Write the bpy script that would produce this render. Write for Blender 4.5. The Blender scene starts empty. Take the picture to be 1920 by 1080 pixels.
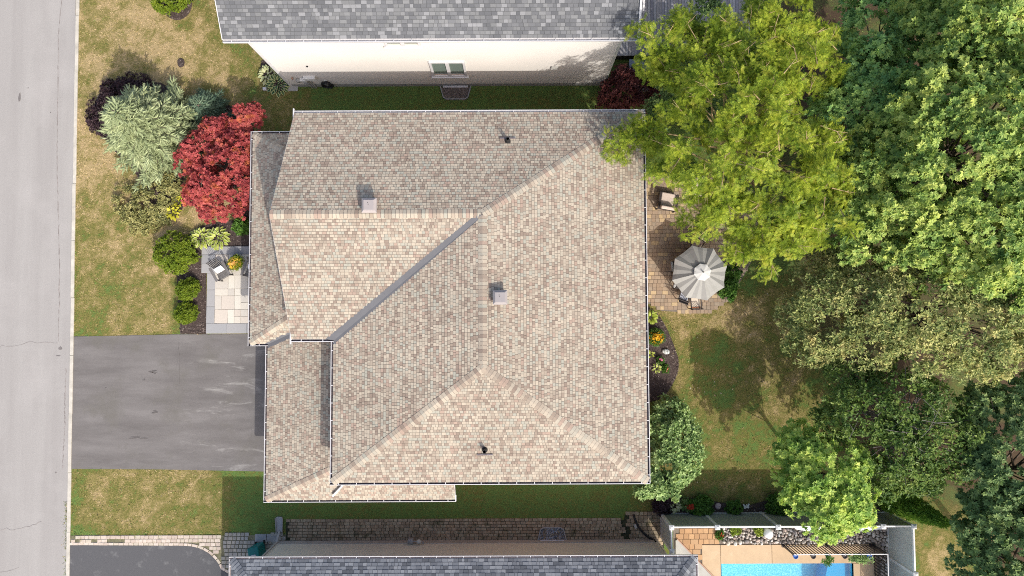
import bpy, math, random
import numpy as np
from mathutils import Matrix, Vector

rng = np.random.default_rng(11)
random.seed(5)
SC = bpy.context.scene
COL = SC.collection

# ------------------------------------------------------------------ camera, sky, sun, exposure
CAM_H, FPX = 32.0, 1152.0
_t, _r = math.radians(2.5), math.radians(-0.25)
_fw = np.array([0, math.sin(_t), -math.cos(_t)])
_up0 = np.array([0, math.cos(_t), math.sin(_t)])
_ri0 = np.array([1.0, 0, 0])
_ri = _ri0 * math.cos(_r) + _up0 * math.sin(_r)
_up = -_ri0 * math.sin(_r) + _up0 * math.cos(_r)
cd = bpy.data.cameras.new('camera')
cam = bpy.data.objects.new('camera', cd)
COL.objects.link(cam)
cd.sensor_width = 36.0
cd.lens = 36.0 * FPX / 1920.0
cd.clip_start, cd.clip_end = 0.5, 1500.0
m = Matrix.Identity(4)
for i in range(3):
    m[i][0], m[i][1], m[i][2] = _ri[i], _up[i], -_fw[i]
m[2][3] = CAM_H
cam.matrix_world = m
SC.camera = cam

SUN_D = np.array([-0.59, 1.0, -1.0])          # the way the light travels
SUN_EL = math.atan2(1.0, math.hypot(0.59, 1.0))
w = bpy.data.worlds.new('World')
SC.world = w
w.use_nodes = True
nt = w.node_tree
for n in list(nt.nodes):
    nt.nodes.remove(n)
sky = nt.nodes.new('ShaderNodeTexSky')
sky.sky_type = 'NISHITA'
sky.sun_disc = False
sky.dust_density = 4.0
sky.ozone_density = 0.6
sky.sun_elevation = SUN_EL
sky.sun_rotation = math.atan2(0.59, -1.0)
bg = nt.nodes.new('ShaderNodeBackground')
bg.inputs['Strength'].default_value = 0.15
wo = nt.nodes.new('ShaderNodeOutputWorld')
nt.links.new(sky.outputs[0], bg.inputs[0])
nt.links.new(bg.outputs[0], wo.inputs[0])
sl = bpy.data.lights.new('sun', 'SUN')
sl.energy = 2.35
sl.angle = math.radians(0.5)
sl.color = (1.0, 0.955, 0.88)
so = bpy.data.objects.new('sun', sl)
COL.objects.link(so)
so.rotation_mode = 'QUATERNION'
so.rotation_quaternion = Vector(SUN_D).to_track_quat('-Z', 'Y')
so.location = (20, -30, 40)
SC.view_settings.view_transform = 'Standard'
SC.view_settings.look = 'None'
SC.view_settings.gamma = 1.0
SC.view_settings.use_curve_mapping = False
SC.view_settings.exposure = 0.64
SC.render.engine = 'CYCLES'
SC.cycles.max_bounces = 8
SC.cycles.diffuse_bounces = 4
SC.cycles.transparent_max_bounces = 8
SC.cycles.use_denoising = False
SC.cycles.use_light_tree = False
SC.cycles.denoiser = 'OPENIMAGEDENOISE'
SC.cycles.denoising_input_passes = 'RGB_ALBEDO_NORMAL'
SC.cycles.denoising_prefilter = 'ACCURATE'
SC.cycles.sample_clamp_indirect = 3.0
SC.cycles.filter_width = 1.0


def P(x, y, z=0.0):
    """the point of height z that the photograph shows at pixel (x, y)"""
    d = _fw * FPX + _ri * (x - 960) + _up * (540 - y)
    s = (z - CAM_H) / d[2]
    return np.array([d[0] * s, d[1] * s, z])


def proj(p):
    v = np.asarray(p, float) - np.array([0, 0, CAM_H])
    k = v @ _fw
    return 960 + FPX * (v @ _ri) / k, 540 - FPX * (v @ _up) / k


def G(pts, z=0.0):
    return [P(a, b, z) for a, b in pts]


# ------------------------------------------------------------------ materials
def lk(nt, a, b):
    nt.links.new(a, b)


def new_mat(name):
    mt = bpy.data.materials.new(name)
    mt.use_nodes = True
    n = mt.node_tree
    b = n.nodes['Principled BSDF']
    return mt, n, b


def ramp(n, cols, const=False):
    r = n.nodes.new('ShaderNodeValToRGB')
    e = r.color_ramp.elements
    while len(e) < len(cols):
        e.new(0.5)
    for i, c in enumerate(cols):
        e[i].position = (i / len(cols)) if const else (i / max(1, len(cols) - 1))
        e[i].color = (*c, 1)
    if const:
        r.color_ramp.interpolation = 'CONSTANT'
    return r


def noise(n, scale, detail=4, rough=0.6, vec=None, dist=0.0):
    t = n.nodes.new('ShaderNodeTexNoise')
    t.inputs['Scale'].default_value = scale
    t.inputs['Detail'].default_value = detail
    t.inputs['Roughness'].default_value = rough
    t.inputs['Distortion'].default_value = dist
    if vec is not None:
        lk(n, vec, t.inputs['Vector'])
    return t


def mixc(n, a, b, f, mode='MIX'):
    mx = n.nodes.new('ShaderNodeMix')
    mx.data_type = 'RGBA'
    mx.blend_type = mode
    for v, s in ((f, 0), (a, 6), (b, 7)):
        if hasattr(v, 'is_output'):
            lk(n, v, mx.inputs[s])
        elif s == 0:
            mx.inputs[0].default_value = v
        else:
            mx.inputs[s].default_value = (*v, 1)
    return mx.outputs[2]


def mrange(n, v, a, b, c=0.0, d=1.0):
    r = n.nodes.new('ShaderNodeMapRange')
    lk(n, v, r.inputs[0])
    for i, x in enumerate((a, b, c, d)):
        r.inputs[i + 1].default_value = x
    return r.outputs[0]


def geo_pos(n, sc=None):
    g = n.nodes.new('ShaderNodeNewGeometry')
    if sc is None:
        return g.outputs['Position']
    mp = n.nodes.new('ShaderNodeVectorMath')
    mp.operation = 'MULTIPLY'
    lk(n, g.outputs['Position'], mp.inputs[0])
    mp.inputs[1].default_value = sc
    return mp.outputs[0]


def bump(n, b, h, strength, dist=0.02):
    bp = n.nodes.new('ShaderNodeBump')
    bp.inputs['Strength'].default_value = strength
    bp.inputs['Distance'].default_value = dist
    lk(n, h, bp.inputs['Height'])
    lk(n, bp.outputs[0], b.inputs['Normal'])


def M_plain(name, col, rough=0.6, var=0.12, scale=6.0, bmp=0.15, spec=0.3, metal=0.0):
    mt, n, b = new_mat(name)
    p = geo_pos(n)
    t = noise(n, scale, 5, 0.65, p)
    f = mrange(n, t.outputs[0], 0.3, 0.7)
    c = mixc(n, tuple(x * (1 - var) for x in col), tuple(min(1, x * (1 + var)) for x in col), f)
    lk(n, c, b.inputs['Base Color'])
    b.inputs['Roughness'].default_value = rough
    b.inputs['Specular IOR Level'].default_value = spec
    b.inputs['Metallic'].default_value = metal
    if bmp:
        t2 = noise(n, scale * 8, 3, 0.6, p)
        bump(n, b, t2.outputs[0], bmp, 0.01)
    return mt


def M_rand(name, cols, rough=0.85, per='island', grain=0.18, gscale=40.0, bmp=0.2, spec=0.2, stain=None, weather=0.0):
    """one colour of the list for each piece"""
    mt, n, b = new_mat(name)
    if per == 'island':
        g = n.nodes.new('ShaderNodeNewGeometry')
        rv = g.outputs['Random Per Island']
    else:
        g = n.nodes.new('ShaderNodeObjectInfo')
        rv = g.outputs['Random']
    r = ramp(n, cols, True)
    lk(n, rv, r.inputs[0])
    p = geo_pos(n)
    t = noise(n, gscale, 4, 0.7, p)
    f = mrange(n, t.outputs[0], 0.25, 0.75, 1 - grain, 1 + grain)
    vm = n.nodes.new('ShaderNodeVectorMath')
    vm.operation = 'SCALE'
    lk(n, r.outputs[0], vm.inputs[0])
    lk(n, f, vm.inputs['Scale'])
    c = vm.outputs[0]
    if weather:
        tw_ = noise(n, 0.45, 5, 0.65, p, 0.4)
        vw = n.nodes.new('ShaderNodeVectorMath')
        vw.operation = 'SCALE'
        lk(n, c, vw.inputs[0])
        lk(n, mrange(n, tw_.outputs[0], 0.3, 0.7, 1 - weather, 1 + weather), vw.inputs['Scale'])
        c = vw.outputs[0]
    if stain:
        t2 = noise(n, stain[1], 5, 0.7, p)
        c = mixc(n, c, stain[0], mrange(n, t2.outputs[0], stain[2], stain[2] + 0.15, 0, stain[3]))
    lk(n, c, b.inputs['Base Color'])
    b.inputs['Roughness'].default_value = rough
    b.inputs['Specular IOR Level'].default_value = spec
    if bmp:
        bump(n, b, t.outputs[0], bmp, 0.008)
    return mt


def M_leaf(name, cols, tips=None, trans=0.3, rough=0.5, nscale=0.9, tipamt=0.5, spec=0.25):
    """leaf colour: varies leaf by leaf and by bough; light passes through"""
    mt, n, b = new_mat(name)
    g = n.nodes.new('ShaderNodeNewGeometry')
    r = ramp(n, cols)
    p = g.outputs['Position']
    t = noise(n, nscale, 3, 0.6, p)
    mth = n.nodes.new('ShaderNodeMath')
    mth.operation = 'MULTIPLY_ADD'
    lk(n, g.outputs['Random Per Island'], mth.inputs[0])
    mth.inputs[1].default_value = 0.6
    lk(n, mrange(n, t.outputs[0], 0.3, 0.7, -0.1, 0.5), mth.inputs[2])
    lk(n, mth.outputs[0], r.inputs[0])
    c = r.outputs[0]
    if tips:
        t2 = noise(n, nscale * 2.2, 2, 0.5, p)
        c = mixc(n, c, tips, mrange(n, t2.outputs[0], 0.56, 0.74, 0, tipamt))
    lk(n, c, b.inputs['Base Color'])
    b.inputs['Roughness'].default_value = rough
    b.inputs['Specular IOR Level'].default_value = spec
    tr = n.nodes.new('ShaderNodeBsdfTranslucent')
    lk(n, c, tr.inputs[0])
    mx = n.nodes.new('ShaderNodeMixShader')
    mx.inputs[0].default_value = trans
    lk(n, b.outputs[0], mx.inputs[1])
    lk(n, tr.outputs[0], mx.inputs[2])
    lk(n, mx.outputs[0], n.nodes['Material Output'].inputs[0])
    return mt


MT = {}
MT['white'] = M_plain('white_painted_metal', (0.598, 0.590, 0.598), 0.45, 0.05, 3, 0.0, 0.4)
MT['gutter_in'] = M_plain('gutter_inside', (0.16, 0.14, 0.15), 0.8, 0.4, 7, 0.1)  # debris tone, with the shade inside the channel put into the colour
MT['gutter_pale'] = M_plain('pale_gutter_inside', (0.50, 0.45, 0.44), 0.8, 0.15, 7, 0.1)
MT['underlay'] = M_plain('roof_underlay', (0.16, 0.14, 0.125), 0.95, 0.1, 9, 0.1, 0.1)
MT['underlay_grey'] = M_plain('roof_underlay_grey', (0.10, 0.105, 0.11), 0.95, 0.1, 9, 0.1, 0.1)
TAN_ = [(0.49, 0.43, 0.365), (0.34, 0.275, 0.235), (0.53, 0.47, 0.40), (0.41, 0.345, 0.295), (0.44, 0.415, 0.365), (0.55, 0.485, 0.41),
       (0.29, 0.225, 0.195), (0.45, 0.385, 0.325), (0.42, 0.315, 0.27), (0.50, 0.455, 0.39), (0.37, 0.315, 0.27), (0.43, 0.43, 0.385)]
TAN = [tuple(g * (c * 0.84 + k * 0.16) for c, k, g in zip(q, (0.42, 0.375, 0.31), (0.862, 0.842, 0.787))) for q in TAN_]
GREY = [tuple(c * 0.78 for c in q) for q in [(0.165, 0.17, 0.18), (0.20, 0.205, 0.215), (0.18, 0.185, 0.195), (0.30, 0.305, 0.315), (0.17, 0.175, 0.185), (0.215, 0.22, 0.225), (0.145, 0.15, 0.16), (0.25, 0.255, 0.26)]]
BLUE = [(0.14, 0.15, 0.168), (0.19, 0.202, 0.222), (0.23, 0.243, 0.262), (0.165, 0.177, 0.197), (0.105, 0.113, 0.127), (0.21, 0.224, 0.244), (0.255, 0.268, 0.285), (0.13, 0.139, 0.156)]
for k, c in (('tan', TAN), ('grey', GREY), ('blue', BLUE)):
    MT['sh_' + k] = M_rand('shingle_%s' % k, c, 0.92, 'island', 0.2, 55, 0.3, 0.15, weather=0.08)
    MT['sh_%s_one' % k] = M_rand('shingle_%s_single' % k, c, 0.92, 'object', 0.2, 55, 0.3, 0.15, weather=0.08)
MT['valley'] = M_plain('valley_metal', (0.133, 0.133, 0.140), 0.5, 0.08, 3, 0.0, 0.4)
MT['vent_taupe'] = M_plain('vent_taupe', (0.353, 0.316, 0.307), 0.5, 0.05, 4, 0.0)
MT['vent_grey'] = M_plain('vent_grey', (0.315, 0.289, 0.285), 0.5, 0.05, 4, 0.0)
MT['black'] = M_plain('black_plastic', (0.02, 0.02, 0.022), 0.5, 0.2, 6, 0.0)
MT['iron'] = M_plain('black_iron', (0.025, 0.02, 0.02), 0.4, 0.2, 6, 0.0, 0.5)
MT['brick'] = M_rand('brick_wall', [(0.25, 0.15, 0.11), (0.3, 0.18, 0.13), (0.22, 0.13, 0.1)], 0.9, 'island')
MT['siding_cream'] = M_plain('cream_siding', (0.62, 0.59, 0.55), 0.6, 0.03, 0.6, 0.0, 0.25)
MT['siding_sage'] = M_plain('sage_siding', (0.66, 0.63, 0.53), 0.6, 0.05, 0.8, 0.0, 0.25)
MT['trim_brown'] = M_plain('brown_trim', (0.42, 0.25, 0.18), 0.7, 0.15, 2, 0.1)
MT['concrete'] = M_plain('pale_concrete', (0.42, 0.41, 0.38), 0.9, 0.14, 1.5, 0.2, 0.2)
MT['concrete_grey'] = M_plain('grey_concrete', (0.33, 0.33, 0.33), 0.9, 0.1, 2.5, 0.2, 0.2)
MT['bark'] = M_plain('bark', (0.128, 0.100, 0.080), 0.95, 0.35, 9, 0.6, 0.1)
MT['bark_tan'] = M_plain('bark_tan', (0.36, 0.27, 0.15), 0.9, 0.3, 9, 0.5, 0.1)
MT['bark_grey'] = M_plain('bark_grey', (0.176, 0.160, 0.152), 0.9, 0.3, 9, 0.5, 0.1)
MT['glass'] = M_plain('window_glass', (0.16, 0.20, 0.18), 0.12, 0.1, 1, 0.0, 0.6)
MT['vinyl'] = M_plain('pale_vinyl', (0.736, 0.727, 0.699), 0.45, 0.03, 2, 0.0, 0.35)
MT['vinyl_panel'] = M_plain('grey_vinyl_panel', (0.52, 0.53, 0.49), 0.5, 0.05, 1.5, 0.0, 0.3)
MT['vinyl_shade'] = M_plain('shaded_vinyl_panel', (0.30, 0.33, 0.29), 0.5, 0.05, 1.5, 0.0, 0.3)  # fence shade put into the colour, for bays seen from their unlit side
MT['cushion'] = M_plain('beige_cushion', (0.62, 0.52, 0.45), 0.95, 0.08, 8, 0.3, 0.1)
MT['pillow'] = M_plain('white_pillow', (0.85, 0.85, 0.86), 0.95, 0.03, 8, 0.2, 0.1)
MT['darkwood'] = M_plain('dark_frame', (0.06, 0.05, 0.048), 0.6, 0.3, 12, 0.2)
MT['greywood'] = M_plain('weathered_grey_slats', (0.16, 0.15, 0.145), 0.8, 0.3, 14, 0.3)
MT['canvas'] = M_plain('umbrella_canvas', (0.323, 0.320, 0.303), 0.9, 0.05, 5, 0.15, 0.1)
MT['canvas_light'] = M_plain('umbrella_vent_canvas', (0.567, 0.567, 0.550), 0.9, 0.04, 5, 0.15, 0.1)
MT['mulch_chip'] = M_rand('mulch_chip', [(0.10, 0.075, 0.065), (0.06, 0.045, 0.042), (0.16, 0.125, 0.11), (0.08, 0.06, 0.055), (0.23, 0.19, 0.17), (0.05, 0.04, 0.038)], 0.95, 'island')
MT['stone'] = M_rand('river_stone', [(0.52, 0.46, 0.40), (0.40, 0.35, 0.31), (0.60, 0.55, 0.50), (0.33, 0.28, 0.25), (0.46, 0.37, 0.32), (0.55, 0.53, 0.50), (0.28, 0.25, 0.24)], 0.8, 'object', 0.15, 14)
MT['stone_fill'] = M_rand('river_stone_fill', [(0.52, 0.46, 0.40), (0.40, 0.35, 0.31), (0.60, 0.55, 0.50), (0.33, 0.28, 0.25), (0.46, 0.37, 0.32)], 0.8, 'island', 0.15, 14)


# ------------------------------------------------------------------ mesh helpers
def link(o, parent=None):
    COL.objects.link(o)
    if parent is not None:
        o.parent = parent
    return o


def tag(o, label=None, cat=None, group=None, kind=None):
    for k, v in (('label', label), ('category', cat), ('group', group), ('kind', kind)):
        if v:
            o[k] = v
    return o


def thing(name, label, cat, loc=(0, 0, 0), rz=0.0, group=None):
    o = bpy.data.objects.new(name, None)
    o.empty_display_size = 0.2
    link(o)
    o.location = [float(v) for v in loc]
    o.rotation_euler = (0, 0, rz)
    return tag(o, label, cat, group)


class MB:
    def __init__(self):
        self.v, self.f, self.m = [], [], []

    def poly(self, pts, mi=0):
        k = len(self.v)
        self.v += [tuple(float(c) for c in p) for p in pts]
        self.f.append(tuple(range(k, k + len(pts))))
        self.m.append(mi)

    def box(self, c, s, rz=0.0, mi=0, top=None, rx=0.0, ry=0.0):
        """box with its centre at c; top = (sx, sy) scales the upper face"""
        hx, hy, hz = s[0] / 2, s[1] / 2, s[2] / 2
        tx, ty = (top or (1, 1))
        pts = [(-hx, -hy, -hz), (hx, -hy, -hz), (hx, hy, -hz), (-hx, hy, -hz),
               (-hx * tx, -hy * ty, hz), (hx * tx, -hy * ty, hz), (hx * tx, hy * ty, hz), (-hx * tx, hy * ty, hz)]
        R = Matrix.Rotation(rz, 3, 'Z') @ Matrix.Rotation(ry, 3, 'Y') @ Matrix.Rotation(rx, 3, 'X')
        k = len(self.v)
        for p in pts:
            q = R @ Vector(p)
            self.v.append((q.x + float(c[0]), q.y + float(c[1]), q.z + float(c[2])))
        for f in ((3, 2, 1, 0), (4, 5, 6, 7), (0, 1, 5, 4), (1, 2, 6, 5), (2, 3, 7, 6), (3, 0, 4, 7)):
            self.f.append(tuple(k + i for i in f))
            self.m.append(mi)

    def beam(self, a, b, wd, ht, mi=0, upv=(0, 0, 1)):
        a, b = np.array(a, float), np.array(b, float)
        d = b - a
        d /= np.linalg.norm(d) + 1e-9
        s = np.cross(d, upv)
        if np.linalg.norm(s) < 1e-4:
            s = np.array([1.0, 0, 0])
        s /= np.linalg.norm(s)
        u = np.cross(s, d)
        k = len(self.v)
        for p in (a, b):
            for q in ((-1, -1), (1, -1), (1, 1), (-1, 1)):
                self.v.append(tuple(p + s * q[0] * wd / 2 + u * q[1] * ht / 2))
        for f in ((0, 1, 2, 3), (7, 6, 5, 4), (0, 4, 5, 1), (1, 5, 6, 2), (2, 6, 7, 3), (3, 7, 4, 0)):
            self.f.append(tuple(k + i for i in f))
            self.m.append(mi)

    def tube(self, pts, rads, n=6, mi=0, cap=True):
        pts = [np.array(p, float) for p in pts]
        k = len(self.v)
        for i, p in enumerate(pts):
            d = pts[min(i + 1, len(pts) - 1)] - pts[max(i - 1, 0)]
            d /= np.linalg.norm(d) + 1e-9
            s = np.cross(d, (0.13, 0.31, 0.94) if abs(d[2]) < 0.9 else (1, 0, 0))
            s /= np.linalg.norm(s) + 1e-9
            u = np.cross(s, d)
            r = rads[i] if hasattr(rads, '__len__') else rads
            for j in range(n):
                a = 2 * math.pi * j / n
                self.v.append(tuple(p + (s * math.cos(a) + u * math.sin(a)) * r))
        for i in range(len(pts) - 1):
            for j in range(n):
                a, b = k + i * n + j, k + i * n + (j + 1) % n
                self.f.append((a, a + n, b + n, b))
                self.m.append(mi)
        if cap:
            self.f.append(tuple(k + j for j in range(n)))
            self.f.append(tuple(k + (len(pts) - 1) * n + n - 1 - j for j in range(n)))
            self.m += [mi, mi]

    def lathe(self, prof, c=(0, 0, 0), n=16, mi=0):
        k = len(self.v)
        for r, z in prof:
            for j in range(n):
                a = 2 * math.pi * j / n
                self.v.append((c[0] + r * math.cos(a), c[1] + r * math.sin(a), c[2] + z))
        for i in range(len(prof) - 1):
            for j in range(n):
                a, b = k + i * n + j, k + i * n + (j + 1) % n
                self.f.append((a, b, b + n, a + n))
                self.m.append(mi)

    def prism(self, pts, z0, z1, mi=0):
        n = len(pts)
        k = len(self.v)
        for z in (z0, z1):
            self.v += [(float(p[0]), float(p[1]), float(z)) for p in pts]
        self.f.append(tuple(k + n + i for i in range(n)))
        self.f.append(tuple(k + n - 1 - i for i in range(n)))
        self.m += [mi, mi]
        for i in range(n):
            j = (i + 1) % n
            self.f.append((k + i, k + j, k + n + j, k + n + i))
            self.m.append(mi)

    def build(self, name, mats, parent=None, smooth=False, bevel=0.0):
        me = bpy.data.meshes.new(name)
        me.from_pydata(self.v, [], self.f)
        for mt in (mats if isinstance(mats, (list, tuple)) else [mats]):
            me.materials.append(mt)
        if any(self.m):
            me.polygons.foreach_set('material_index', self.m)
        if smooth:
            me.polygons.foreach_set('use_smooth', [True] * len(self.f))
        me.update()
        o = bpy.data.objects.new(name, me)
        link(o, parent)
        if bevel:
            b = o.modifiers.new('bevel', 'BEVEL')
            b.width = bevel
            b.segments = 2
            b.limit_method = 'ANGLE'
        return o


def np_mesh(name, verts, loops, starts, totals, mat, parent=None, attrs=None):
    me = bpy.data.meshes.new(name)
    me.vertices.add(len(verts))
    me.vertices.foreach_set('co', np.asarray(verts, np.float32).ravel())
    me.loops.add(len(loops))
    me.loops.foreach_set('vertex_index', np.asarray(loops, np.int32))
    me.polygons.add(len(starts))
    me.polygons.foreach_set('loop_start', np.asarray(starts, np.int32))
    me.materials.append(mat)
    if attrs:
        for k, a in attrs.items():
            at = me.attributes.new(k, 'FLOAT', 'POINT')
            at.data.foreach_set('value', np.asarray(a, np.float32))
    me.update(calc_edges=True)
    me.shade_flat()
    o = bpy.data.objects.new(name, me)
    return link(o, parent)


def scatter(name, tv, tf, pos, X, Y, Z, sc, mat, parent=None, attrs=None):
    """one mesh of many copies of a small template at the given places and frames"""
    tv = np.asarray(tv, float)
    sc = np.asarray(sc, float)
    if sc.ndim == 1:
        sc = np.repeat(sc[:, None], 3, 1)
    N, k = len(pos), len(tv)
    v = (pos[:, None, :] + tv[None, :, 0:1] * sc[:, None, 0:1] * X[:, None, :] + tv[None, :, 1:2] * sc[:, None, 1:2] * Y[:, None, :]
         + tv[None, :, 2:3] * sc[:, None, 2:3] * Z[:, None, :]).reshape(-1, 3)
    tl = np.concatenate([np.array(f) for f in tf])
    tt = np.array([len(f) for f in tf])
    ts = np.concatenate([[0], np.cumsum(tt)[:-1]])
    loops = (tl[None, :] + (np.arange(N) * k)[:, None]).ravel()
    starts = (ts[None, :] + (np.arange(N) * len(tl))[:, None]).ravel()
    at = {q: np.repeat(a, k) for q, a in attrs.items()} if attrs else None
    return np_mesh(name, v, loops, starts, np.tile(tt, N), mat, parent, at)


def unit(a):
    return a / (np.linalg.norm(a, axis=-1, keepdims=True) + 1e-9)


def frames(nrm, tan):
    Z = unit(nrm)
    Y = tan - Z * (tan * Z).sum(-1, keepdims=True)
    Y = unit(Y)
    return np.cross(Y, Z), Y, Z


def inpoly(x, y, poly):
    x, y = np.asarray(x, float), np.asarray(y, float)
    r = np.zeros(x.shape, bool)
    n = len(poly)
    for i in range(n):
        x0, y0, x1, y1 = poly[i][0], poly[i][1], poly[(i + 1) % n][0], poly[(i + 1) % n][1]
        c = ((y0 > y) != (y1 > y)) & (x < (x1 - x0) * (y - y0) / (y1 - y0 + 1e-12) + x0)
        r ^= c
    return r


_tab = np.random.default_rng(3).random((256, 256))


def vnoise(x, y, s):
    x, y = np.asarray(x, float) * s + 500, np.asarray(y, float) * s + 500
    i, j = np.floor(x).astype(int), np.floor(y).astype(int)
    u, v = x - i, y - j
    u, v = u * u * (3 - 2 * u), v * v * (3 - 2 * v)
    g = lambda a, b: _tab[a % 256, b % 256]
    return (g(i, j) * (1 - u) + g(i + 1, j) * u) * (1 - v) + (g(i, j + 1) * (1 - u) + g(i + 1, j + 1) * u) * v


def fbm(x, y, s, o=4):
    r, a, t = 0, 1.0, 0
    for _ in range(o):
        r = r + a * vnoise(x, y, s)
        t += a
        a *= 0.55
        s *= 2.1
    return r / t


def smooth_poly(pts, k=2):
    p = [np.array(q[:2], float) for q in pts]
    for _ in range(k):
        q = []
        for i in range(len(p)):
            a, b = p[i], p[(i + 1) % len(p)]
            q += [a * 0.75 + b * 0.25, a * 0.25 + b * 0.75]
        p = q
    return p


# ------------------------------------------------------------------ ground, lawns
FRONT = G([(120, -40), (560, -40), (560, 440), (470, 640), (120, 640)])
LOWER = G([(100, 860), (415, 860), (415, 1020), (100, 1020)])
BACK = G([(1200, 540), (1560, 540), (1560, 960), (1200, 960)])
WOODS = G([(1440, -60), (2100, -60), (2100, 1200), (1880, 1200), (1850, 1040), (1800, 960), (1760, 930), (1560, 890), (1570, 700), (1520, 560), (1430, 300)])


def soft(x, y, poly, blur=0.7):
    r = 0
    for dx, dy in ((0, 0), (1, 0), (-1, 0), (0, 1), (0, -1), (.7, .7), (-.7, .7), (.7, -.7), (-.7, -.7)):
        r = r + inpoly(x + dx * blur, y + dy * blur, poly)
    return r / 9.0


def dry_map(x, y):
    """0 green lawn .. 1 straw-dry, measured from the photograph's lawns"""
    n1, n2 = fbm(x, y, 0.55, 4), fbm(x + 40, y - 13, 1.7, 4)
    n3 = fbm(x + 90, y + 31, 4.2, 3)
    nn = (n1 - 0.5) * 1.3 + (n2 - 0.5) * 1.5 + (n3 - 0.5) * 0.9
    up = soft(x, y, G([(120, -60), (470, -60), (440, 160), (330, 330), (120, 350)]))
    d = 0.06 + nn * 0.25
    d = np.where(soft(x, y, FRONT) > 0, d + soft(x, y, FRONT) * (0.54 + nn * 0.5), d)
    d = d + up * 0.12
    d = d - soft(x, y, G([(400, 60), (530, 60), (530, 260), (400, 260)]), 0.9) * 0.22
    d = d + soft(x, y, LOWER) * (0.48 + nn * 0.35) - soft(x, y, G([(120, 860), (165, 860), (165, 1020), (120, 1020)]), 0.5) * 0.35
    d = d + soft(x, y, BACK) * (0.27 + nn * 0.42) + soft(x, y, G([(1235, 570), (1420, 570), (1400, 625), (1300, 640), (1270, 770), (1235, 760)]), 0.5) * 0.22
    d = d + soft(x, y, G([(1700, 950), (1860, 950), (1900, 1200), (1700, 1200)])) * (0.42 + nn * 0.4)
    return np.clip(d, 0, 1)


def litter_map(x, y):
    n1 = fbm(x - 7, y + 21, 0.8, 4)
    return np.clip(soft(x, y, WOODS, 1.0) * (0.9 + (n1 - 0.5) * 1.8), 0, 1)


mt, n, b = new_mat('lawn')
at = n.nodes.new('ShaderNodeAttribute')
at.attribute_name = 'dry'
al = n.nodes.new('ShaderNodeAttribute')
al.attribute_name = 'litter'
p = geo_pos(n)
t1 = noise(n, 5.0, 6, 0.8, p)
t2 = noise(n, 20.0, 6, 0.85, p)
ad = n.nodes.new('ShaderNodeMath')
ad.operation = 'ADD'
lk(n, at.outputs['Fac'], ad.inputs[0])
lk(n, mrange(n, t1.outputs[0], 0.3, 0.7, -0.38, 0.38), ad.inputs[1])
r = ramp(n, [(0.115, 0.19, 0.05), (0.15, 0.145, 0.04), (0.25, 0.205, 0.08), (0.40, 0.30, 0.155)])
lk(n, ad.outputs[0], r.inputs[0])
c = mixc(n, r.outputs[0], (0.085, 0.058, 0.036), al.outputs['Fac'])
vm = n.nodes.new('ShaderNodeVectorMath')
vm.operation = 'SCALE'
lk(n, c, vm.inputs[0])
lk(n, mrange(n, t2.outputs[0], 0.32, 0.68, 0.45, 1.55), vm.inputs['Scale'])
lk(n, vm.outputs[0], b.inputs['Base Color'])
b.inputs['Roughness'].default_value = 0.95
b.inputs['Specular IOR Level'].default_value = 0.1
bump(n, b, t2.outputs[0], 0.8, 0.05)
MT['lawn'] = mt

gx = np.concatenate([[-400, -120, -45], np.linspace(-32, 32, 321), [45, 120, 400]])
gy = np.concatenate([[-400, -100, -30], np.linspace(-18, 22, 201), [32, 100, 400]])
GX, GY = np.meshgrid(gx, gy, indexing='ij')
nv = np.stack([GX.ravel(), GY.ravel(), np.full(GX.size, 0.0)], 1)
ROADX0, ROADX1 = P(143, 0)[0], P(125, 1080)[0]
idx = np.arange(GX.size).reshape(GX.shape)
q = np.stack([idx[:-1, :-1], idx[1:, :-1], idx[1:, 1:], idx[:-1, 1:]], -1).reshape(-1, 4)
# leave a hole for the swimming pool, drop the ground under the road
POOL = (P(1352, 1056)[0], P(1599, 1056)[0], -26.0, P(1450, 1056)[1])
cx, cy = nv[q][:, :, 0].mean(1), nv[q][:, :, 1].mean(1)
keep = ~((cx > POOL[0] - 0.15) & (cx < POOL[1] + 0.15) & (cy < POOL[3] + 0.15) & (cy > -27))
q = q[keep]
lawn = np_mesh('lawn', nv, q.ravel(), np.arange(len(q)) * 4, None, MT['lawn'], None,
               {'dry': dry_map(nv[:, 0], nv[:, 1]), 'litter': litter_map(nv[:, 0], nv[:, 1])})
tag(lawn, kind='structure')


def sheet(name, pts, z, mat, parent=None, thick=0.0):
    mb = MB()
    if thick:
        mb.prism([p[:2] for p in pts], z - thick, z)
    else:
        mb.poly([(p[0], p[1], z) for p in pts])
    o = mb.build(name, mat, parent)
    if parent is None:
        tag(o, kind='structure')
    return o


# road: bleached asphalt with a seam along the gutter line, cracks and oil marks
mt, n, b = new_mat('road_asphalt')
p = geo_pos(n)
pl = geo_pos(n, (1.0, 0.06, 1.0))
t1, t2, t3 = noise(n, 1.2, 5, 0.6, pl), noise(n, 30, 3, 0.8, p), noise(n, 0.35, 4, 0.6, p)
c = mixc(n, (0.297, 0.28, 0.266), (0.35, 0.334, 0.316), mrange(n, t1.outputs[0], 0.3, 0.7))
c = mixc(n, c, (0.385, 0.365, 0.348), mrange(n, t3.outputs[0], 0.5, 0.75, 0, 0.6))
vm = n.nodes.new('ShaderNodeVectorMath')
vm.operation = 'SCALE'
lk(n, c, vm.inputs[0])
lk(n, mrange(n, t2.outputs[0], 0.25, 0.75, 0.82, 1.16), vm.inputs['Scale'])
lk(n, vm.outputs[0], b.inputs['Base Color'])
b.inputs['Roughness'].default_value = 0.9
bump(n, b, t2.outputs[0], 0.3, 0.01)
MT['road'] = mt
MT['crack'] = M_plain('crack_fill', (0.250, 0.225, 0.213), 0.95, 0.4, 4, 0.0, 0.1)
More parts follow.
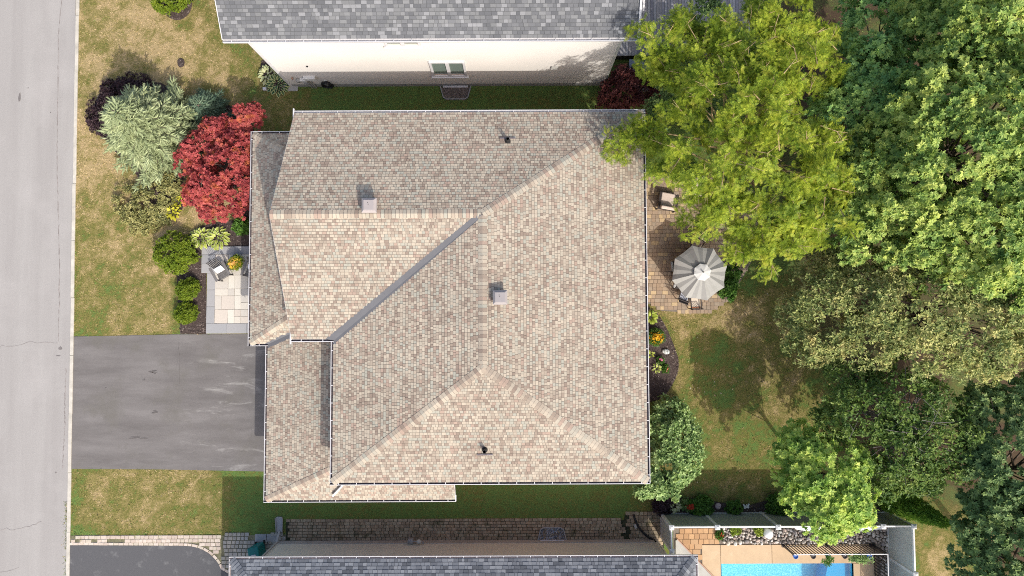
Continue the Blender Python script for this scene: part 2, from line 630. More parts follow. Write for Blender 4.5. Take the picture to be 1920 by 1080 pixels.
MT['curb'] = M_plain('curb_concrete', (0.50, 0.47, 0.41), 0.9, 0.2, 2.2, 0.3, 0.2)


def curb_x(y):
    return ROADX0 + (ROADX1 - ROADX0) * (P(0, 0)[1] - y) / (P(0, 0)[1] - P(0, 1080)[1])


sheet('road', [(-31.0, -60), (curb_x(-60) - 0.02, -60), (curb_x(60) - 0.02, 60), (-31.0, 60)], 0.008, MT['road'])
sheet('far_pavement', [(-60, -60), (-31.02, -60), (-31.02, 60), (-60, 60)], 0.004, MT['road'])


def wiggle(pts, amp, step=0.25, seed=0):
    rr = np.random.default_rng(seed)
    out = []
    for a, b_ in zip(pts[:-1], pts[1:]):
        a, b_ = np.array(a[:2]), np.array(b_[:2])
        k = max(2, int(np.linalg.norm(b_ - a) / step))
        for i in range(k):
            out.append(a + (b_ - a) * i / k + rr.normal(0, amp, 2))
    return out + [np.array(pts[-1][:2])]


def ribbon(mb, pts, wd, z, seed=0, vary=0.6):
    rr = np.random.default_rng(seed)
    for i in range(len(pts) - 1):
        a, b_ = pts[i], pts[i + 1]
        d = unit(b_ - a)
        s = np.array([-d[1], d[0]])
        w0 = wd * (1 - vary + vary * 2 * rr.random()) / 2
        w1 = w0
        mb.poly([(*(a - s * w0), z), (*(b_ - s * w1), z), (*(b_ + s * w1), z), (*(a + s * w0), z)])


mb = MB()
ribbon(mb, wiggle([P(118, -20), P(110, 60), P(107, 300), P(112, 500), P(110, 640)], 0.012, 0.2, 1), 0.03, 0.012, 1, 0.9)
ribbon(mb, wiggle([P(-10, 650), P(30, 648), P(55, 641), P(108, 643)], 0.03, 0.15, 2), 0.018, 0.0125, 2)
ribbon(mb, wiggle([P(-10, 994), P(25, 993), P(55, 987), P(78, 978)], 0.03, 0.15, 3), 0.02, 0.013, 3)
ribbon(mb, wiggle([P(-10, 1074), P(20, 1071), P(35, 1064)], 0.03, 0.15, 4), 0.016, 0.0125, 4)
ribbon(mb, wiggle([P(124, 690), P(121, 800), P(118, 880)], 0.02, 0.1, 5), 0.035, 0.0115, 5, 0.9)
o = mb.build('road_crack', MT['crack'])
tag(o, kind='structure')
# oil marks on the road
mb = MB()
rr = np.random.default_rng(9)
for (px, py, rx, ry) in ((113, 653, 0.10, 0.08), (109, 667, 0.13, 0.03), (37, 183, 0.07, 0.30), (105, 886, 0.04, 0.04), (95, 211, 0.03, 0.03), (53, 165, 0.03, 0.03)):
    c0 = P(px, py)
    mb.poly([(c0[0] + rx * (0.7 + 0.5 * rr.random()) * math.cos(a), c0[1] + ry * (0.7 + 0.5 * rr.random()) * math.sin(a), 0.0155) for a in np.linspace(0, 6.28, 13)[:-1]])
MT['oil'] = M_plain('oil_stain', (0.17, 0.155, 0.15), 0.9, 0.3, 14, 0.1)
tag(mb.build('road_stain', MT['oil']), kind='structure')

# curb: separate cast lengths, slightly uneven
ya, k = -20.0, 0
rr = np.random.default_rng(4)
curb = bpy.data.objects.new('kerb', None)
link(curb)
tag(curb, kind='structure')
while ya < 20:
    L = 3.0
    xa, xb = curb_x(ya), curb_x(ya + L - 0.012)
    off = rr.normal(0, 0.008)
    pts = [(xa + off, ya), (xa + 0.17 + off, ya), (xb + 0.17 + off, ya + L - 0.012), (xb + off, ya + L - 0.012)]
    mb = MB()
    mb.prism(pts, -0.3, 0.05 + rr.normal(0, 0.004))
    mb.build('kerb_stone', MT['curb'], curb, bevel=0.015)
    ya += L

# driveway
mt, n, b = new_mat('driveway_asphalt')
p = geo_pos(n)
ps = geo_pos(n, (0.35, 1.6, 1.0))
t1, t2, t3 = noise(n, 0.8, 6, 0.65, ps), noise(n, 34, 3, 0.8, p), noise(n, 0.55, 5, 0.65, p)
t4 = noise(n, 1.1, 6, 0.75, ps, 0.6)
c = mixc(n, (0.125, 0.114, 0.108), (0.19, 0.176, 0.168), mrange(n, t1.outputs[0], 0.32, 0.68))
c = mixc(n, c, (0.135, 0.125, 0.11), mrange(n, t3.outputs[0], 0.52, 0.68, 0, 0.8))
sx = n.nodes.new('ShaderNodeSeparateXYZ')
lk(n, p, sx.inputs[0])
gate = mrange(n, sx.outputs[0], P(330, 750)[0], P(400, 750)[0])
ml = n.nodes.new('ShaderNodeMath')
ml.operation = 'MULTIPLY'
lk(n, mrange(n, t4.outputs[0], 0.55, 0.74, 0, 0.85), ml.inputs[0])
lk(n, gate, ml.inputs[1])
c = mixc(n, c, (0.40, 0.385, 0.36), ml.outputs[0])
vm = n.nodes.new('ShaderNodeVectorMath')
vm.operation = 'SCALE'
lk(n, c, vm.inputs[0])
lk(n, mrange(n, t2.outputs[0], 0.25, 0.75, 0.8, 1.2), vm.inputs['Scale'])
lk(n, vm.outputs[0], b.inputs['Base Color'])
b.inputs['Roughness'].default_value = 0.85
bump(n, b, t2.outputs[0], 0.3, 0.01)
MT['drive'] = mt
dr = [P(137, 631), P(200, 630), P(330, 627), P(560, 626), P(560, 884), P(500, 884), P(300, 880), P(134, 879)]
sheet('driveway', dr, 0.016, MT['drive'], None, 0.2)
mb = MB()
rr = np.random.default_rng(19)
for (px, py, rx, ry, rz) in ((285, 697, 0.30, 0.06, 0.25), (290, 699, 0.16, 0.05, 0), (292, 773, 0.22, 0.09, -0.1), (198, 727, 0.06, 0.03, 0), (270, 712, 0.1, 0.04, 0.1), (258, 820, 0.5, 0.06, 0)):
    c0 = P(px, py)
    for kk in range(4):
        ox, oy = rr.normal(0, rx * 0.5), rr.normal(0, ry * 0.5)
        mb.poly([(c0[0] + ox + rx * 0.5 * (0.5 + 0.6 * rr.random()) * math.cos(a), c0[1] + oy + ry * 0.5 * (0.5 + 0.6 * rr.random()) * math.sin(a) + ox * rz, 0.02 + kk * 0.0012) for a in np.linspace(0, 6.28, 11)[:-1]])
MT['drive_stain'] = M_plain('driveway_stain', (0.115, 0.105, 0.10), 0.9, 0.25, 20, 0.2)
tag(mb.build('driveway_stain', MT['drive_stain']), kind='structure')
# seam of the newer apron
mb = MB()
ribbon(mb, wiggle([P(337, 640), P(337, 720)], 0.02, 0.2, 8), 0.012, 0.0205, 8)
tag(mb.build('driveway_seam', MT['drive_stain']), kind='structure')

MT['drive2'] = M_rand('neighbour_asphalt', [(0.10, 0.10, 0.105)], 0.9, 'island', 0.2, 34, 0.3, 0.2, ((0.20, 0.20, 0.20), 1.3, 0.56, 0.7))
arc = [(128, 1022), (345, 1023)] + [(345 + 72 * math.sin(a), 1023 + 60 * (1 - math.cos(a)) * 1.0) for a in np.linspace(0.2, 1.3, 8)] + [(428, 1075), (440, 1100), (440, 1200), (122, 1200)]
sheet('neighbour_driveway', G(arc), 0.012, MT['drive2'], None, 0.2)


# ------------------------------------------------------------------ paving
def tiles_into(parent, tiles, mats_one, mat_fill, h, joint, name='paver', limit=300, uneven=0.004, z0=0.0, seed=1):
    """tiles: (cx, cy, sx, sy, rz). The largest ones become objects, the rest one fill part."""
    rr = np.random.default_rng(seed)
    order = sorted(range(len(tiles)), key=lambda i: -tiles[i][2] * tiles[i][3])
    one = set(order[:limit])
    cache = {}
    fill = MB()
    cnt = 0
    for i, (cx, cy, sx, sy, rz) in enumerate(tiles):
        sx2, sy2 = sx - joint, sy - joint
        dz = rr.normal(0, uneven)
        if i in one:
            key = (round(sx2, 3), round(sy2, 3))
            if key not in cache:
                mb = MB()
                hx, hy, c = sx2 / 2, sy2 / 2, min(0.012, sx2 * 0.1)
                pts0 = [(-hx, -hy), (hx, -hy), (hx, hy), (-hx, hy)]
                pts1 = [(-hx + c, -hy + c), (hx - c, -hy + c), (hx - c, hy - c), (-hx + c, hy - c)]
                for j in range(4):
                    k = (j + 1) % 4
                    mb.poly([(*pts0[j], -0.05), (*pts0[k], -0.05), (*pts0[k], h - c * 0.5), (*pts0[j], h - c * 0.5)])
                    mb.poly([(*pts0[j], h - c * 0.5), (*pts0[k], h - c * 0.5), (*pts1[k], h), (*pts1[j], h)])
                mb.poly([(*a, h) for a in pts1])
                me = bpy.data.meshes.new(name)
                me.from_pydata(mb.v, [], mb.f)
                me.materials.append(mats_one)
                cache[key] = me
            o = bpy.data.objects.new(name, cache[key])
            link(o, parent)
            o.location = (cx, cy, z0 + dz)
            o.rotation_euler = (rr.normal(0, 0.006), rr.normal(0, 0.006), rz + rr.normal(0, 0.008))
        else:
            fill.box((cx, cy, z0 + h / 2 - 0.025 + dz), (sx2, sy2, h + 0.05), rz, 0)
            cnt += 1
    if cnt:
        o = fill.build(name + '_fill', mat_fill, parent)
        o['kind'] = 'stuff'


def guillotine(x0, y0, x1, y1, mn, mx, rr, out):
    w_, h_ = x1 - x0, y1 - y0
    if max(w_, h_) <= mx and (max(w_, h_) <= mn * 2 or rr.random() < 0.35):
        out.append(((x0 + x1) / 2, (y0 + y1) / 2, w_, h_, 0.0))
        return
    if w_ > h_ * (0.8 + 0.4 * rr.random()):
        k = max(1, int(round(w_ / mn)))
        s = x0 + w_ * (rr.integers(1, k) if k > 1 else 0.5) / (k if k > 1 else 1)
        guillotine(x0, y0, s, y1, mn, mx, rr, out)
        guillotine(s, y0, x1, y1, mn, mx, rr, out)
    else:
        k = max(1, int(round(h_ / mn)))
        s = y0 + h_ * (rr.integers(1, k) if k > 1 else 0.5) / (k if k > 1 else 1)
        guillotine(x0, y0, x1, s, mn, mx, rr, out)
        guillotine(x0, s, x1, y1, mn, mx, rr, out)


def courses(x0, y0, x1, y1, hh, ws, rr, poly=None, along='x'):
    out = []
    if along == 'y':
        return [(b_, a, d, c_, 0.0) for a, b_, c_, d, _ in courses(y0, x0, y1, x1, hh, ws, rr, None)]
    y = y0
    while y < y1 - 0.02:
        x = x0 - rr.random() * ws[0]
        while x < x1:
            w_ = ws[rr.integers(len(ws))]
            cx, cy = x + w_ / 2, y + hh / 2
            if (poly is None or inpoly(cx, cy, poly)) and x0 - 0.01 <= x and x + w_ <= x1 + 0.05:
                out.append((cx, cy, w_, hh, 0.0))
            x += w_
        y += hh
    return out


MT['joint_sand'] = M_plain('joint_sand', (0.20, 0.17, 0.14), 0.95, 0.2, 20, 0.2, 0.1)
MT['joint_pale'] = M_plain('pale_joint', (0.17, 0.16, 0.10), 0.95, 0.4, 6, 0.3, 0.1)
MT['joint_moss'] = M_plain('joint_moss', (0.045, 0.05, 0.03), 0.95, 0.4, 6, 0.3, 0.1)
# front patio: cream slabs in a grey border
PZ = 0.10
MT['slab_cream'] = M_rand('cream_slab', [(0.60, 0.555, 0.48), (0.54, 0.50, 0.44), (0.64, 0.60, 0.52), (0.57, 0.51, 0.44)], 0.85, 'object', 0.08, 10, 0.15)
MT['slab_grey'] = M_rand('grey_slab', [(0.33, 0.33, 0.335), (0.30, 0.30, 0.31), (0.35, 0.345, 0.345)], 0.85, 'object', 0.07, 10, 0.15)
a0, a1 = P(378, 462, PZ), P(500, 625, PZ)
b0 = P(388, 512, PZ)
patio = sheet('front_patio', [(a0[0], a0[1]), (a0[0], b0[1]), (b0[0], b0[1]), (b0[0], a1[1]), (a1[0], a1[1]), (a1[0], a0[1])], PZ - 0.02, MT['joint_sand'], None, 0.15)
i0, i1 = P(404, 477, PZ), P(500, 606, PZ)
i0b = P(404, 510, PZ)
rr = np.random.default_rng(6)
tl = []
guillotine(i0[0], i1[1], i1[0], i0[1], 0.36, 0.80, rr, tl)
tiles_into(patio, tl, MT['slab_cream'], MT['slab_cream'], 0.022, 0.012, 'paving_slab', z0=PZ - 0.02, seed=2)
tb = []
ys = np.linspace(i1[1], b0[1], 4)
for ya_, yb_ in zip(ys[:-1], ys[1:]):
    tb.append(((b0[0] + i0[0]) / 2, (ya_ + yb_) / 2, i0[0] - b0[0], yb_ - ya_, 0))
ys = np.linspace(b0[1], i0[1], 3)
for ya_, yb_ in zip(ys[:-1], ys[1:]):
    tb.append(((a0[0] + i0[0]) / 2, (ya_ + yb_) / 2, i0[0] - a0[0], yb_ - ya_, 0))
xs = np.linspace(b0[0], i1[0], 4)
for xa_, xb_ in zip(xs[:-1], xs[1:]):
    tb.append(((xa_ + xb_) / 2, (a1[1] + i1[1]) / 2, xb_ - xa_, i1[1] - a1[1], 0))
xs = np.linspace(a0[0], i1[0], 5)
for xa_, xb_ in zip(xs[:-1], xs[1:]):
    tb.append(((xa_ + xb_) / 2, (a0[1] + i0[1]) / 2, xb_ - xa_, a0[1] - i0[1], 0))
tiles_into(patio, tb, MT['slab_grey'], MT['slab_grey'], 0.026, 0.01, 'border_slab', z0=PZ - 0.02, seed=3)

# back patio: small tan pavers
BP = [(1196, 330), (1330, 330), (1420, 360), (1420, 470), (1370, 560), (1325, 588), (1240, 583), (1222, 570), (1196, 570)]
BPw = G(BP)
backp = sheet('back_patio', BPw, 0.03, MT['joint_sand'], None, 0.15)
tanp = [(0.35, 0.265, 0.19), (0.32, 0.245, 0.18), (0.38, 0.29, 0.205), (0.32, 0.255, 0.19), (0.34, 0.25, 0.175), (0.30, 0.23, 0.165), (0.50, 0.38, 0.23), (0.35, 0.28, 0.21)]
MT['paver_tan'] = M_rand('tan_paver', tanp, 0.9, 'object', 0.12, 16, 0.2)
MT['paver_tan_fill'] = M_rand('tan_paver_fill', tanp, 0.9, 'island', 0.12, 16, 0.2)
rr = np.random.default_rng(8)
bx0, by0, bx1, by1 = min(p[0] for p in BPw), min(p[1] for p in BPw), max(p[0] for p in BPw), max(p[1] for p in BPw)
tl = courses(bx0, by0, bx1, by1, 0.20, [0.2, 0.2, 0.3], rr, BPw)
cxy = P(1270, 480)
tl.sort(key=lambda t: (t[0] - cxy[0]) ** 2 + (t[1] - cxy[1]) ** 2)
tl = [(a, b_, c_ * (1 + 1e-6 * (len(tl) - i)), d, e) for i, (a, b_, c_, d, e) in enumerate(tl)]
near, far_ = tl[:300], tl[300:]
tiles_into(backp, near, MT['paver_tan'], MT['paver_tan_fill'], 0.03, 0.014, 'paver', 300, z0=0.02, seed=4)
if far_:
    tiles_into(backp, far_, MT['paver_tan'], MT['paver_tan_fill'], 0.03, 0.014, 'paver', 0, z0=0.02, seed=5)

# walkway beside the southern bungalow: old mossy bricks
WK = G([(536, 978), (700, 975), (1000, 976), (1170, 975), (1172, 964), (1245, 962), (1245, 1040), (536, 1040)])
walk = sheet('side_walkway', WK, 0.014, MT['joint_moss'], None, 0.1)
wkc = [(0.34, 0.26, 0.175), (0.29, 0.225, 0.155), (0.38, 0.30, 0.21), (0.32, 0.265, 0.19), (0.265, 0.21, 0.15), (0.36, 0.305, 0.215)]
MT['brick_path'] = M_rand('mossy_brick', wkc, 0.95, 'object', 0.25, 12, 0.3, 0.1, ((0.06, 0.065, 0.03), 2.2, 0.52, 0.75))
MT['brick_path_fill'] = M_rand('mossy_brick_fill', wkc, 0.95, 'island', 0.25, 12, 0.3, 0.1, ((0.06, 0.065, 0.03), 2.2, 0.52, 0.75))
rr = np.random.default_rng(12)
wy1 = P(800, 975)[1]
tl = courses(WK[0][0], P(800, 1022)[1] - 0.05, P(1172, 970)[0], wy1, 0.155, [0.2, 0.24, 0.28], rr)
tl += courses(P(1172, 970)[0], P(800, 1022)[1] - 0.05, P(1243, 970)[0], P(1200, 964)[1], 0.19, [0.2, 0.24, 0.28], rr)
tiles_into(walk, tl, MT['brick_path'], MT['brick_path_fill'], 0.035, 0.022, 'brick', 300, 0.006, 0.01, 6)
# grey cobble apron and the pale strip along the neighbour's drive
AP = G([(415, 1005), (480, 1004), (480, 1015), (545, 1015), (545, 1050), (440, 1100), (415, 1050)])
apron = sheet('cobble_apron', G([(128, 1004), (415, 1004), (536, 1002), (536, 1060), (440, 1100), (428, 1075), (405, 1045), (345, 1023), (128, 1022)]), 0.008, MT['joint_pale'], None, 0.1)
cob = [(0.36, 0.34, 0.30), (0.32, 0.305, 0.27), (0.40, 0.37, 0.32), (0.345, 0.33, 0.305), (0.30, 0.28, 0.25)]
MT['cobble'] = M_rand('grey_cobble', cob, 0.95, 'object', 0.15, 14, 0.3, 0.1, ((0.14, 0.14, 0.05), 3.0, 0.6, 0.6))
MT['cobble_pale'] = M_rand('pale_cobble', [(0.54, 0.46, 0.39), (0.48, 0.40, 0.34), (0.58, 0.50, 0.43), (0.50, 0.44, 0.36)], 0.95, 'object', 0.15, 14, 0.3, 0.1, ((0.22, 0.19, 0.06), 2.4, 0.56, 0.7))
rr = np.random.default_rng(14)
tl = courses(P(414, 1000)[0], P(450, 1095)[1], P(536, 1000)[0], P(450, 1004)[1], 0.20, [0.2, 0.24], rr)
tl = [t for t in tl if not (P(478, 0)[0] < t[0] < P(522, 0)[0] and t[1] > P(500, 1016)[1]) and not inpoly(t[0] - 0.1, t[1] - 0.1, G(arc))]
tiles_into(apron, tl, MT['cobble'], MT['cobble'], 0.035, 0.03, 'cobble', 300, 0.006, 0.008, 7)
ytop = P(200, 1003.5)[1]
tl = courses(P(132, 1000)[0], ytop - 0.19 * 8, P(414, 1000)[0], ytop + 0.01, 0.19, [0.24, 0.3, 0.2], rr)
arcw = [np.array(p_[:2]) for p_ in G(arc)]
bordr = []
for a_, b_ in zip(arcw[:10], arcw[1:11]):
    L_ = np.linalg.norm(b_ - a_)
    d_ = (b_ - a_) / L_
    k_ = max(1, int(round(L_ / 0.26)))
    for q in range(k_):
        c_ = a_ + d_ * (L_ * (q + 0.5) / k_) + np.array([-d_[1], d_[0]]) * 0.075
        bordr.append((c_[0], c_[1], L_ / k_, 0.15, math.atan2(d_[1], d_[0])))
tl = [t for t in tl if not inpoly(t[0], t[1], arcw) and min(math.hypot(t[0] - b_[0], t[1] - b_[1]) for b_ in bordr) > 0.16]
tl += bordr
tiles_into(apron, tl, MT['cobble_pale'], MT['cobble_pale'], 0.03, 0.022, 'cobble', 300, 0.006, 0.008, 8)
slab = sheet('concrete_slab', G([(479, 1001), (500, 1001), (500, 1015), (479, 1015)]), 0.05, MT['concrete_grey'], None, 0.1)
slab2 = sheet('concrete_slab', G([(501, 1001), (523, 1000.5), (523, 1015), (501, 1015)]), 0.045, MT['concrete_grey'], None, 0.1)


# ------------------------------------------------------------------ roofs
def clip(poly, nx, ny, d):
    """keep nx*u + ny*v <= d"""
    out = []
    for i in range(len(poly)):
        a, b_ = poly[i], poly[(i + 1) % len(poly)]
        da, db = nx * a[0] + ny * a[1] - d, nx * b_[0] + ny * b_[1] - d
        if da <= 0:
            out.append(a)
        if (da < 0 < db) or (db < 0 < da):
            t_ = da / (da - db)
            out.append((a[0] + (b_[0] - a[0]) * t_, a[1] + (b_[1] - a[1]) * t_))
    return out


class Roof:
    def __init__(self, house, name, key, expo, widths, seed):
        self.o = None
        self.house, self.name, self.key, self.expo, self.widths = house, name, key, expo, widths
        self.rr = np.random.default_rng(seed)
        self.tabs = []
        self.deck = MB()

    def plane(self, poly, eave_a, eave_b):
        poly = [np.array(p_, float) for p_ in poly]
        ea, eb = np.array(eave_a, float), np.array(eave_b, float)
        u = (eb - ea) / np.linalg.norm(eb - ea)
        nrm = np.zeros(3)
        for i in range(len(poly)):
            nrm += np.cross(poly[i], poly[(i + 1) % len(poly)])
        nrm /= np.linalg.norm(nrm)
        if nrm[2] < 0:
            nrm = -nrm
        v = np.cross(nrm, u)
        if v[2] < 0:
            v = -v
        P2 = [((p_ - ea) @ u, (p_ - ea) @ v) for p_ in poly]
        self.deck.poly([p_ - nrm * 0.004 for p_ in poly])
        self.deck.poly([p_ - nrm * 0.10 for p_ in poly][::-1])
        for i in range(len(poly)):
            a, b_ = poly[i], poly[(i + 1) % len(poly)]
            self.deck.poly([a - nrm * 0.10, b_ - nrm * 0.10, b_ - nrm * 0.004, a - nrm * 0.004])
        v1 = max(q_[1] for q_ in P2)
        e, rr = self.expo, self.rr
        row = 0
        vv = min(q_[1] for q_ in P2)
        while vv < v1:
            band = clip(clip(P2, 0, -1, -vv - 0.001), 0, 1, vv + e - 0.013)
            if len(band) >= 3:
                us = [q_[0] for q_ in band]
                x = min(us) - rr.random() * 0.2
                thick = rr.random() < 0.5
                while x < max(us):
                    wd = self.widths[rr.integers(len(self.widths))]
                    t_ = clip(clip(band, -1, 0, -x - 0.006), 1, 0, x + wd - 0.006)
                    if len(t_) >= 3:
                        ar = 0.5 * abs(sum(t_[i][0] * t_[(i + 1) % len(t_)][1] - t_[(i + 1) % len(t_)][0] * t_[i][1] for i in range(len(t_))))
                        if ar > 2e-4:
                            h = 0.009 + (0.006 if thick else 0) + rr.random() * 0.002
                            top = [ea + u * a + v * c_ + nrm * (0.003 + h * (1 - (c_ - vv) / e)) for a, c_ in t_]
                            faces = [list(range(len(t_)))]
                            vs = list(top)
                            for i in range(len(t_)):
                                j = (i + 1) % len(t_)
                                side = abs(t_[i][0] - t_[j][0]) < 1e-6
                                if (abs(t_[i][1] - vv - 0.001) < 1e-6 and abs(t_[j][1] - vv - 0.001) < 1e-6) or (side and thick):
                                    k = len(vs)
                                    vs += [ea + u * t_[i][0] + v * t_[i][1], ea + u * t_[j][0] + v * t_[j][1]]
                                    faces.append([i, k, k + 1, j])
                            self.tabs.append((ar, vs, faces))
                    x += wd
                    thick = not thick
            vv += e
            row += 1

    def finish(self, mat_u, limit=300, seen=None):
        o = self.deck.build(self.name, mat_u, self.house)
        self.o = o
        cam_p = np.array([0, 0, CAM_H])
        score = []
        for ar, vs, fs in self.tabs:
            c_ = np.mean(vs, 0)
            x, y = proj(c_)
            ok = 5 < x < 1915 and 5 < y < 1075
            score.append(ar / np.sum((c_ - cam_p) ** 2) * (1 if ok else 0))
        order = np.argsort(score)[::-1]
        one = set(int(i) for i in order[:limit] if score[i] > 0)
        fill_v, fill_l, fill_s = [], [], []
        kv = kl = 0
        for i, (ar, vs, fs) in enumerate(self.tabs):
            if i in one:
                c_ = np.mean(vs, 0)
                me = bpy.data.meshes.new('shingle')
                me.from_pydata([tuple(a - c_) for a in vs], [], fs)
                me.materials.append(MT['sh_%s_one' % self.key])
                so_ = bpy.data.objects.new('shingle', me)
                so_.location = c_
                link(so_, o)
            else:
                fill_v += vs
                for f in fs:
                    fill_s.append(kl)
                    fill_l += [kv + a for a in f]
                    kl += len(f)
                kv += len(vs)
        f_ = np_mesh('shingle_field', np.array(fill_v), fill_l, fill_s, None, MT['sh_' + self.key], o)
        f_['kind'] = 'stuff'
        return o

    def caps(self, a, b_, n1, n2, expo=0.155, half=0.185, lim=999):
        """bent cap shingles from the low end a up to b_"""
        a, b_ = np.array(a, float), np.array(b_, float)
        d = (b_ - a) / np.linalg.norm(b_ - a)
        n1, n2 = unit(np.array(n1, float)), unit(np.array(n2, float))
        up_ = unit(n1 + n2)
        s1 = np.cross(d, n1)
        s2 = np.cross(n2, d)
        if s1 @ up_ > 0:
            s1 = -s1
        if s2 @ up_ > 0:
            s2 = -s2
        L = np.linalg.norm(b_ - a)
        mb = MB()
        rows = []
        for t_, lift in ((-0.02, 0.030), (expo - 0.038, 0.016)):
            base = d * t_
            row = []
            for s_, k in ((s1, 1.0), (s1, 0.5), (None, 0), (s2, 0.5), (s2, 1.0)):
                nn = up_ if s_ is None else (n1 if s_ is s1 else n2)
                row.append(base + (0 if s_ is None else s_ * half * k) + nn * lift)
            rows.append(row)
        low = [p_ - up_ * 0.018 for p_ in rows[0]]
        for i in range(4):
            mb.poly([rows[0][i], rows[0][i + 1], rows[1][i + 1], rows[1][i]])
            mb.poly([low[i], low[i + 1], rows[0][i + 1], rows[0][i]])
        for i in (0, 4):
            mb.poly([rows[0][i], rows[1][i], rows[1][i] - up_ * 0.014, low[i]])
        ul = MB()
        for s_, nn in ((s1, n1), (s2, n2)):
            ul.poly([a + up_ * 0.016, b_ + up_ * 0.016, b_ + s_ * (half - 0.01) + nn * 0.014, a + s_ * (half - 0.01) + nn * 0.014])
        ul.build('ridge_underlay', MT['underlay' if self.key == 'tan' else 'underlay_grey'], self.o)
        me = bpy.data.meshes.new('ridge_cap')
        me.from_pydata(mb.v, [], mb.f)
        me.materials.append(MT['sh_%s_one' % self.key])
        t_ = 0.03
        while t_ < L - 0.05:
            c_ = bpy.data.objects.new('ridge_cap', me)
            c_.location = a + d * t_
            link(c_, self.o)
            t_ += expo


def gutter(house, a, b_, out, wd=0.12, dep=0.11, strap=0.75, ends=True, inner='gutter_in'):
    """open U channel along the eave a-b, hung outwards; white lip, straps across"""
    a, b_ = np.array(a, float), np.array(b_, float)
    out = np.array(out, float)
    d = unit(b_ - a)
    Z = np.array([0, 0, 1.0])
    mb = MB()
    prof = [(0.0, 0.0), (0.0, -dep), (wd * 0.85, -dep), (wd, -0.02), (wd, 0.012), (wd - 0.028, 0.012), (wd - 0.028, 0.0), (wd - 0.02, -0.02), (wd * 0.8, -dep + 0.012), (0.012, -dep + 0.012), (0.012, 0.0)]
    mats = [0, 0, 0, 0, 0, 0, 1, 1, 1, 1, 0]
    for i in range(len(prof)):
        p0, p1 = prof[i], prof[(i + 1) % len(prof)]
        q_ = [a + out * p0[0] + Z * p0[1], b_ + out * p0[0] + Z * p0[1], b_ + out * p1[0] + Z * p1[1], a + out * p1[0] + Z * p1[1]]
        mb.poly(q_, mats[i])
    if ends:
        for e in (a, b_):
            mb.poly([e + out * x + Z * z for x, z in prof[:6]] + [e + Z * 0.012], 0)
    g = mb.build('gutter', [MT['white'], MT[inner]], house)
    L = np.linalg.norm(b_ - a)
    k = max(1, int(L / strap))
    mb = MB()
    for i in range(k):
        c_ = a + d * (L * (i + 0.5) / k)
        mb.beam(c_ + Z * 0.006 + out * 0.0, c_ + Z * 0.006 + out * (wd - 0.03), 0.03, 0.008)
    s_ = mb.build('gutter_strap', MT['white'], g)
    s_['kind'] = 'stuff'
    # fascia board behind
    mb = MB()
    mb.beam(a - out * 0.012 - Z * 0.10, b_ - out * 0.012 - Z * 0.10, 0.02, 0.18)
    mb.build('fascia', MT['white'], house)
    return g


house = thing('house', 'large house with a tan and pink shingle hip roof in the middle', 'house', (0, 0, 0))
ZE, ZR = 5.0, 6.5
GW = 0.12
XW, XE = P(619, 780, ZE)[0] + GW, P(1216, 640, ZE)[0] - GW
YN, YS = P(870, 206, ZE)[1] - GW, P(920, 909, ZE)[1] + GW
XG = P(552, 214, ZE)[0]
YG = P(580, 641, ZE)[1] + GW
R0, R1 = P(905, 400, ZR), P(905, 690, ZR)
RY = R0[1]
RX = (R0[0] + R1[0]) / 2
R0 = np.array([RX, RY, ZR])
R1 = np.array([RX, R1[1], ZR])
RG = np.array([P(505, 400, ZR)[0], RY, ZR])
NW, NE, SE, SW = (np.array(p_) for p_ in ((XG, YN, ZE), (XE, YN, ZE), (XE, YS, ZE), (XW, YS, ZE)))
GS = np.array([P(545, 636, ZE)[0] + 0.03, YG, ZE])
V0 = np.array([XW, YG, ZE])
VT = np.array([RX, RY, ZR])
# open valley: the shingles stop short of the valley line on both sides
vB0, vB1 = V0 + np.array([-0.30, 0, 0]), VT + np.array([-0.22, 0, 0])
vC0, vC1 = V0 + np.array([0, -0.24, 0]), VT + np.array([0, -0.12, 0])


def nrm_of(a, b_, c_):
    k = np.cross(np.array(b_) - a, np.array(c_) - a)
    k = k / np.linalg.norm(k)
    return k if k[2] > 0 else -k


roof = Roof(house, 'roof', 'tan', 0.125, [0.11, 0.13, 0.15, 0.165, 0.19], 21)
roof.plane([NW, NE, R0, RG], NE, NW)
roof.plane([RG, vB1, vB0, GS], GS, V0)
roof.plane([R1, R0, vC1, vC0, SW], SW, V0)
roof.plane([R1, SW, SE], SW, SE)
roof.plane([R0, R1, SE, NE], SE, NE)
ro = roof.finish(MT['underlay'])
nA, nB, nC, nD, nE = nrm_of(NW, NE, R0), nrm_of(RG, VT, GS), nrm_of(R1, R0, SW), nrm_of(R1, SW, SE), nrm_of(R0, R1, SE)
roof.caps(SW, R1, nC, nD)
roof.caps(SE, R1, nD, nE)
roof.caps(NE, R0, nA, nE)
roof.caps(RG, R0, nA, nB)
roof.caps(R1, R0, nC, nE)
# valley metal, a folded strip just above the deck
mb = MB()
mb.poly([V0 + np.array([0.03, -0.06, 0.02]), VT + np.array([0, -0.1, 0.006]), vB1 + (0, 0, 0.012), vB0 + np.array([-0.05, 0, 0.012])])
mb.poly([V0 + np.array([0.03, -0.06, 0.02]), vC0 + np.array([0.03, -0.05, 0.012]), vC1 + (0, 0, 0.012), VT + np.array([0, -0.1, 0.006])])
mb.build('valley_flashing', MT['valley'], ro)
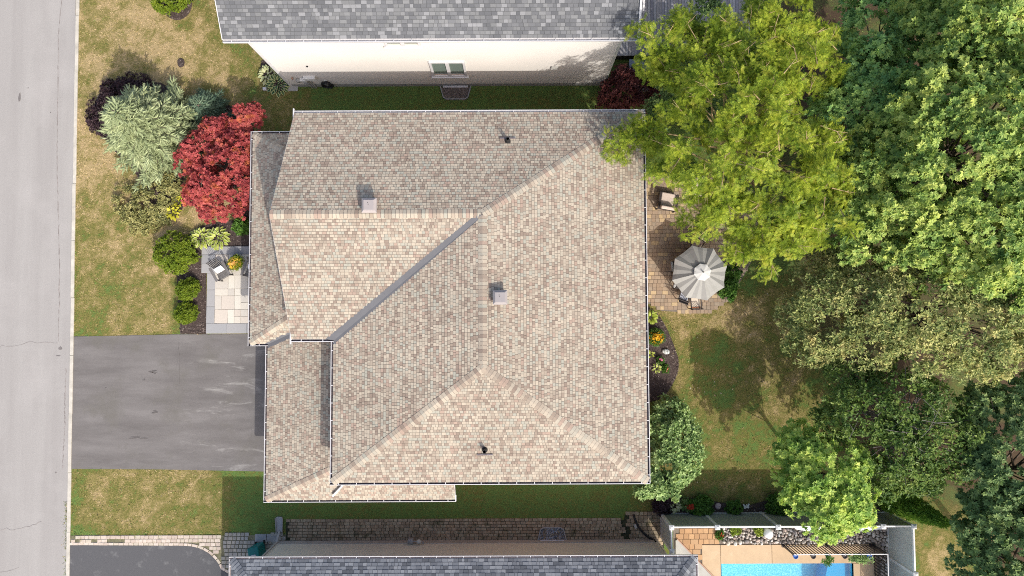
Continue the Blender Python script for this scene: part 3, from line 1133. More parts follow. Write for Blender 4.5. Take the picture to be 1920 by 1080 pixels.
# white rake boards on the gable
mb = MB()
for a_, b_ in ((NW, RG), (RG, GS)):
    mb.beam(a_ + np.array([0.0, 0, -0.10]), b_ + np.array([0.0, 0, -0.10]), 0.03, 0.17)
mb.build('rake_board', MT['white'], house)
gutter(house, NW + np.array([-0.05, 0, -0.03]), NE + np.array([GW, 0, -0.03]), (0, 1, 0), inner='white')
gutter(house, NE + np.array([0, 0, -0.03]), SE + np.array([0, -GW, -0.03]), (1, 0, 0))
gutter(house, SW + np.array([-GW, 0, -0.03]), SE + np.array([GW, 0, -0.03]), (0, -1, 0))
gutter(house, V0 + np.array([0, -GW, -0.03]), SW + np.array([0, 0, -0.03]), (-1, 0, 0))
gutter(house, GS + np.array([-0.05, 0, -0.03]), V0 + np.array([0, 0, -0.03]), (0, -1, 0))
# short returns at the gable's feet
for c_ in (NW, GS):
    mb = MB()
    sgn = -1 if c_ is NW else 1
    mb.box((c_[0] - 0.045, c_[1] + sgn * 0.33 - (0.1 if sgn > 0 else -0.1), c_[2] - 0.06), (0.05, 0.9, 0.12))
    mb.build('rake_return', MT['white'], house)

# garage roof (low, in front) and porch roof
ZG = 2.72
gXW, gYS = P(495.5, 800, ZG)[0] + GW, P(650, 942, ZG)[1] + GW
gXE = P(853, 925, ZG + 0.2)[0]
sW = 0.26


def on_plane(px, py, f):
    z = ZG + 0.6
    for _ in range(40):
        z = f(P(px, py, z))
    return P(px, py, z)


hp = on_plane(615, 884, lambda q_: ZG + sW * (q_[0] - gXW))
sS = (hp[2] - ZG) / (hp[1] - gYS)
gA = np.array([gXW, gYS, ZG])
GXI = -7.35
hipTop = gA + (hp - gA) * (GXI - gXW) / (hp[0] - gXW)
pXW = P(467, 450, ZG)[0] + GW
pYN, pYS = P(505, 246, ZG)[1] - GW, P(482, 649, ZG)[1] + GW
sP = 0.36
ph = on_plane(540, 598, lambda q_: ZG + sP * (q_[0] - pXW))
sPS = (ph[2] - ZG) / (ph[1] - pYS)
pA = np.array([pXW, pYS, ZG])
PXI = -9.1
pHipTop = pA + (ph - pA) * (PXI - pXW) / (ph[0] - pXW)
zV = ZG + sW * (PXI - gXW)
vTop = np.array([PXI, pYS + (zV - ZG) / sPS, zV])
vFoot = np.array([gXW, pYS, ZG])
dv = np.array([0, -0.20, -0.0])
groof = Roof(house, 'garage_roof', 'tan', 0.125, [0.11, 0.13, 0.15, 0.165, 0.19], 22)
zI = ZG + sW * (GXI - gXW)
groof.plane([gA, hipTop, (GXI, vTop[1] - 0.2, zI), vTop + dv, vFoot + dv], gA, vFoot)
sEnd = (hipTop[1] - gYS) * sS + ZG
groof.plane([gA, (gXE, gYS, ZG), (gXE, hipTop[1], sEnd), hipTop], gA, (gXE, gYS, ZG))
go = groof.finish(MT['underlay'], 150)
groof.caps(gA, hipTop, nrm_of(gA, hipTop, vFoot), nrm_of(gA, (gXE, gYS, ZG), hipTop), 0.15, 0.17)
pN = np.array([pXW, pYN, ZG])
pHipN = np.array([PXI, pYN - (pYS * 0 + (pHipTop[1] - pYS)), pHipTop[2]])
proof = Roof(house, 'porch_roof', 'tan', 0.125, [0.11, 0.13, 0.15, 0.165, 0.19], 23)
proof.plane([pA, pHipTop, pHipN, pN], pA, pN)
zb = np.array([-0.2, 0, 0])
pvF, pvT = vFoot + np.array([-0.05, 0, 0]), vTop + np.array([-0.02, 0.10, 0.05])
proof.plane([pA, pvF, pvT, pHipTop], pA, vFoot)
proof.plane([pN, pHipN, (PXI, pYN, ZG)], pN, (PXI, pYN, ZG))
po = proof.finish(MT['underlay'], 100)
nPW, nPS, nPN = nrm_of(pA, pHipTop, pN), nrm_of(pA, vFoot, pHipTop), nrm_of(pN, pHipN, (PXI, pYN, ZG))
proof.caps(pA, pHipTop, nPW, nPS, 0.15, 0.17)
proof.caps(pN, pHipN, nPW, nPN, 0.15, 0.17)
mb = MB()
mb.poly([vFoot + np.array([0.02, -0.02, 0.016]), vTop + (0, 0, 0.016), vTop + np.array([0.0, -0.24, 0.012]), vFoot + np.array([0.0, -0.22, 0.012])])
mb.poly([vFoot + np.array([0.02, -0.02, 0.016]), vFoot + np.array([-0.12, 0, 0.02]), vTop + np.array([-0.08, 0.18, 0.11]), vTop + (0, 0, 0.016)])
mb.build('valley_flashing', MT['valley'], go)
gutter(house, np.array([gXW, pYS - GW, ZG - 0.03]), gA + np.array([0, 0, -0.03]), (-1, 0, 0))
gutter(house, gA + np.array([-GW, 0, -0.03]), np.array([gXE + 0.03, gYS, ZG - 0.03]), (0, -1, 0))
gutter(house, pA + np.array([0, -GW, -0.03]), pN + np.array([0, GW, -0.03]), (-1, 0, 0))
gutter(house, pA + np.array([0, 0, -0.03]), vFoot + np.array([-0.0, 0, -0.03]), (0, -1, 0))
gutter(house, pN + np.array([0, 0, -0.03]), np.array([PXI, pYN, ZG - 0.03]), (0, 1, 0))
# white return at the garage roof's far end
mb = MB()
mb.box((gXE + 0.02, gYS + 0.06, ZG - 0.02), (0.05, 0.28, 0.1))
mb.beam((gXE + 0.005, gYS, ZG - 0.05), (gXE + 0.005, hipTop[1], sEnd - 0.05), 0.02, 0.1)
mb.build('rake_board', MT['white'], house)
# walls
mb = MB()
mb.box(((XW + XE) / 2, (YN + YS) / 2, 2.48), (XE - XW - 0.8, YN - YS - 0.8, 4.96))
mb.box(((XG + XW) / 2 + 0.4, (YN + YG) / 2, 2.475), (XW - XG - 0.2, YN - YG - 0.8, 4.95))
mb.box(((gXW + GXI) / 2 + 0.2, (gYS + pYS) / 2 + 0.3, 1.28), (GXI - gXW - 0.3, pYS - gYS - 0.5, 2.56))
mb.box(((GXI + gXE) / 2, gYS + 0.9, 1.27), (gXE - GXI - 0.4, 0.9, 2.55))
mb.build('wall', MT['brick'], house)
# gable infill under the rake
mb = MB()
mb.poly([(XG + 0.32, YN - 0.4, 4.95), (XG + 0.32, YG + 0.4, 4.95), (XG + 0.30, RY, 6.3)])
mb.build('gable_wall', MT['siding_cream'], house)
mb = MB()
for i in range(4):
    mb.box((gXW + 0.42, (gYS + pYS) / 2, 0.3 + i * 0.56), (0.05, 5.2, 0.54))
mb.build('garage_door', MT['white'], house, bevel=0.015)
mb = MB()
mb.box((-9.72, P(0, 560)[1], 1.2), (0.07, 0.95, 2.1))
d_ = mb.build('front_door', MT['darkwood'], house, bevel=0.01)
mb = MB()
for yy in (pYS + 0.35, 1.9, pYN - 0.4):
    mb.box((pXW + 0.25, yy, 1.3), (0.22, 0.22, 2.4))
mb.build('porch_post', MT['white'], house)
# downspout lying across the lower roof
mb = MB()
p0, p1 = P(641, 912, 4.2), on_plane(624, 930, lambda q_: ZG + sS * (q_[1] - gYS) + 0.12)
p0 = np.array([P(641, 910, 4.85)[0], YS + 0.02, 4.8])
p1 = p1 + np.array([0, 0, 0.03])
p0b = np.array([p0[0], YS + 0.25, 4.3])
top_ = on_plane(642, 911, lambda q_: ZG + sS * (q_[1] - gYS) + 0.14)
mb.beam(top_ + np.array([0, 0.3, 0.2]), top_, 0.09, 0.08)
mb.beam(top_, p1, 0.09, 0.08)
mb.build('downspout', MT['white'], house, bevel=0.008)


def roof_point(px, py, a, n_):
    z = 6.0
    for _ in range(40):
        q_ = P(px, py, z)
        z = a[2] - ((q_[0] - a[0]) * n_[0] + (q_[1] - a[1]) * n_[1]) / n_[2]
    return P(px, py, z)


def roof_vent(px, py, a, n_, mat, s=0.62):
    c_ = roof_point(px, py, a, n_)
    e = bpy.data.objects.new('roof_vent', None)
    e.empty_display_size = 0.2
    link(e, house)
    e.location = c_
    mb = MB()
    mb.box((0, 0, 0.0), (s * 0.72, s * 0.72, 0.5))
    mb.build('vent_neck', mat, e)
    mb = MB()
    mb.box((0, 0, 0.33), (s, s, 0.14))
    mb.box((0, 0, 0.435), (s, s, 0.07), top=(0.74, 0.74))
    mb.box((0, 0, 0.482), (s * 0.72, s * 0.72, 0.024), top=(0.96, 0.96))
    mb.build('vent_hood', mat, e, bevel=0.012)
    for dx, dy in ((0.0, 0.09), (0.02, 0.02)):
        mb = MB()
        mb.lathe([(0.014, 0), (0.014, 0.012), (0.0, 0.014)], (dx - 0.03, dy, 0.494), 8)
        mb.build('vent_screw', MT['darkwood'], e)


roof_vent(696, 388, NW, nA, MT['vent_taupe'])
roof_vent(938, 558, R0, nE, MT['vent_grey'], 0.60)


def vent_pipe(px, py, a, n_, low):
    c_ = roof_point(px, py, a, n_)
    e = bpy.data.objects.new('vent_pipe', None)
    link(e, house)
    e.location = c_
    e.empty_display_size = 0.2
    mb = MB()
    mb.lathe([(0.075, -0.1), (0.075, 0.42), (0.06, 0.42), (0.06, 0.05)], (0, 0, 0), 14)
    mb.poly([(0.062 * math.cos(t_), 0.062 * math.sin(t_), 0.06) for t_ in np.linspace(0, 6.28, 13)[:-1]])
    mb.lathe([(0.13, 0.03), (0.085, 0.13), (0.075, 0.13)], (0, 0, 0), 14)
    mb.build('pipe', MT['black'], e)
    mb = MB()
    v_ = np.array([0, low, 0.0])
    v_[2] = -(n_[1] * v_[1]) / n_[2]
    mb.beam(np.array([-0.34, 0, 0.05]) + v_, np.array([0.34, 0, 0.05]) + v_, 0.05, 0.03)
    mb.build('flashing', MT['gutter_in'], e)


vent_pipe(952, 265, NW, nA, 0.14)
vent_pipe(909, 843, R1, nD, -0.22)

# ------------------------------------------------------------------ northern neighbour
nh = thing('neighbour_house', 'tall cream clapboard house with a grey shingle roof at the top edge', 'house')
NZE = 6.1
nY = P(800, 77, NZE)[1]
nXW, nXE = P(417, 80, NZE)[0], P(1186, 70, NZE)[0]
YWALL = P(840, 161)[1]
XL, XR = P(548, 163)[0], P(1130, 160)[0]
nyE = nY + 0.12
NRY, NZR = 18.5, NZE + 0.5 * (18.5 - nyE)
nr = Roof(nh, 'roof', 'grey', 0.15, [0.16, 0.2, 0.25, 0.3, 0.22], 31)
nxe = P(1203, 5, NZE + 0.9)[0] - 0.02
nr.plane([(nXW, nyE, NZE), (nxe, nyE, NZE), (nxe, NRY, NZR), (nXW, NRY, NZR)], (nXW, nyE, NZE), (nxe, nyE, NZE))
nr.finish(MT['underlay_grey'])
mb = MB()
mb.poly([(nXW, NRY, NZR), (nxe, NRY, NZR), (nxe, 25.4, NZE), (nXW, 25.4, NZE)])
mb.build('rear_roof', MT['underlay_grey'], nh)
gutter(nh, (nXW, nyE, NZE - 0.03), (nxe, nyE, NZE - 0.03), (0, -1, 0), 0.14, 0.12, inner='white')
mb = MB()
mb.beam((nxe + 0.05, nyE, NZE - 0.02), (nxe + 0.05, NRY, NZR - 0.02), 0.09, 0.2)
mb.beam((nxe + 0.2, nyE + 1.0, NZE + 0.35), (nxe + 0.2, NRY, NZR - 0.1), 0.08, 0.1)
mb.beam((nXW - 0.01, nyE, NZE - 0.07), (nXW - 0.01, NRY, NZR - 0.07), 0.03, 0.16)
mb.build('rake_board', MT['white'], nh)
# soffit
mb = MB()
mb.box(((nXW + nxe) / 2, (nyE + YWALL) / 2 + 0.2, NZE - 0.14), (nxe - nXW - 0.1, YWALL - nyE + 0.4, 0.04))
mb.build('soffit', MT['white'], nh)
# clapboards: each course laps over the one below
FND = 0.38
mb = MB()
zc, ch = FND, 0.16
while zc < NZE - 0.15:
    z1_ = min(zc + ch, NZE - 0.15)
    y0_, y1_ = YWALL - 0.03, YWALL
    mb.poly([(XL, y0_, zc), (XR, y0_, zc), (XR, y1_, z1_), (XL, y1_, z1_)])
    mb.poly([(XL, y1_, zc), (XR, y1_, zc), (XR, y0_, zc), (XL, y0_, zc)])
    zc += ch
mb.box(((XL + XR) / 2, YWALL + 6.0, NZE / 2), (XR - XL - 0.02, 11.9, NZE - 0.3))
o = mb.build('wall', MT['siding_cream'], nh)
mb = MB()
for i in range(7):
    a_ = XL + (XR - XL) * i / 7
    b_ = XL + (XR - XL) * (i + 1) / 7
    mb.box(((a_ + b_) / 2, YWALL + 0.02, FND / 2 - 0.02), (b_ - a_ - 0.004, 0.07, FND + 0.02))
mb.build('foundation', MT['concrete_grey'], nh)
mb = MB()
mb.box((XL - 0.02, YWALL + 0.06, (NZE + 0.1) / 2 - 0.1), (0.16, 0.17, NZE - 0.2))
mb.build('corner_board', MT['white'], nh)
mb = MB()
mb.box((XL - 0.13, YWALL + 0.12, (NZE + 0.1) / 2 - 0.1), (0.10, 0.12, NZE - 0.2))
mb.build('brick_return', MT['trim_brown'], nh)
mb = MB()
mb.box((XR + 0.03, YWALL + 0.06, NZE / 2), (0.14, 0.17, NZE - 0.2))
mb.build('corner_board', MT['vinyl_panel'], nh)
mb = MB()
mb.box((XL - 0.06, YWALL - 0.10, 0.03), (0.75, 0.30, 0.08), 0.0)
mb.build('doorstep', MT['concrete'], nh, bevel=0.01)


def wall_z(px, py, yw=None):
    yw = YWALL - 0.02 if yw is None else yw
    z = 2.0
    for _ in range(60):
        q_ = P(px, py, z)
        z += (q_[1] - yw) * 2.0
    return P(px, py, z)


def window(house_, px0, py0, px1, py1, nm='window'):
    """double casement set in the north neighbour's wall; px on the frame's corners (top-left, bottom-right)"""
    a_, b_ = wall_z(px0, py1), wall_z(px1, py1)
    t_ = wall_z(px0, py0)
    x0, x1, z0, z1 = a_[0], b_[0], a_[2], min(t_[2], NZE - 0.25)
    yw = YWALL - 0.032
    f = MB()
    fw = 0.11
    mid = (x0 + x1) / 2
    for (c_, s_) in (((mid, yw - 0.03, z0 + fw / 2), (x1 - x0, 0.1, fw)), ((mid, yw - 0.03, z1 - fw / 2), (x1 - x0, 0.1, fw)),
                     ((x0 + fw / 2, yw - 0.031, (z0 + z1) / 2), (fw, 0.1, z1 - z0 - 2 * fw)), ((x1 - fw / 2, yw - 0.031, (z0 + z1) / 2), (fw, 0.1, z1 - z0 - 2 * fw)),
                     ((mid, yw - 0.032, (z0 + z1) / 2), (0.17, 0.11, z1 - z0 - 2 * fw))):
        f.box(c_, s_)
    o = f.build(nm, MT['white'], house_, bevel=0.008)
    s = MB()
    s.box((mid, yw - 0.06, z0 - 0.03), (x1 - x0 + 0.16, 0.16, 0.06))
    s.build('sill', MT['white'], o)
    for xa_, xb_ in ((x0 + fw, mid - 0.085), (mid + 0.085, x1 - fw)):
        g_ = MB()
        g_.box(((xa_ + xb_) / 2, yw - 0.002, (z0 + z1) / 2), (xb_ - xa_, 0.02, z1 - z0 - 2 * fw))
        g_.build('pane', MT['glass'], o)
    # blind behind the lower part of the glass
    for xa_, xb_ in ((x0 + fw, mid - 0.085), (mid + 0.085, x1 - fw)):
        g_ = MB()
        g_.box(((xa_ + xb_) / 2, yw - 0.012, z0 + fw + 0.05), (xb_ - xa_, 0.012, 0.10))
        g_.build('blind', MT['cushion'], o)


window(nh, 812, 114, 876, 141)
window(nh, 724, 70, 790, 85, 'window')
# dryer hood and hose tap hole on the wall
q_ = wall_z(1040, 125)
mb = MB()
mb.box((q_[0], YWALL - 0.07, q_[2]), (0.36, 0.14, 0.26), top=(0.9, 0.4))
mb.build('dryer_vent', MT['concrete'], nh, bevel=0.01)
q_ = wall_z(576, 124)
mb = MB()
mb.lathe([(0.05, 0), (0.05, 0.04), (0, 0.04)], (q_[0], YWALL - 0.04, q_[2]), 10)
mb.build('wall_port', MT['black'], nh)


# ------------------------------------------------------------------ southern bungalow
sh = thing('bungalow', 'bungalow with a blue grey hip roof along the bottom edge', 'house')
SZE = 2.95
sY = P(870, 1042.5, SZE)[1] - GW
sXW, sXE = P(429, 1045, SZE)[0] + GW, P(1309, 1042, SZE)[0] - GW
sl_ = 0.45
RUN = 6.5
sR0, sR1 = np.array([sXW + RUN, sY - RUN, SZE + sl_ * RUN]), np.array([sXE - RUN, sY - RUN, SZE + sl_ * RUN])
c1, c2, c3, c4 = np.array([sXW, sY, SZE]), np.array([sXE, sY, SZE]), np.array([sXE, sY - 2 * RUN, SZE]), np.array([sXW, sY - 2 * RUN, SZE])
sr = Roof(sh, 'roof', 'blue', 0.155, [0.14, 0.18, 0.22, 0.27, 0.3], 41)
cut = 2.6


def low_part(a_, b_, r_b, r_a):
    t_ = cut / RUN
    return [a_, b_, b_ + (r_b - b_) * t_, a_ + (r_a - a_) * t_]


sr.plane(low_part(c1, c2, sR1, sR0), c1, c2)
sr.plane(low_part(c2, c3, sR1, sR1), c2, c3)
sr.plane(low_part(c4, c1, sR0, sR0), c4, c1)
so_ = sr.finish(MT['underlay_grey'])
n1_, n2_, n3_ = nrm_of(c1, c2, sR0), nrm_of(c2, c3, sR1), nrm_of(c4, c1, sR0)
sr.caps(c1, c1 + (sR0 - c1) * 0.42, n1_, n3_, 0.16, 0.2)
sr.caps(c2, c2 + (sR1 - c2) * 0.42, n1_, n2_, 0.16, 0.2)
mb = MB()
u_ = np.array([0, 0, -0.01])
for poly_ in ([c1, c2, sR1, sR0], [c2, c3, sR1], [c3, c4, sR0, sR1], [c4, c1, sR0]):
    mb.poly([p_ + u_ for p_ in poly_])
mb.build('upper_roof', MT['underlay_grey'], sh)
gutter(sh, c1 + np.array([-GW, 0, -0.03]), c2 + np.array([GW, 0, -0.03]), (0, 1, 0), 0.12, 0.11, 0.62, inner='gutter_pale')
gutter(sh, c2 + np.array([0, 0, -0.03]), c3 + np.array([0, 0, -0.03]), (1, 0, 0), 0.12, 0.11, 0.62, inner='gutter_pale')
gutter(sh, c4 + np.array([0, 0, -0.03]), c1 + np.array([0, 0, -0.03]), (-1, 0, 0), 0.12, 0.11, 0.62, inner='gutter_pale')
sYW = P(870, 1014)[1]
sXL, sXR = P(527, 1016)[0], P(1231, 1015)[0]
mb = MB()
zc = 0.42
while zc < 2.8:
    mb.poly([(sXR, sYW + 0.018, zc), (sXL, sYW + 0.018, zc), (sXL, sYW, zc + 0.115), (sXR, sYW, zc + 0.115)])
    mb.poly([(sXR, sYW, zc), (sXL, sYW, zc), (sXL, sYW + 0.018, zc), (sXR, sYW + 0.018, zc)])
    zc += 0.115
mb.box(((sXL + sXR) / 2, sYW - 5.8, 1.4), (sXR - sXL - 0.02, 11.58, 2.78))
mb.build('wall', MT['siding_sage'], sh)
mb = MB()
mb.box(((sXL + sXR) / 2, sYW + 0.005, 0.2), (sXR - sXL, 0.09, 0.44))
mb.build('foundation', MT['concrete'], sh)
mb = MB()
mb.box((sXL - 0.03, sYW - 0.05, 1.42), (0.1, 0.14, 2.84))
mb.build('corner_board', MT['siding_sage'], sh)
for dx in (0.0, 0.16):
    mb = MB()
    mb.box((sXR + 0.03 - dx, sYW - 0.02 + (0.02 if dx else 0), 1.42), (0.07, 0.1, 2.8))
    mb.build('corner_board', MT['siding_sage'], sh)
mb = MB()
mb.beam((sXL - 0.13, sYW + 0.03, 0.25), (sXL - 0.13, sYW + 0.03, 2.75), 0.1, 0.08)
mb.beam((sXL - 0.13, sYW + 0.03, 0.25), P(524, 996, 0.10), 0.1, 0.08)
mb.build('downspout', MT['concrete'], sh, bevel=0.01)

# ------------------------------------------------------------------ pool yard
yard = sheet('pool_deck', [(P(1262, 990)[0], P(1262, 988)[1]), (P(1674, 990)[0], P(1262, 988)[1]), (P(1674, 990)[0], POOL[3]), (P(1262, 990)[0], POOL[3])], 0.012, MT['joint_sand'], None, 0.1)
sheet('pool_deck_west', [(P(1262, 990)[0], POOL[3]), (POOL[0], POOL[3]), (POOL[0], -26), (P(1262, 990)[0], -26)], 0.012, MT['joint_sand'], None, 0.1)
sheet('pool_deck_east', [(POOL[1], POOL[3]), (P(1674, 990)[0], POOL[3]), (P(1674, 990)[0], -26), (POOL[1], -26)], 0.012, MT['joint_sand'], None, 0.1)
MT['deck_slab'] = M_rand('sand_slab', [(0.50, 0.365, 0.23), (0.47, 0.34, 0.215), (0.52, 0.385, 0.25)], 0.85, 'object', 0.08, 3, 0.1, 0.2, ((0.60, 0.47, 0.33), 1.2, 0.56, 0.6))
xs = [P(x, 1040)[0] for x in (1316, 1351, 1447, 1548, 1642)]
yt, yb = P(1400, 1021)[1], POOL[3]
for i in range(4):
    mb = MB()
    lo = -26 if i == 0 else yb + 0.0
    mb.prism([(xs[i], lo), (xs[i + 1] - 0.018, lo), (xs[i + 1] - 0.018, yt), (xs[i], yt)], -0.05, 0.05 + 0.001 * i)
    o = mb.build('deck_slab', MT['deck_slab'], yard, bevel=0.008)
mb = MB()
mb.prism([(POOL[1], -26), (xs[4] - 0.018, -26), (xs[4] - 0.018, yb - 0.015), (POOL[1], yb - 0.015)], -0.05, 0.05)
mb.build('deck_slab', MT['deck_slab'], yard, bevel=0.008)
orp = [(0.45, 0.275, 0.15), (0.41, 0.25, 0.14), (0.48, 0.30, 0.165), (0.38, 0.23, 0.125), (0.44, 0.285, 0.165)]
MT['paver_orange'] = M_rand('orange_paver', orp, 0.9, 'object', 0.12, 16, 0.2)
rr = np.random.default_rng(33)
tl = courses(P(1264, 990)[0], yt + 0.03, P(1351, 990)[0], P(1300, 989)[1], 0.27, [0.27, 0.27, 0.40], rr)
tl += courses(P(1264, 990)[0], P(1264, 1110)[1], P(1316, 990)[0] - 0.02, yt + 0.02, 0.27, [0.27, 0.27, 0.40], rr)
tiles_into(yard, tl, MT['paver_orange'], MT['paver_orange'], 0.035, 0.02, 'paver', 300, 0.004, 0.01, 9)
sheet('concrete_pad', G([(1266, 1013), (1269, 1010.5), (1345, 1091), (1345, 1200), (1266, 1200)]), 0.10, MT['concrete'], None, 0.1)
mb = MB()
e0, e1 = P(1269, 1009.5), P(1347, 1091)
mb.beam((e0[0], e0[1], 0.06), (e1[0], e1[1], 0.06), 0.05, 0.10)
tag(mb.build('pad_edging', MT['trim_brown']), kind='structure')
# pool basin, step bench and water
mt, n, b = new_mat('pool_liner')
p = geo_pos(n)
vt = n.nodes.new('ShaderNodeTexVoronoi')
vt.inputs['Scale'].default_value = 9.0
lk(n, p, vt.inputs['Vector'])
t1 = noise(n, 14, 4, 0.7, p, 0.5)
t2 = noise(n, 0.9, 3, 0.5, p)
c = mixc(n, (0.07, 0.42, 0.60), (0.42, 0.72, 0.80), mrange(n, t1.outputs[0], 0.42, 0.66))  # pale mottling: rippled sunlight put into the liner's colour
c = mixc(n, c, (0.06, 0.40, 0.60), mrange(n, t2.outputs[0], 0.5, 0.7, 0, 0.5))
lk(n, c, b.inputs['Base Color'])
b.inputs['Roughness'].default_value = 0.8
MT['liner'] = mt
MT['liner_step'] = M_plain('pool_step_liner', (0.012, 0.30, 0.55), 0.7, 0.04, 4, 0.0)
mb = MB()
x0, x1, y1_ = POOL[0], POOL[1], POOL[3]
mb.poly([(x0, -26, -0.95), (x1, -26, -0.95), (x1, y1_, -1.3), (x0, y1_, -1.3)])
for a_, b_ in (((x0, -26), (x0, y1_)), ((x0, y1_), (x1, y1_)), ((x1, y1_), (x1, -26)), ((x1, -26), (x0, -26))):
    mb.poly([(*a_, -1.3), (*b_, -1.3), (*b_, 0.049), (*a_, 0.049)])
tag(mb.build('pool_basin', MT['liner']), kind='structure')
sx0, sx1 = P(1557, 1060)[0] + 0.05, P(1540, 1200)[0]
mb = MB()
edge = [(sx0 + 0.02, y1_ - 0.005), (sx0 - 0.02, y1_ - 0.35), (sx0 - 0.14, y1_ - 0.8), (sx0 - 0.4, y1_ - 1.6), (sx0 - 0.5, -20)]
mb.prism([(x1 - 0.005, -20), (x1 - 0.005, y1_ - 0.005)] + edge, -1.29, -0.35)
tag(mb.build('pool_step', MT['liner_step']), kind='structure')
mt, n, b = new_mat('pool_water')
n.nodes.remove(b)
tr = n.nodes.new('ShaderNodeBsdfTransparent')
tr.inputs[0].default_value = (0.78, 0.96, 0.99, 1)
gl = n.nodes.new('ShaderNodeBsdfGlossy')
gl.inputs['Roughness'].default_value = 0.03
mx = n.nodes.new('ShaderNodeMixShader')
tw = noise(n, 5.0, 3, 0.6, geo_pos(n))
bp = n.nodes.new('ShaderNodeBump')
bp.inputs['Strength'].default_value = 0.25
bp.inputs['Distance'].default_value = 0.03
lk(n, tw.outputs[0], bp.inputs['Height'])
lk(n, bp.outputs[0], gl.inputs['Normal'])
mx.inputs[0].default_value = 0.05
lk(n, tr.outputs[0], mx.inputs[1])
lk(n, gl.outputs[0], mx.inputs[2])
lk(n, mx.outputs[0], n.nodes['Material Output'].inputs[0])
mb = MB()
mb.poly([(x0 + 0.002, -25.99, -0.09), (x1 - 0.002, -25.99, -0.09), (x1 - 0.002, y1_ - 0.002, -0.09), (x0 + 0.002, y1_ - 0.002, -0.09)])
tag(mb.build('pool_water', mt), kind='structure')

# river stones
sb = sheet('stone_bed', [(P(1353, 992)[0], P(1400, 1019)[1]), (P(1645, 992)[0], P(1400, 1019)[1]), (P(1645, 992)[0], -24), (P(1673, 992)[0], -24), (P(1673, 992)[0], P(1400, 988)[1]), (P(1353, 992)[0], P(1400, 988)[1])], 0.03, MT['joint_sand'], None, 0.1)
stone_v = []
for k in range(7):
    r2 = np.random.default_rng(50 + k)
    bm_v, bm_f = [], []
    # lumpy pebble: a squashed low-poly ball
    nl_, ns_ = 4, 7
    for i in range(nl_ + 1):
        th = math.pi * i / nl_
        for j in range(ns_):
            ph_ = 2 * math.pi * j / ns_ + 0.3 * i
            q_ = 1 + r2.normal(0, 0.12)
            bm_v.append((q_ * math.sin(th) * math.cos(ph_) * 0.5, q_ * math.sin(th) * math.sin(ph_) * 0.38, q_ * math.cos(th) * 0.27))
    for i in range(nl_):
        for j in range(ns_):
            a_, b_ = i * ns_ + j, i * ns_ + (j + 1) % ns_
            bm_f.append((a_, a_ + ns_, b_ + ns_, b_))
    me = bpy.data.meshes.new('river_stone')
    me.from_pydata(bm_v, [], bm_f)
    me.materials.append(MT['stone'])
    me.polygons.foreach_set('use_smooth', [True] * len(bm_f))
    stone_v.append((me, np.array(bm_v), bm_f))
rr = np.random.default_rng(60)
spots = []
grid = {}
tries = 0
while len(spots) < 900 and tries < 30000:
    tries += 1
    if rr.random() < 0.75:
        x, y = rr.uniform(P(1355, 1000)[0], P(1672, 1000)[0]), rr.uniform(P(1400, 1018)[1], P(1400, 989)[1])
    else:
        x, y = rr.uniform(P(1648, 1000)[0], P(1672, 1000)[0]), rr.uniform(P(1650, 1090)[1], P(1650, 1018)[1])
    s_ = rr.uniform(0.13, 0.30) if len(spots) < 330 else rr.uniform(0.10, 0.2)
    ok = True
    gi, gj = int(x / 0.3), int(y / 0.3)
    for ii in (-1, 0, 1):
        for jj in (-1, 0, 1):
            for (a_, b_, c_) in grid.get((gi + ii, gj + jj), ()):
                if math.hypot(x - a_, y - b_) < (s_ + c_) * 0.36:
                    ok = False
    if ok:
        grid.setdefault((gi, gj), []).append((x, y, s_))
        spots.append((x, y, s_))
spots.sort(key=lambda t_: -t_[2])
fill = MB()
for i, (x, y, s_) in enumerate(spots):
    me, v_, f_ = stone_v[i % 7]
    rz, z_ = rr.uniform(0, 6.28), 0.05 + s_ * 0.12 + rr.uniform(0, 0.03)
    if i < 300:
        o = bpy.data.objects.new('river_stone', me)
        link(o, sb)
        o.location, o.rotation_euler, o.scale = (x, y, z_), (rr.normal(0, 0.2), rr.normal(0, 0.2), rz), (s_, s_, s_)
    else:
        k = len(fill.v)
        ca, sa = math.cos(rz) * s_, math.sin(rz) * s_
        fill.v += [(x + p_[0] * ca - p_[1] * sa, y + p_[0] * sa + p_[1] * ca, z_ + p_[2] * s_) for p_ in v_]
        fill.f += [tuple(k + j for j in q_) for q_ in f_]
        fill.m += [0] * len(f_)
o = fill.build('river_stone_fill', MT['stone_fill'], sb, True)
o['kind'] = 'stuff'

# vinyl privacy fence round the pool
FZ = 2.15
fY = P(1450, 988, FZ)[1]
fX0, fX1 = P(1259, 990, FZ)[0], P(1713, 980, FZ)[0]
fence = thing('vinyl_fence', 'tall pale vinyl privacy fence with square post caps around the pool yard', 'fence')


def fpost(x, y):
    mb = MB()
    mb.box((x, y, FZ / 2), (0.13, 0.13, FZ))
    o = mb.build('post', MT['vinyl'], fence)
    mb = MB()
    mb.box((x, y, FZ + 0.02), (0.24, 0.24, 0.05))
    mb.box((x, y, FZ + 0.075), (0.24, 0.24, 0.06), top=(0.3, 0.3))
    mb.build('post_cap', MT['vinyl'], o, bevel=0.006)


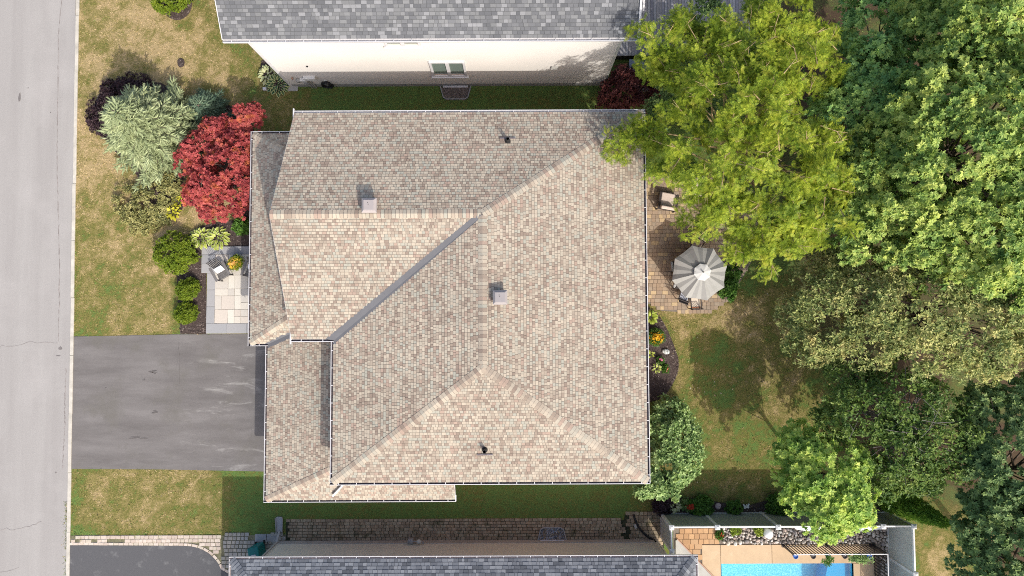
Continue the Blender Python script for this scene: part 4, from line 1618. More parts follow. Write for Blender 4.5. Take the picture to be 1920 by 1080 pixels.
def fbay(a_, b_):
    a_, b_ = np.array(a_, float), np.array(b_, float)
    d = unit(b_ - a_)
    L = np.linalg.norm(b_ - a_)
    s_ = np.array([-d[1], d[0]])
    mb = MB()
    k = max(1, int(L / 0.29))
    for i in range(k):
        c_ = a_ + d * (L * (i + 0.5) / k)
        mb.box((c_[0], c_[1], FZ / 2), (L / k - 0.006, 0.035, FZ - 0.24), math.atan2(d[1], d[0]))
    mb.box((*((a_ + b_) / 2), FZ / 2), (L, 0.018, FZ - 0.24), math.atan2(d[1], d[0]))
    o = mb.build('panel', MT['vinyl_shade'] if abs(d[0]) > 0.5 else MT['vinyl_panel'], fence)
    o['kind'] = 'stuff'
    for z_, w_ in ((0.08, 0.16), (FZ - 0.06, 0.13)):
        mb = MB()
        mb.box((*((a_ + b_) / 2), z_), (L - 0.13, 0.055 if z_ < 1 else 0.075, w_), math.atan2(d[1], d[0]))
        mb.build('rail', MT['vinyl'], fence, bevel=0.006)


pxs = [fX0] + [P(x, 985, FZ)[0] for x in (1345, 1459, 1558, 1656)] + [fX1]
for i, x in enumerate(pxs):
    fpost(x, fY)
    if i:
        fbay((pxs[i - 1], fY), (x, fY))
yy = [fY]
for py in (1077, 1170, 1260, 1350):
    y_ = P(1720, py, FZ)[1]
    fpost(fX1, y_)
    fbay((fX1, yy[-1]), (fX1, y_))
    yy.append(y_)
yw_ = P(1262, 1034, FZ)[1]
fpost(fX0, yw_)
fbay((fX0, fY), (fX0, yw_))

# black iron pool fence
IZ = 1.25
ifen = thing('iron_fence', 'black iron railing with slim pickets beside the swimming pool', 'fence')
iy = P(1550, 1022)[1]
ix0, ix1 = P(1468, 1022)[0], P(1637, 1024)[0]
iye = P(1637, 1150)[1]
segs = [((ix0, iy), (ix1, iy)), ((ix1, iy), (ix1, iye))]
for a_, b_ in segs:
    a_, b_ = np.array(a_), np.array(b_)
    d = unit(b_ - a_)
    L = np.linalg.norm(b_ - a_)
    for z_ in (0.12, IZ - 0.02):
        mb = MB()
        mb.beam((*a_, z_), (*b_, z_), 0.04, 0.035)
        mb.build('rail', MT['iron'] if z_ < 1 else MT['white'], ifen)  # top rail takes white: sunlight on the iron put into its colour
    k = int(L / 0.155)
    for i in range(k + 1):
        c_ = a_ + d * (L * i / k)
        big = i % 14 == 0 or i == k
        if big and a_ is not segs[0][0] and i == 0 and d[1] < -0.5:
            continue
        mb = MB()
        w_ = 0.075 if big else 0.036
        mb.beam((*c_, 0.04), (*c_, IZ - 0.03), w_, w_)
        if big:
            mb.box((*c_, 0.07), (0.16, 0.16, 0.05))
        mb.build('post' if big else 'picket', MT['iron'], ifen)


# ------------------------------------------------------------------ leaf shapes and plants
def leaf_kite(w_=0.55, fold=0.12):
    return [(0, 0, 0), (w_ / 2, 0.45, fold), (0, 1, -0.08), (-w_ / 2, 0.45, fold)], [(0, 1, 2), (0, 2, 3)]


def leaf_maple():
    v, f = [(0, 0, 0)], []
    for ang, L, w_ in ((0, 1.0, 0.26), (0.85, 0.85, 0.22), (-0.85, 0.85, 0.22)):
        c_, s_ = math.cos(ang), math.sin(ang)
        k = len(v)
        for a_, b_, z_ in ((w_, 0.5 * L, 0.05), (0, L, -0.10), (-w_, 0.5 * L, 0.05)):
            v.append((a_ * c_ + b_ * s_, -a_ * s_ + b_ * c_, z_))
        f.append((0, k, k + 1, k + 2))
    return v, f


def leaf_frond(pairs=8):
    v, f = [], []
    k = len(v)
    v += [(-0.008, 0, 0), (0.008, 0, 0), (0.006, 1, -0.15), (-0.006, 1, -0.15)]
    f.append((0, 1, 2, 3))
    for i in range(pairs):
        y = 0.10 + 0.85 * i / (pairs - 1)
        L = 0.24 * math.sin(math.pi * (0.18 + 0.7 * i / (pairs - 1))) + 0.04
        z = -0.15 * y
        for s_ in (-1, 1):
            k = len(v)
            v += [(s_ * 0.006, y - 0.045, z), (s_ * L, y + 0.03, z + 0.02), (s_ * L * 0.9, y + 0.085, z + 0.02), (s_ * 0.006, y + 0.03, z)]
            f.append((k, k + 1, k + 2, k + 3) if s_ > 0 else (k, k + 3, k + 2, k + 1))
            # tie the leaflet to the rachis so the frond stays one piece of colour
            f[-1] = f[-1]
    # merge: use shared base vertices
    return v, f


def rand_dir(n_, r_):
    d = r_.normal(size=(n_, 3))
    return unit(d)


def boughs(lobes, spacing, r_, low=-0.25, flat=0.75, rough=0.22):
    """places on the outside of a crown made of overlapping lobes"""
    C, D = [], []
    L = [(np.array(c_, float), r) for c_, r in lobes]
    for i, (c_, r) in enumerate(L):
        k = int(4 * math.pi * r * r * 0.62 / spacing ** 2) + 3
        d = rand_dir(k * 2, r_)
        d = d[d[:, 2] > low][:k]
        bulge = 1 - rough + rough * 2 * r_.random(len(d))
        pnt = c_ + d * np.array([1, 1, flat]) * r * bulge[:, None]
        ok = np.ones(len(d), bool)
        for j, (c2, r2) in enumerate(L):
            if j != i:
                q_ = (pnt - c2) / np.array([1, 1, flat])
                ok &= np.linalg.norm(q_, axis=1) > r2 * 0.72
        C.append(pnt[ok])
        D.append(d[ok])
    return np.concatenate(C), np.concatenate(D)


def leaf_cloud(name, C, D, r_, tmpl, mat, parent, shoots=9, spread=0.45, leaves=8, size=0.15, el=(0.05, 0.7), upmix=0.6, gap=0.05, sizevar=0.3, droop=0.0):
    """leaves set radially round shoots, shoots spread over each bough"""
    n_ = len(C)
    ax = unit(D * (1 - upmix) + np.array([0, 0, 1.0]) * upmix)
    t1_ = unit(np.cross(ax, np.array([0.3, 0.9, 0.1])))
    t2_ = np.cross(ax, t1_)
    k = shoots
    a = r_.random((n_, k)) * 6.283
    rad = np.sqrt(r_.random((n_, k))) * spread * (0.7 + 0.6 * r_.random((n_, 1)))
    off = (np.cos(a) * rad)[..., None] * t1_[:, None] + (np.sin(a) * rad)[..., None] * t2_[:, None] - ((rad / spread) ** 2 * spread * 0.45)[..., None] * ax[:, None]
    S = (C[:, None] + off + r_.normal(0, spread * 0.13, (n_, k, 3))).reshape(-1, 3)
    sa = unit(ax[:, None] + off / spread * 0.5 + r_.normal(0, 0.22, (n_, k, 3))).reshape(-1, 3)
    S = np.repeat(S, leaves, 0)
    sa = np.repeat(sa, leaves, 0)
    m_ = len(S)
    u1 = unit(np.cross(sa, r_.normal(size=(m_, 3))))
    e_ = r_.uniform(el[0], el[1], m_)
    tan = u1 * np.cos(e_)[:, None] + sa * np.sin(e_)[:, None] - np.array([0, 0, 1.0]) * droop
    nn = sa * np.cos(e_)[:, None] - u1 * np.sin(e_)[:, None] + r_.normal(0, 0.25, (m_, 3))
    X, Y, Z = frames(nn, tan)
    pos = S + unit(tan) * gap * r_.random((m_, 1)) + r_.normal(0, gap * 0.5, (m_, 3))
    sc = size * (1 - sizevar + 2 * sizevar * r_.random(m_))
    return scatter(name, tmpl[0], tmpl[1], pos, X, Y, Z, sc, mat, parent)


def limbs(trunk_mb, base, top, targets, r_, r0=0.16, every=1, wob=0.25):
    """trunk plus limbs that fork towards the boughs"""
    base, top = np.array(base, float), np.array(top, float)
    trunk_mb.tube([base, base * 0.5 + top * 0.5 + r_.normal(0, 0.08, 3), top], [r0, r0 * 0.75, r0 * 0.45], 8)
    for t_ in targets[::every]:
        h = r_.uniform(0.35, 0.95)
        st = base + (top - base) * h
        d = np.array(t_) - st
        m1 = st + d * 0.4 + r_.normal(0, wob, 3) * 0.5 + np.array([0, 0, 0.25])
        m2 = st + d * 0.75 + r_.normal(0, wob, 3) * 0.5 + np.array([0, 0, 0.15])
        rr_ = r0 * 0.28
        trunk_mb.tube([st, m1, m2, t_], [rr_, rr_ * 0.65, rr_ * 0.4, 0.012], 5, 0, False)


def tree(name, label, base_px, lobes_px, tmpl, leafmat, seed, bark='bark', spacing=0.6, r0=0.16, group=None, trunk_top=0.8, limb_every=9, cat='tree', flat=0.75, rough=0.22, low=-0.25, **kw):
    r_ = np.random.default_rng(seed)
    lob = [(P(x, y, z), r) for x, y, z, r in lobes_px]
    base = P(*base_px)
    t = thing(name, label, cat, (base[0], base[1], 0), 0, group)
    C, D = boughs(lob, spacing, r_, low, flat, rough)
    o3 = np.array([base[0], base[1], 0])
    cm = np.mean([c_ for c_, r in lob], 0)
    zt = max(c_[2] for c_, r in lob)
    top = np.array([base[0] * 0.6 + cm[0] * 0.4, base[1] * 0.6 + cm[1] * 0.4, zt * trunk_top])
    mb = MB()
    limbs(mb, (0, 0, -0.05), top - o3, list(C - o3), r_, r0, limb_every)
    mb.build('trunk', MT[bark], t, True)
    leaf_cloud('crown', C - o3, D, r_, tmpl, leafmat, t, **kw)
    return t, C, D


MT['lf_locust'] = M_leaf('honey_locust_leaf', [(0.072, 0.138, 0.013), (0.174, 0.264, 0.022), (0.360, 0.444, 0.039), (0.564, 0.600, 0.066)], (0.696, 0.600, 0.099), 0.35, 0.55, 1.1, 0.5)
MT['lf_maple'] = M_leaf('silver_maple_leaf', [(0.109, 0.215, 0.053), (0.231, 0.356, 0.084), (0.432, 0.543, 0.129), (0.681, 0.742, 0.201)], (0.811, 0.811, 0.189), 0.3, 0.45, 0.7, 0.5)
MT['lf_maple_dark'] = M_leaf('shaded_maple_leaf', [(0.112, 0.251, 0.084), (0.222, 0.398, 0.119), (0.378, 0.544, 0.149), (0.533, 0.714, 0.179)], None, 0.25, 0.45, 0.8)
MT['lf_young'] = M_leaf('young_maple_leaf', [(0.158, 0.304, 0.061), (0.316, 0.491, 0.098), (0.538, 0.678, 0.153), (0.726, 0.808, 0.194)], (0.850, 0.850, 0.222), 0.35, 0.45, 0.9, 0.5)
MT['lf_olive'] = M_leaf('olive_brown_leaf', [(0.119, 0.176, 0.058), (0.238, 0.300, 0.099), (0.418, 0.444, 0.156), (0.655, 0.619, 0.247)], (0.834, 0.619, 0.295), 0.25, 0.5, 0.8, 0.5)
MT['lf_dark'] = M_leaf('dark_green_leaf', [(0.045, 0.096, 0.028), (0.091, 0.163, 0.035), (0.154, 0.238, 0.047), (0.254, 0.325, 0.079)], (0.363, 0.421, 0.095), 0.25, 0.45, 0.9, 0.45)
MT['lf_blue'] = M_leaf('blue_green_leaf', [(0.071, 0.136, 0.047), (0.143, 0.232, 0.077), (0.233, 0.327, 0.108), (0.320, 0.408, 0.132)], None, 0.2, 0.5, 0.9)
MT['lf_red'] = M_leaf('red_maple_leaf', [(0.195, 0.032, 0.042), (0.353, 0.061, 0.065), (0.511, 0.109, 0.102), (0.609, 0.175, 0.145)], (0.640, 0.228, 0.060), 0.3, 0.5, 1.0, 0.7)
MT['lf_purple'] = M_leaf('dark_purple_leaf', [(0.026, 0.016, 0.021), (0.052, 0.029, 0.036), (0.091, 0.058, 0.065)], None, 0.15, 0.5, 1.2)
MT['lf_burgundy'] = M_leaf('burgundy_leaf', [(0.070, 0.025, 0.025), (0.140, 0.042, 0.039), (0.210, 0.070, 0.056)], None, 0.2, 0.5, 1.0)
MT['lf_box'] = M_leaf('boxwood_leaf', [(0.098, 0.156, 0.014), (0.182, 0.260, 0.022), (0.294, 0.364, 0.036)], (0.392, 0.429, 0.060), 0.3, 0.45, 2.0, 0.5)
MT['lf_shrub'] = M_leaf('shrub_leaf', [(0.103, 0.186, 0.062), (0.227, 0.351, 0.123), (0.433, 0.578, 0.227), (0.578, 0.701, 0.330)], (0.660, 0.701, 0.165), 0.3, 0.4, 1.2, 0.3)
MT['lf_euon'] = M_leaf('variegated_olive_leaf', [(0.117, 0.127, 0.049), (0.234, 0.244, 0.088), (0.410, 0.390, 0.156), (0.624, 0.566, 0.254)], (0.702, 0.643, 0.273), 0.25, 0.5, 1.6, 0.5)
MT['lf_green'] = M_leaf('fresh_green_leaf', [(0.052, 0.130, 0.026), (0.104, 0.221, 0.039), (0.182, 0.325, 0.052)], None, 0.3, 0.45, 2.0)
MT['lf_cedar'] = M_leaf('cedar_leaf', [(0.106, 0.227, 0.032), (0.239, 0.399, 0.048), (0.399, 0.559, 0.074)], None, 0.25, 0.6, 1.2)
MT['needle'] = M_leaf('blue_spruce_needle', [(0.192, 0.237, 0.114), (0.300, 0.356, 0.180), (0.396, 0.457, 0.247), (0.480, 0.523, 0.294)], (0.504, 0.523, 0.247), 0.1, 0.6, 0.7, 0.35)
MT['needle_dark'] = M_leaf('dark_spruce_needle', [(0.065, 0.117, 0.078), (0.117, 0.182, 0.117), (0.208, 0.273, 0.169)], None, 0.1, 0.6, 0.9)

KITE, MAPLE, FROND = leaf_kite(), leaf_maple(), leaf_frond(7)

# honey locust over the back patio
LOC = [(1245, 75, 7.2, 1.15), (1322, 140, 7.6, 1.4), (1232, 118, 6.6, 0.7), (1400, 60, 7.6, 1.5), (1480, 70, 7.4, 1.5), (1400, 190, 8.4, 1.8), (1490, 200, 7.8, 1.7),
       (1200, 262, 6.2, 0.95), (1275, 275, 7.2, 1.4), (1350, 300, 8.2, 1.9), (1455, 310, 8.0, 1.8), (1525, 370, 6.8, 1.7), (1430, 410, 7.0, 1.6), (1345, 385, 6.4, 1.1),
       (1490, 450, 6.0, 1.1), (1560, 330, 6.4, 1.2), (1395, 450, 5.6, 0.7), (1530, 110, 6.6, 1.1), (1310, 55, 6.8, 0.8)]
t_loc, C_, D_ = tree('honey_locust', 'broad yellow green honey locust with feathery leaves overhanging the house corner and patio', (1318, 335), LOC, FROND, MT['lf_locust'], 101, 'bark_tan', 1.0, 0.2,
                     limb_every=6, shoots=13, spread=0.44, leaves=9, size=0.22, el=(-0.15, 0.6), upmix=0.6, gap=0.10, sizevar=0.35, droop=0.1, low=-0.1, rough=0.42)
# pale twigs lying over the feathery leaves
r_ = np.random.default_rng(77)
mb = MB()
o3 = np.array(t_loc.location)
for i in r_.permutation(len(C_))[:int(len(C_) * 0.55)]:
    c_, d = C_[i], D_[i]
    out = unit(np.array([d[0], d[1], 0.12]) + r_.normal(0, 0.25, 3))
    st = c_ - out * r_.uniform(0.35, 0.9) - np.array([0, 0, 0.05])
    en = c_ + out * r_.uniform(0.2, 0.5) + np.array([0, 0, 0.08])
    md = (st + en) / 2 + r_.normal(0, 0.07, 3) + np.array([0, 0, 0.1])
    mb.tube([st - o3, md - o3, en - o3], [0.026, 0.017, 0.006], 4, 0, False)
    for _ in range(2):
        e2 = md + unit(out + r_.normal(0, 0.6, 3) * np.array([1, 1, 0.3])) * r_.uniform(0.25, 0.5)
        mb.tube([md - o3, e2 - o3], [0.013, 0.005], 3, 0, False)
mb.build('branch', MT['bark_tan'], t_loc)['kind'] = 'stuff'

KW = dict(shoots=10, spread=0.46, leaves=9, size=0.158, el=(-0.1, 0.7), upmix=0.6, gap=0.06)
tree('maple_tree', 'largest light green maple filling the right edge of the back gardens', (1640, 360),
     [(1800, 320, 8.5, 2.4), (1880, 230, 9.0, 2.4), (1770, 210, 8.4, 2.0), (1700, 330, 7.0, 1.9), (1860, 420, 8.4, 2.2), (1740, 430, 7.0, 1.9), (1655, 425, 6.6, 1.6), (1920, 340, 8.5, 2.2), (1900, 490, 7.5, 1.6), (1645, 290, 7.0, 1.6), (1620, 360, 6.4, 1.5), (1830, 130, 8.4, 1.6), (1800, 300, 5.0, 2.4), (1710, 380, 4.4, 2.0), (1880, 400, 5.0, 2.2)],
     MAPLE, MT['lf_maple'], 111, spacing=0.68, r0=0.24, rough=0.26, group='maples along the rear boundary', **KW)
tree('maple_tree', 'maple in the upper right corner behind the largest maple', (1690, 40),
     [(1790, 60, 7.5, 1.8), (1870, 40, 8.5, 2.0), (1920, 120, 8.5, 1.9), (1850, -40, 8.0, 2.2), (1770, -30, 7.0, 1.8), (1930, 0, 8.5, 2.0)],
     MAPLE, MT['lf_maple'], 112, spacing=0.68, r0=0.22, rough=0.26, group='maples along the rear boundary', **KW)
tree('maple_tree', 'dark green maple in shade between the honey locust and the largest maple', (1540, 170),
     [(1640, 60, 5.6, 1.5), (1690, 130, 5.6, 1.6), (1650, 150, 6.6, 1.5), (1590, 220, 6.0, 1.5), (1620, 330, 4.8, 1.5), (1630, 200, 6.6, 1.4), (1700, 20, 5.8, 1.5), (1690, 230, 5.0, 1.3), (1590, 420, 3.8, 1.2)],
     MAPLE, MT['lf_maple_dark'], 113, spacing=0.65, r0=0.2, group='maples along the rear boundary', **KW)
tree('crabapple_tree', 'wide olive and russet leaved tree reaching in from the right edge', (1650, 590),
     [(1560, 560, 4.6, 1.5), (1640, 560, 5.4, 1.6), (1730, 570, 6.0, 1.8), (1820, 600, 6.2, 1.9), (1900, 580, 6.4, 1.8), (1760, 640, 5.6, 1.5), (1640, 630, 4.8, 1.3), (1540, 630, 4.2, 1.1), (1560, 510, 4.2, 1.0), (1850, 650, 5.6, 1.3), (1680, 520, 4.8, 1.2), (1500, 590, 3.8, 0.8)],
     leaf_kite(0.5), MT['lf_olive'], 114, spacing=0.6, r0=0.18, shoots=12, spread=0.5, leaves=8, size=0.15, el=(-0.1, 0.8), upmix=0.55, gap=0.06)
t_dk, C2, D2 = tree('twiggy_tree', 'dark green tree with bare grey twigs showing, below the olive and russet tree', (1620, 770),
     [(1620, 770, 4.4, 1.4), (1700, 760, 4.8, 1.5), (1760, 800, 5.0, 1.5), (1790, 850, 4.6, 1.2), (1690, 850, 4.6, 1.3), (1600, 720, 3.8, 1.1), (1570, 800, 3.6, 0.9), (1660, 900, 3.8, 0.8), (1740, 900, 4.0, 0.8)],
     leaf_kite(0.6), MT['lf_dark'], 115, 'bark_grey', 0.62, 0.16, limb_every=3, shoots=10, spread=0.48, leaves=7, size=0.15, el=(-0.1, 0.7), upmix=0.6, gap=0.06)
r_ = np.random.default_rng(78)
mb = MB()
o3 = np.array(t_dk.location)
for i in r_.permutation(len(C2))[:46]:
    c_ = C2[i]
    if math.hypot(*(np.array(proj(c_)) - np.array([1670, 800]))) > 95:
        continue
    en = c_ + rand_dir(1, r_)[0] * np.array([0.5, 0.5, 0.1]) + np.array([0, 0, 0.35])
    st = c_ + rand_dir(1, r_)[0] * np.array([0.8, 0.8, 0.1]) + np.array([0, 0, 0.1])
    mb.tube([st - o3, (st + en) / 2 - o3 + r_.normal(0, 0.06, 3), en - o3], [0.012, 0.009, 0.004], 4, 0, False)
    mb.tube([(st + en) / 2 - o3, en - o3 + r_.normal(0, 0.25, 3)], [0.014, 0.006], 3, 0, False)
mb.build('branch', MT['bark_grey'], t_dk)['kind'] = 'stuff'
tree('maple_tree', 'young bright green maple leaning over the vinyl fence', (1478, 845),
     [(1550, 900, 4.6, 1.3), (1580, 928, 5.0, 1.05), (1520, 860, 4.2, 1.1), (1590, 878, 4.6, 0.85), (1550, 960, 4.8, 0.95), (1500, 830, 3.6, 0.7), (1612, 960, 4.8, 0.5), (1490, 880, 3.6, 0.7), (1535, 985, 4.6, 0.5), (1500, 930, 4.2, 0.7)],
     MAPLE, MT['lf_young'], 116, spacing=0.5, r0=0.1, group='maples along the rear boundary', shoots=8, spread=0.4, leaves=8, size=0.15, el=(-0.1, 0.7), upmix=0.6, gap=0.05, rough=0.34)
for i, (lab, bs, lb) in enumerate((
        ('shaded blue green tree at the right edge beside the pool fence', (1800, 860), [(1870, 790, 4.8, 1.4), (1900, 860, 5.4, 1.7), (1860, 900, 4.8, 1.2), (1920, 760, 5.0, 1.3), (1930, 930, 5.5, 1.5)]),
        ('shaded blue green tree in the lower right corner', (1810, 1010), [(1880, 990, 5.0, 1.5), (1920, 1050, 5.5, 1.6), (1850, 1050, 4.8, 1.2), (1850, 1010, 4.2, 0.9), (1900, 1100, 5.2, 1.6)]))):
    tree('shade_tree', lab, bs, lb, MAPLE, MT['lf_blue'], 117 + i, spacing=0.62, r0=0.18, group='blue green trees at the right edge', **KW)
tree('understorey_tree', 'small dark tree beneath the honey locust by the neighbour deck', (1262, 215),
     [(1262, 180, 2.6, 0.9), (1300, 200, 3.0, 1.0), (1345, 90, 3.2, 1.0), (1400, 110, 3.2, 1.0), (1330, 40, 3.0, 0.9), (1240, 215, 2.2, 0.6), (1450, 140, 3.0, 1.1), (1320, 140, 3.0, 0.9)],
     leaf_kite(0.6), MT['lf_blue'], 121, spacing=0.55, r0=0.1, shoots=9, spread=0.42, leaves=8, size=0.15, el=(-0.1, 0.7), upmix=0.6, gap=0.05)
# narrow cedar behind the fence, seen along its length
cb, ct = P(1655, 925, 0.2), P(1772, 948, 4.0)
ct = np.array([cb[0] + 0.35, cb[1] - 0.15, 4.2])
t = thing('columnar_cedar', 'narrow upright cedar standing behind the vinyl fence corner', 'tree', (cb[0], cb[1], 0))
r_ = np.random.default_rng(131)
k = 420
hh = r_.random(k) ** 0.8
th = r_.random(k) * 6.283
rad = (0.55 * (1 - hh ** 1.8) + 0.04) * r_.uniform(0.8, 1.1, k)
C = np.stack([0.35 * hh + np.cos(th) * rad, -0.15 * hh + np.sin(th) * rad, 0.2 + hh * 4.0], 1)
D = np.stack([np.cos(th), np.sin(th), np.full(k, 0.7)], 1)
leaf_cloud('crown', C, unit(D), r_, leaf_kite(0.4), MT['lf_cedar'], t, shoots=8, spread=0.16, leaves=7, size=0.13, el=(0.3, 1.2), upmix=0.35, gap=0.04)
mb = MB()
mb.tube([(0, 0, 0), (0.3, -0.13, 3.8)], [0.08, 0.015], 7)
mb.build('trunk', MT['bark'], t)


# blue spruce: whorls of branches carrying spiky side shoots
def spruce(name, label, base_px, h, R, mat, seed, lean=(0, 0), tw=0.30, whorl=0.24, group=None, thick=0.035):
    r_ = np.random.default_rng(seed)
    b_ = P(*base_px)
    t = thing(name, label, 'tree', (b_[0], b_[1], 0), 0, group)
    mb = MB()
    mb.tube([(0, 0, 0), (lean[0], lean[1], h)], [0.11, 0.02], 7)
    pos, tan, sc = [], [], []
    z = 0.25
    while z < h:
        f_ = z / h
        L = R * (1 - f_) ** 0.85 + 0.10
        n_ = max(4, int(13 * (1 - f_) + 4))
        a0_ = r_.random() * 6.28
        for i in range(n_):
            a_ = a0_ + 6.283 * i / n_ + r_.normal(0, 0.12)
            l_ = L * r_.uniform(0.72, 1.1)
            d = np.array([math.cos(a_), math.sin(a_), 0.0])
            s_ = np.array([-d[1], d[0], 0])
            st = np.array([lean[0] * f_, lean[1] * f_, z])
            rise = 0.12 + 0.5 * f_
            mb.tube([st, st + d * l_ * 0.95 + np.array([0, 0, rise * l_ * 0.5])], [0.025, 0.008], 4, 0, False)
            m_ = int(l_ / 0.085) + 2
            for j in range(m_):
                q_ = 0.22 + 0.78 * j / (m_ - 1)
                pt = st + d * l_ * q_ + np.array([0, 0, rise * l_ * q_ * 0.5])
                w_ = (0.25 + (1 - q_) * 0.75)
                for sg in (-1, 1):
                    v_ = unit(d * r_.uniform(0.55, 1.0) + s_ * sg * r_.uniform(0.5, 0.95) + np.array([0, 0, r_.uniform(-0.05, 0.5)]))
                    ll = tw * r_.uniform(0.65, 1.15) * (0.75 + 0.5 * w_)
                    pos.append(pt)
                    tan.append(v_)
                    sc.append(ll)
                    if w_ > 0.55 and r_.random() < 0.7:
                        p2 = pt + v_ * ll * 0.8
                        for sg2 in (-1, 1):
                            v2 = unit(v_ + s_ * sg2 * 0.3 + d * sg2 * 0.5 + np.array([0, 0, r_.uniform(0, 0.45)]))
                            pos.append(p2)
                            tan.append(v2)
                            sc.append(ll * 0.8)
                if r_.random() < 0.35:
                    pos.append(pt)
                    tan.append(unit(d * 0.5 + np.array([0, 0, 1.0]) + r_.normal(0, 0.25, 3)))
                    sc.append(tw * 0.6)
            pos.append(st + d * l_ + np.array([0, 0, rise * l_ * 0.5]))
            tan.append(unit(d + np.array([0, 0, 0.25])))
            sc.append(tw * 1.1)
        z += whorl * (1 - 0.35 * f_)
    for i in range(7):
        a_ = 6.283 * i / 6
        pos.append(np.array([lean[0], lean[1], h - 0.1]))
        tan.append(unit(np.array([math.cos(a_) * 0.7, math.sin(a_) * 0.7, 1.0 if i < 6 else 3.0])))
        sc.append(tw * 1.3)
    pos, tan, sc = np.array(pos), np.array(tan), np.array(sc)
    X, Y, Z = frames(r_.normal(0, 0.4, pos.shape) + np.array([0, 0, 1.0]), tan)
    # a needled shoot: slim spindle with a few needles standing off it
    w_ = thick / 0.3
    tv = [(0, 0, 0), (w_, 0.35, 0), (0, 1, 0), (-w_, 0.35, 0), (0, 0.35, w_), (0, 0.35, -w_)]
    tf = [(0, 1, 4), (1, 2, 4), (2, 3, 4), (3, 0, 4), (0, 5, 1), (1, 5, 2), (2, 5, 3), (3, 5, 0)]
    for i in range(4):
        y = 0.25 + 0.18 * i
        for sg in (-1, 1):
            k = len(tv)
            tv += [(0, y, 0.01), (sg * w_ * 2.0, y + 0.16, 0.03), (0, y + 0.05, 0.01)]
            tf.append((k, k + 1, k + 2))
    scatter('crown', tv, tf, pos, X, Y, Z, sc, mat, t)
    mb.build('trunk', MT['bark'], t, True)
    return t


spruce('blue_spruce', 'silvery blue spruce with spiky branches on the front lawn', (318, 262), 4.3, 2.75, MT['needle'], 141, (-0.1, 0.1), 0.36, 0.2)
spruce('spruce_sapling', 'darker low spruce tucked between the silvery spruce and the red maple', (398, 215), 1.5, 1.15, MT['needle_dark'], 142, (0, 0), 0.3, 0.16)
t, C3, D3 = tree('japanese_maple', 'red leaved japanese maple beside the porch corner', (420, 325),
     [(405, 250, 2.0, 0.75), (455, 222, 2.1, 0.62), (375, 285, 2.0, 0.85), (440, 285, 2.3, 0.95), (385, 345, 2.0, 0.85), (445, 345, 2.2, 0.85), (415, 315, 2.5, 0.9), (400, 395, 1.7, 0.5), (350, 305, 1.8, 0.5), (470, 215, 2.0, 0.4), (360, 365, 1.7, 0.5), (450, 390, 1.6, 0.35)],
     MAPLE, MT['lf_red'], 143, spacing=0.42, r0=0.09, shoots=7, spread=0.3, leaves=8, size=0.125, el=(-0.1, 0.7), upmix=0.65, gap=0.05, flat=0.6)


def shrub(name, label, px, py, r, h, mat, seed, tmpl=None, n_=None, group=None, cat='shrub', lobes=None, shoots=8, spread=0.16, leaves=7, size=0.07, upmix=0.45, el=(0.0, 0.9), loc=None, low=-0.15, stems=True, sp=0.17, rough=0.24):
    r_ = np.random.default_rng(seed)
    b_ = P(px, py) if loc is None else np.array(loc)
    t = thing(name, label, cat, (b_[0], b_[1], 0), 0, group)
    lb = lobes or [((0, 0, h * 0.45), r)]
    C, D = boughs(lb, sp, r_, low, min(1.0, h * 0.62 / r), rough)
    leaf_cloud('foliage', C, D, r_, tmpl or leaf_kite(0.6), mat, t, shoots=shoots, spread=spread, leaves=leaves, size=size, el=el, upmix=upmix, gap=0.02)
    mb = MB()
    for i in r_.permutation(len(C))[:14]:
        mb.tube([(r_.normal(0, 0.05), r_.normal(0, 0.05), 0), C[i] * 0.55 + r_.normal(0, 0.03, 3), C[i]], [0.018, 0.012, 0.005], 4, 0, False)
    mb.build('stem', MT['bark'], t)
    return t


BG = 'round boxwoods beside the front patio'
shrub('boxwood', 'largest round boxwood at the top of the front bed', 338, 476, 0.92, 1.0, MT['lf_box'], 151, group=BG, spread=0.15, sp=0.2, size=0.085)
shrub('boxwood', 'small round boxwood in the middle of the front bed', 358, 543, 0.50, 0.65, MT['lf_box'], 152, group=BG, spread=0.11, sp=0.14, size=0.07)
shrub('boxwood', 'small round boxwood nearest the driveway', 354, 589, 0.49, 0.62, MT['lf_box'], 153, group=BG, spread=0.11, sp=0.14, size=0.07)
shrub('purple_shrub', 'dark purple shrub at the street side of the silvery spruce', 212, 222, 1.0, 0.8, MT['lf_purple'], 154, size=0.10, spread=0.2, sp=0.27, rough=0.3,
      lobes=[((0, 0, 0.35), 0.95), ((0.3, -0.9, 0.35), 0.7), ((0.5, 1.0, 0.35), 0.85), ((1.4, 1.3, 0.35), 0.8)])
shrub('euonymus', 'low sprawling olive shrub below the silvery spruce', 280, 385, 1.2, 0.7, MT['lf_euon'], 155, size=0.11, spread=0.2, sp=0.36, tmpl=leaf_kite(0.5), rough=0.4,
      lobes=[((0, 0, 0.3), 0.95), ((-1.0, 0.2, 0.2), 0.65), ((0.7, 0.5, 0.35), 0.8), ((-0.3, -0.9, 0.15), 0.65), ((-0.8, -0.5, 0.15), 0.55), ((0.5, -0.6, 0.2), 0.55), ((1.3, 0.9, 0.4), 0.6)])
shrub('green_shrub', 'bright green shrub beside the porch wall below the red maple', 459, 428, 0.36, 0.8, MT['lf_green'], 156, size=0.16, spread=0.14, sp=0.2, shoots=5)
shrub('round_shrub', 'round green shrub in the mulch ring at the top of the front lawn', 326, -2, 0.85, 0.8, MT['lf_box'], 157, size=0.09, spread=0.16, sp=0.22)
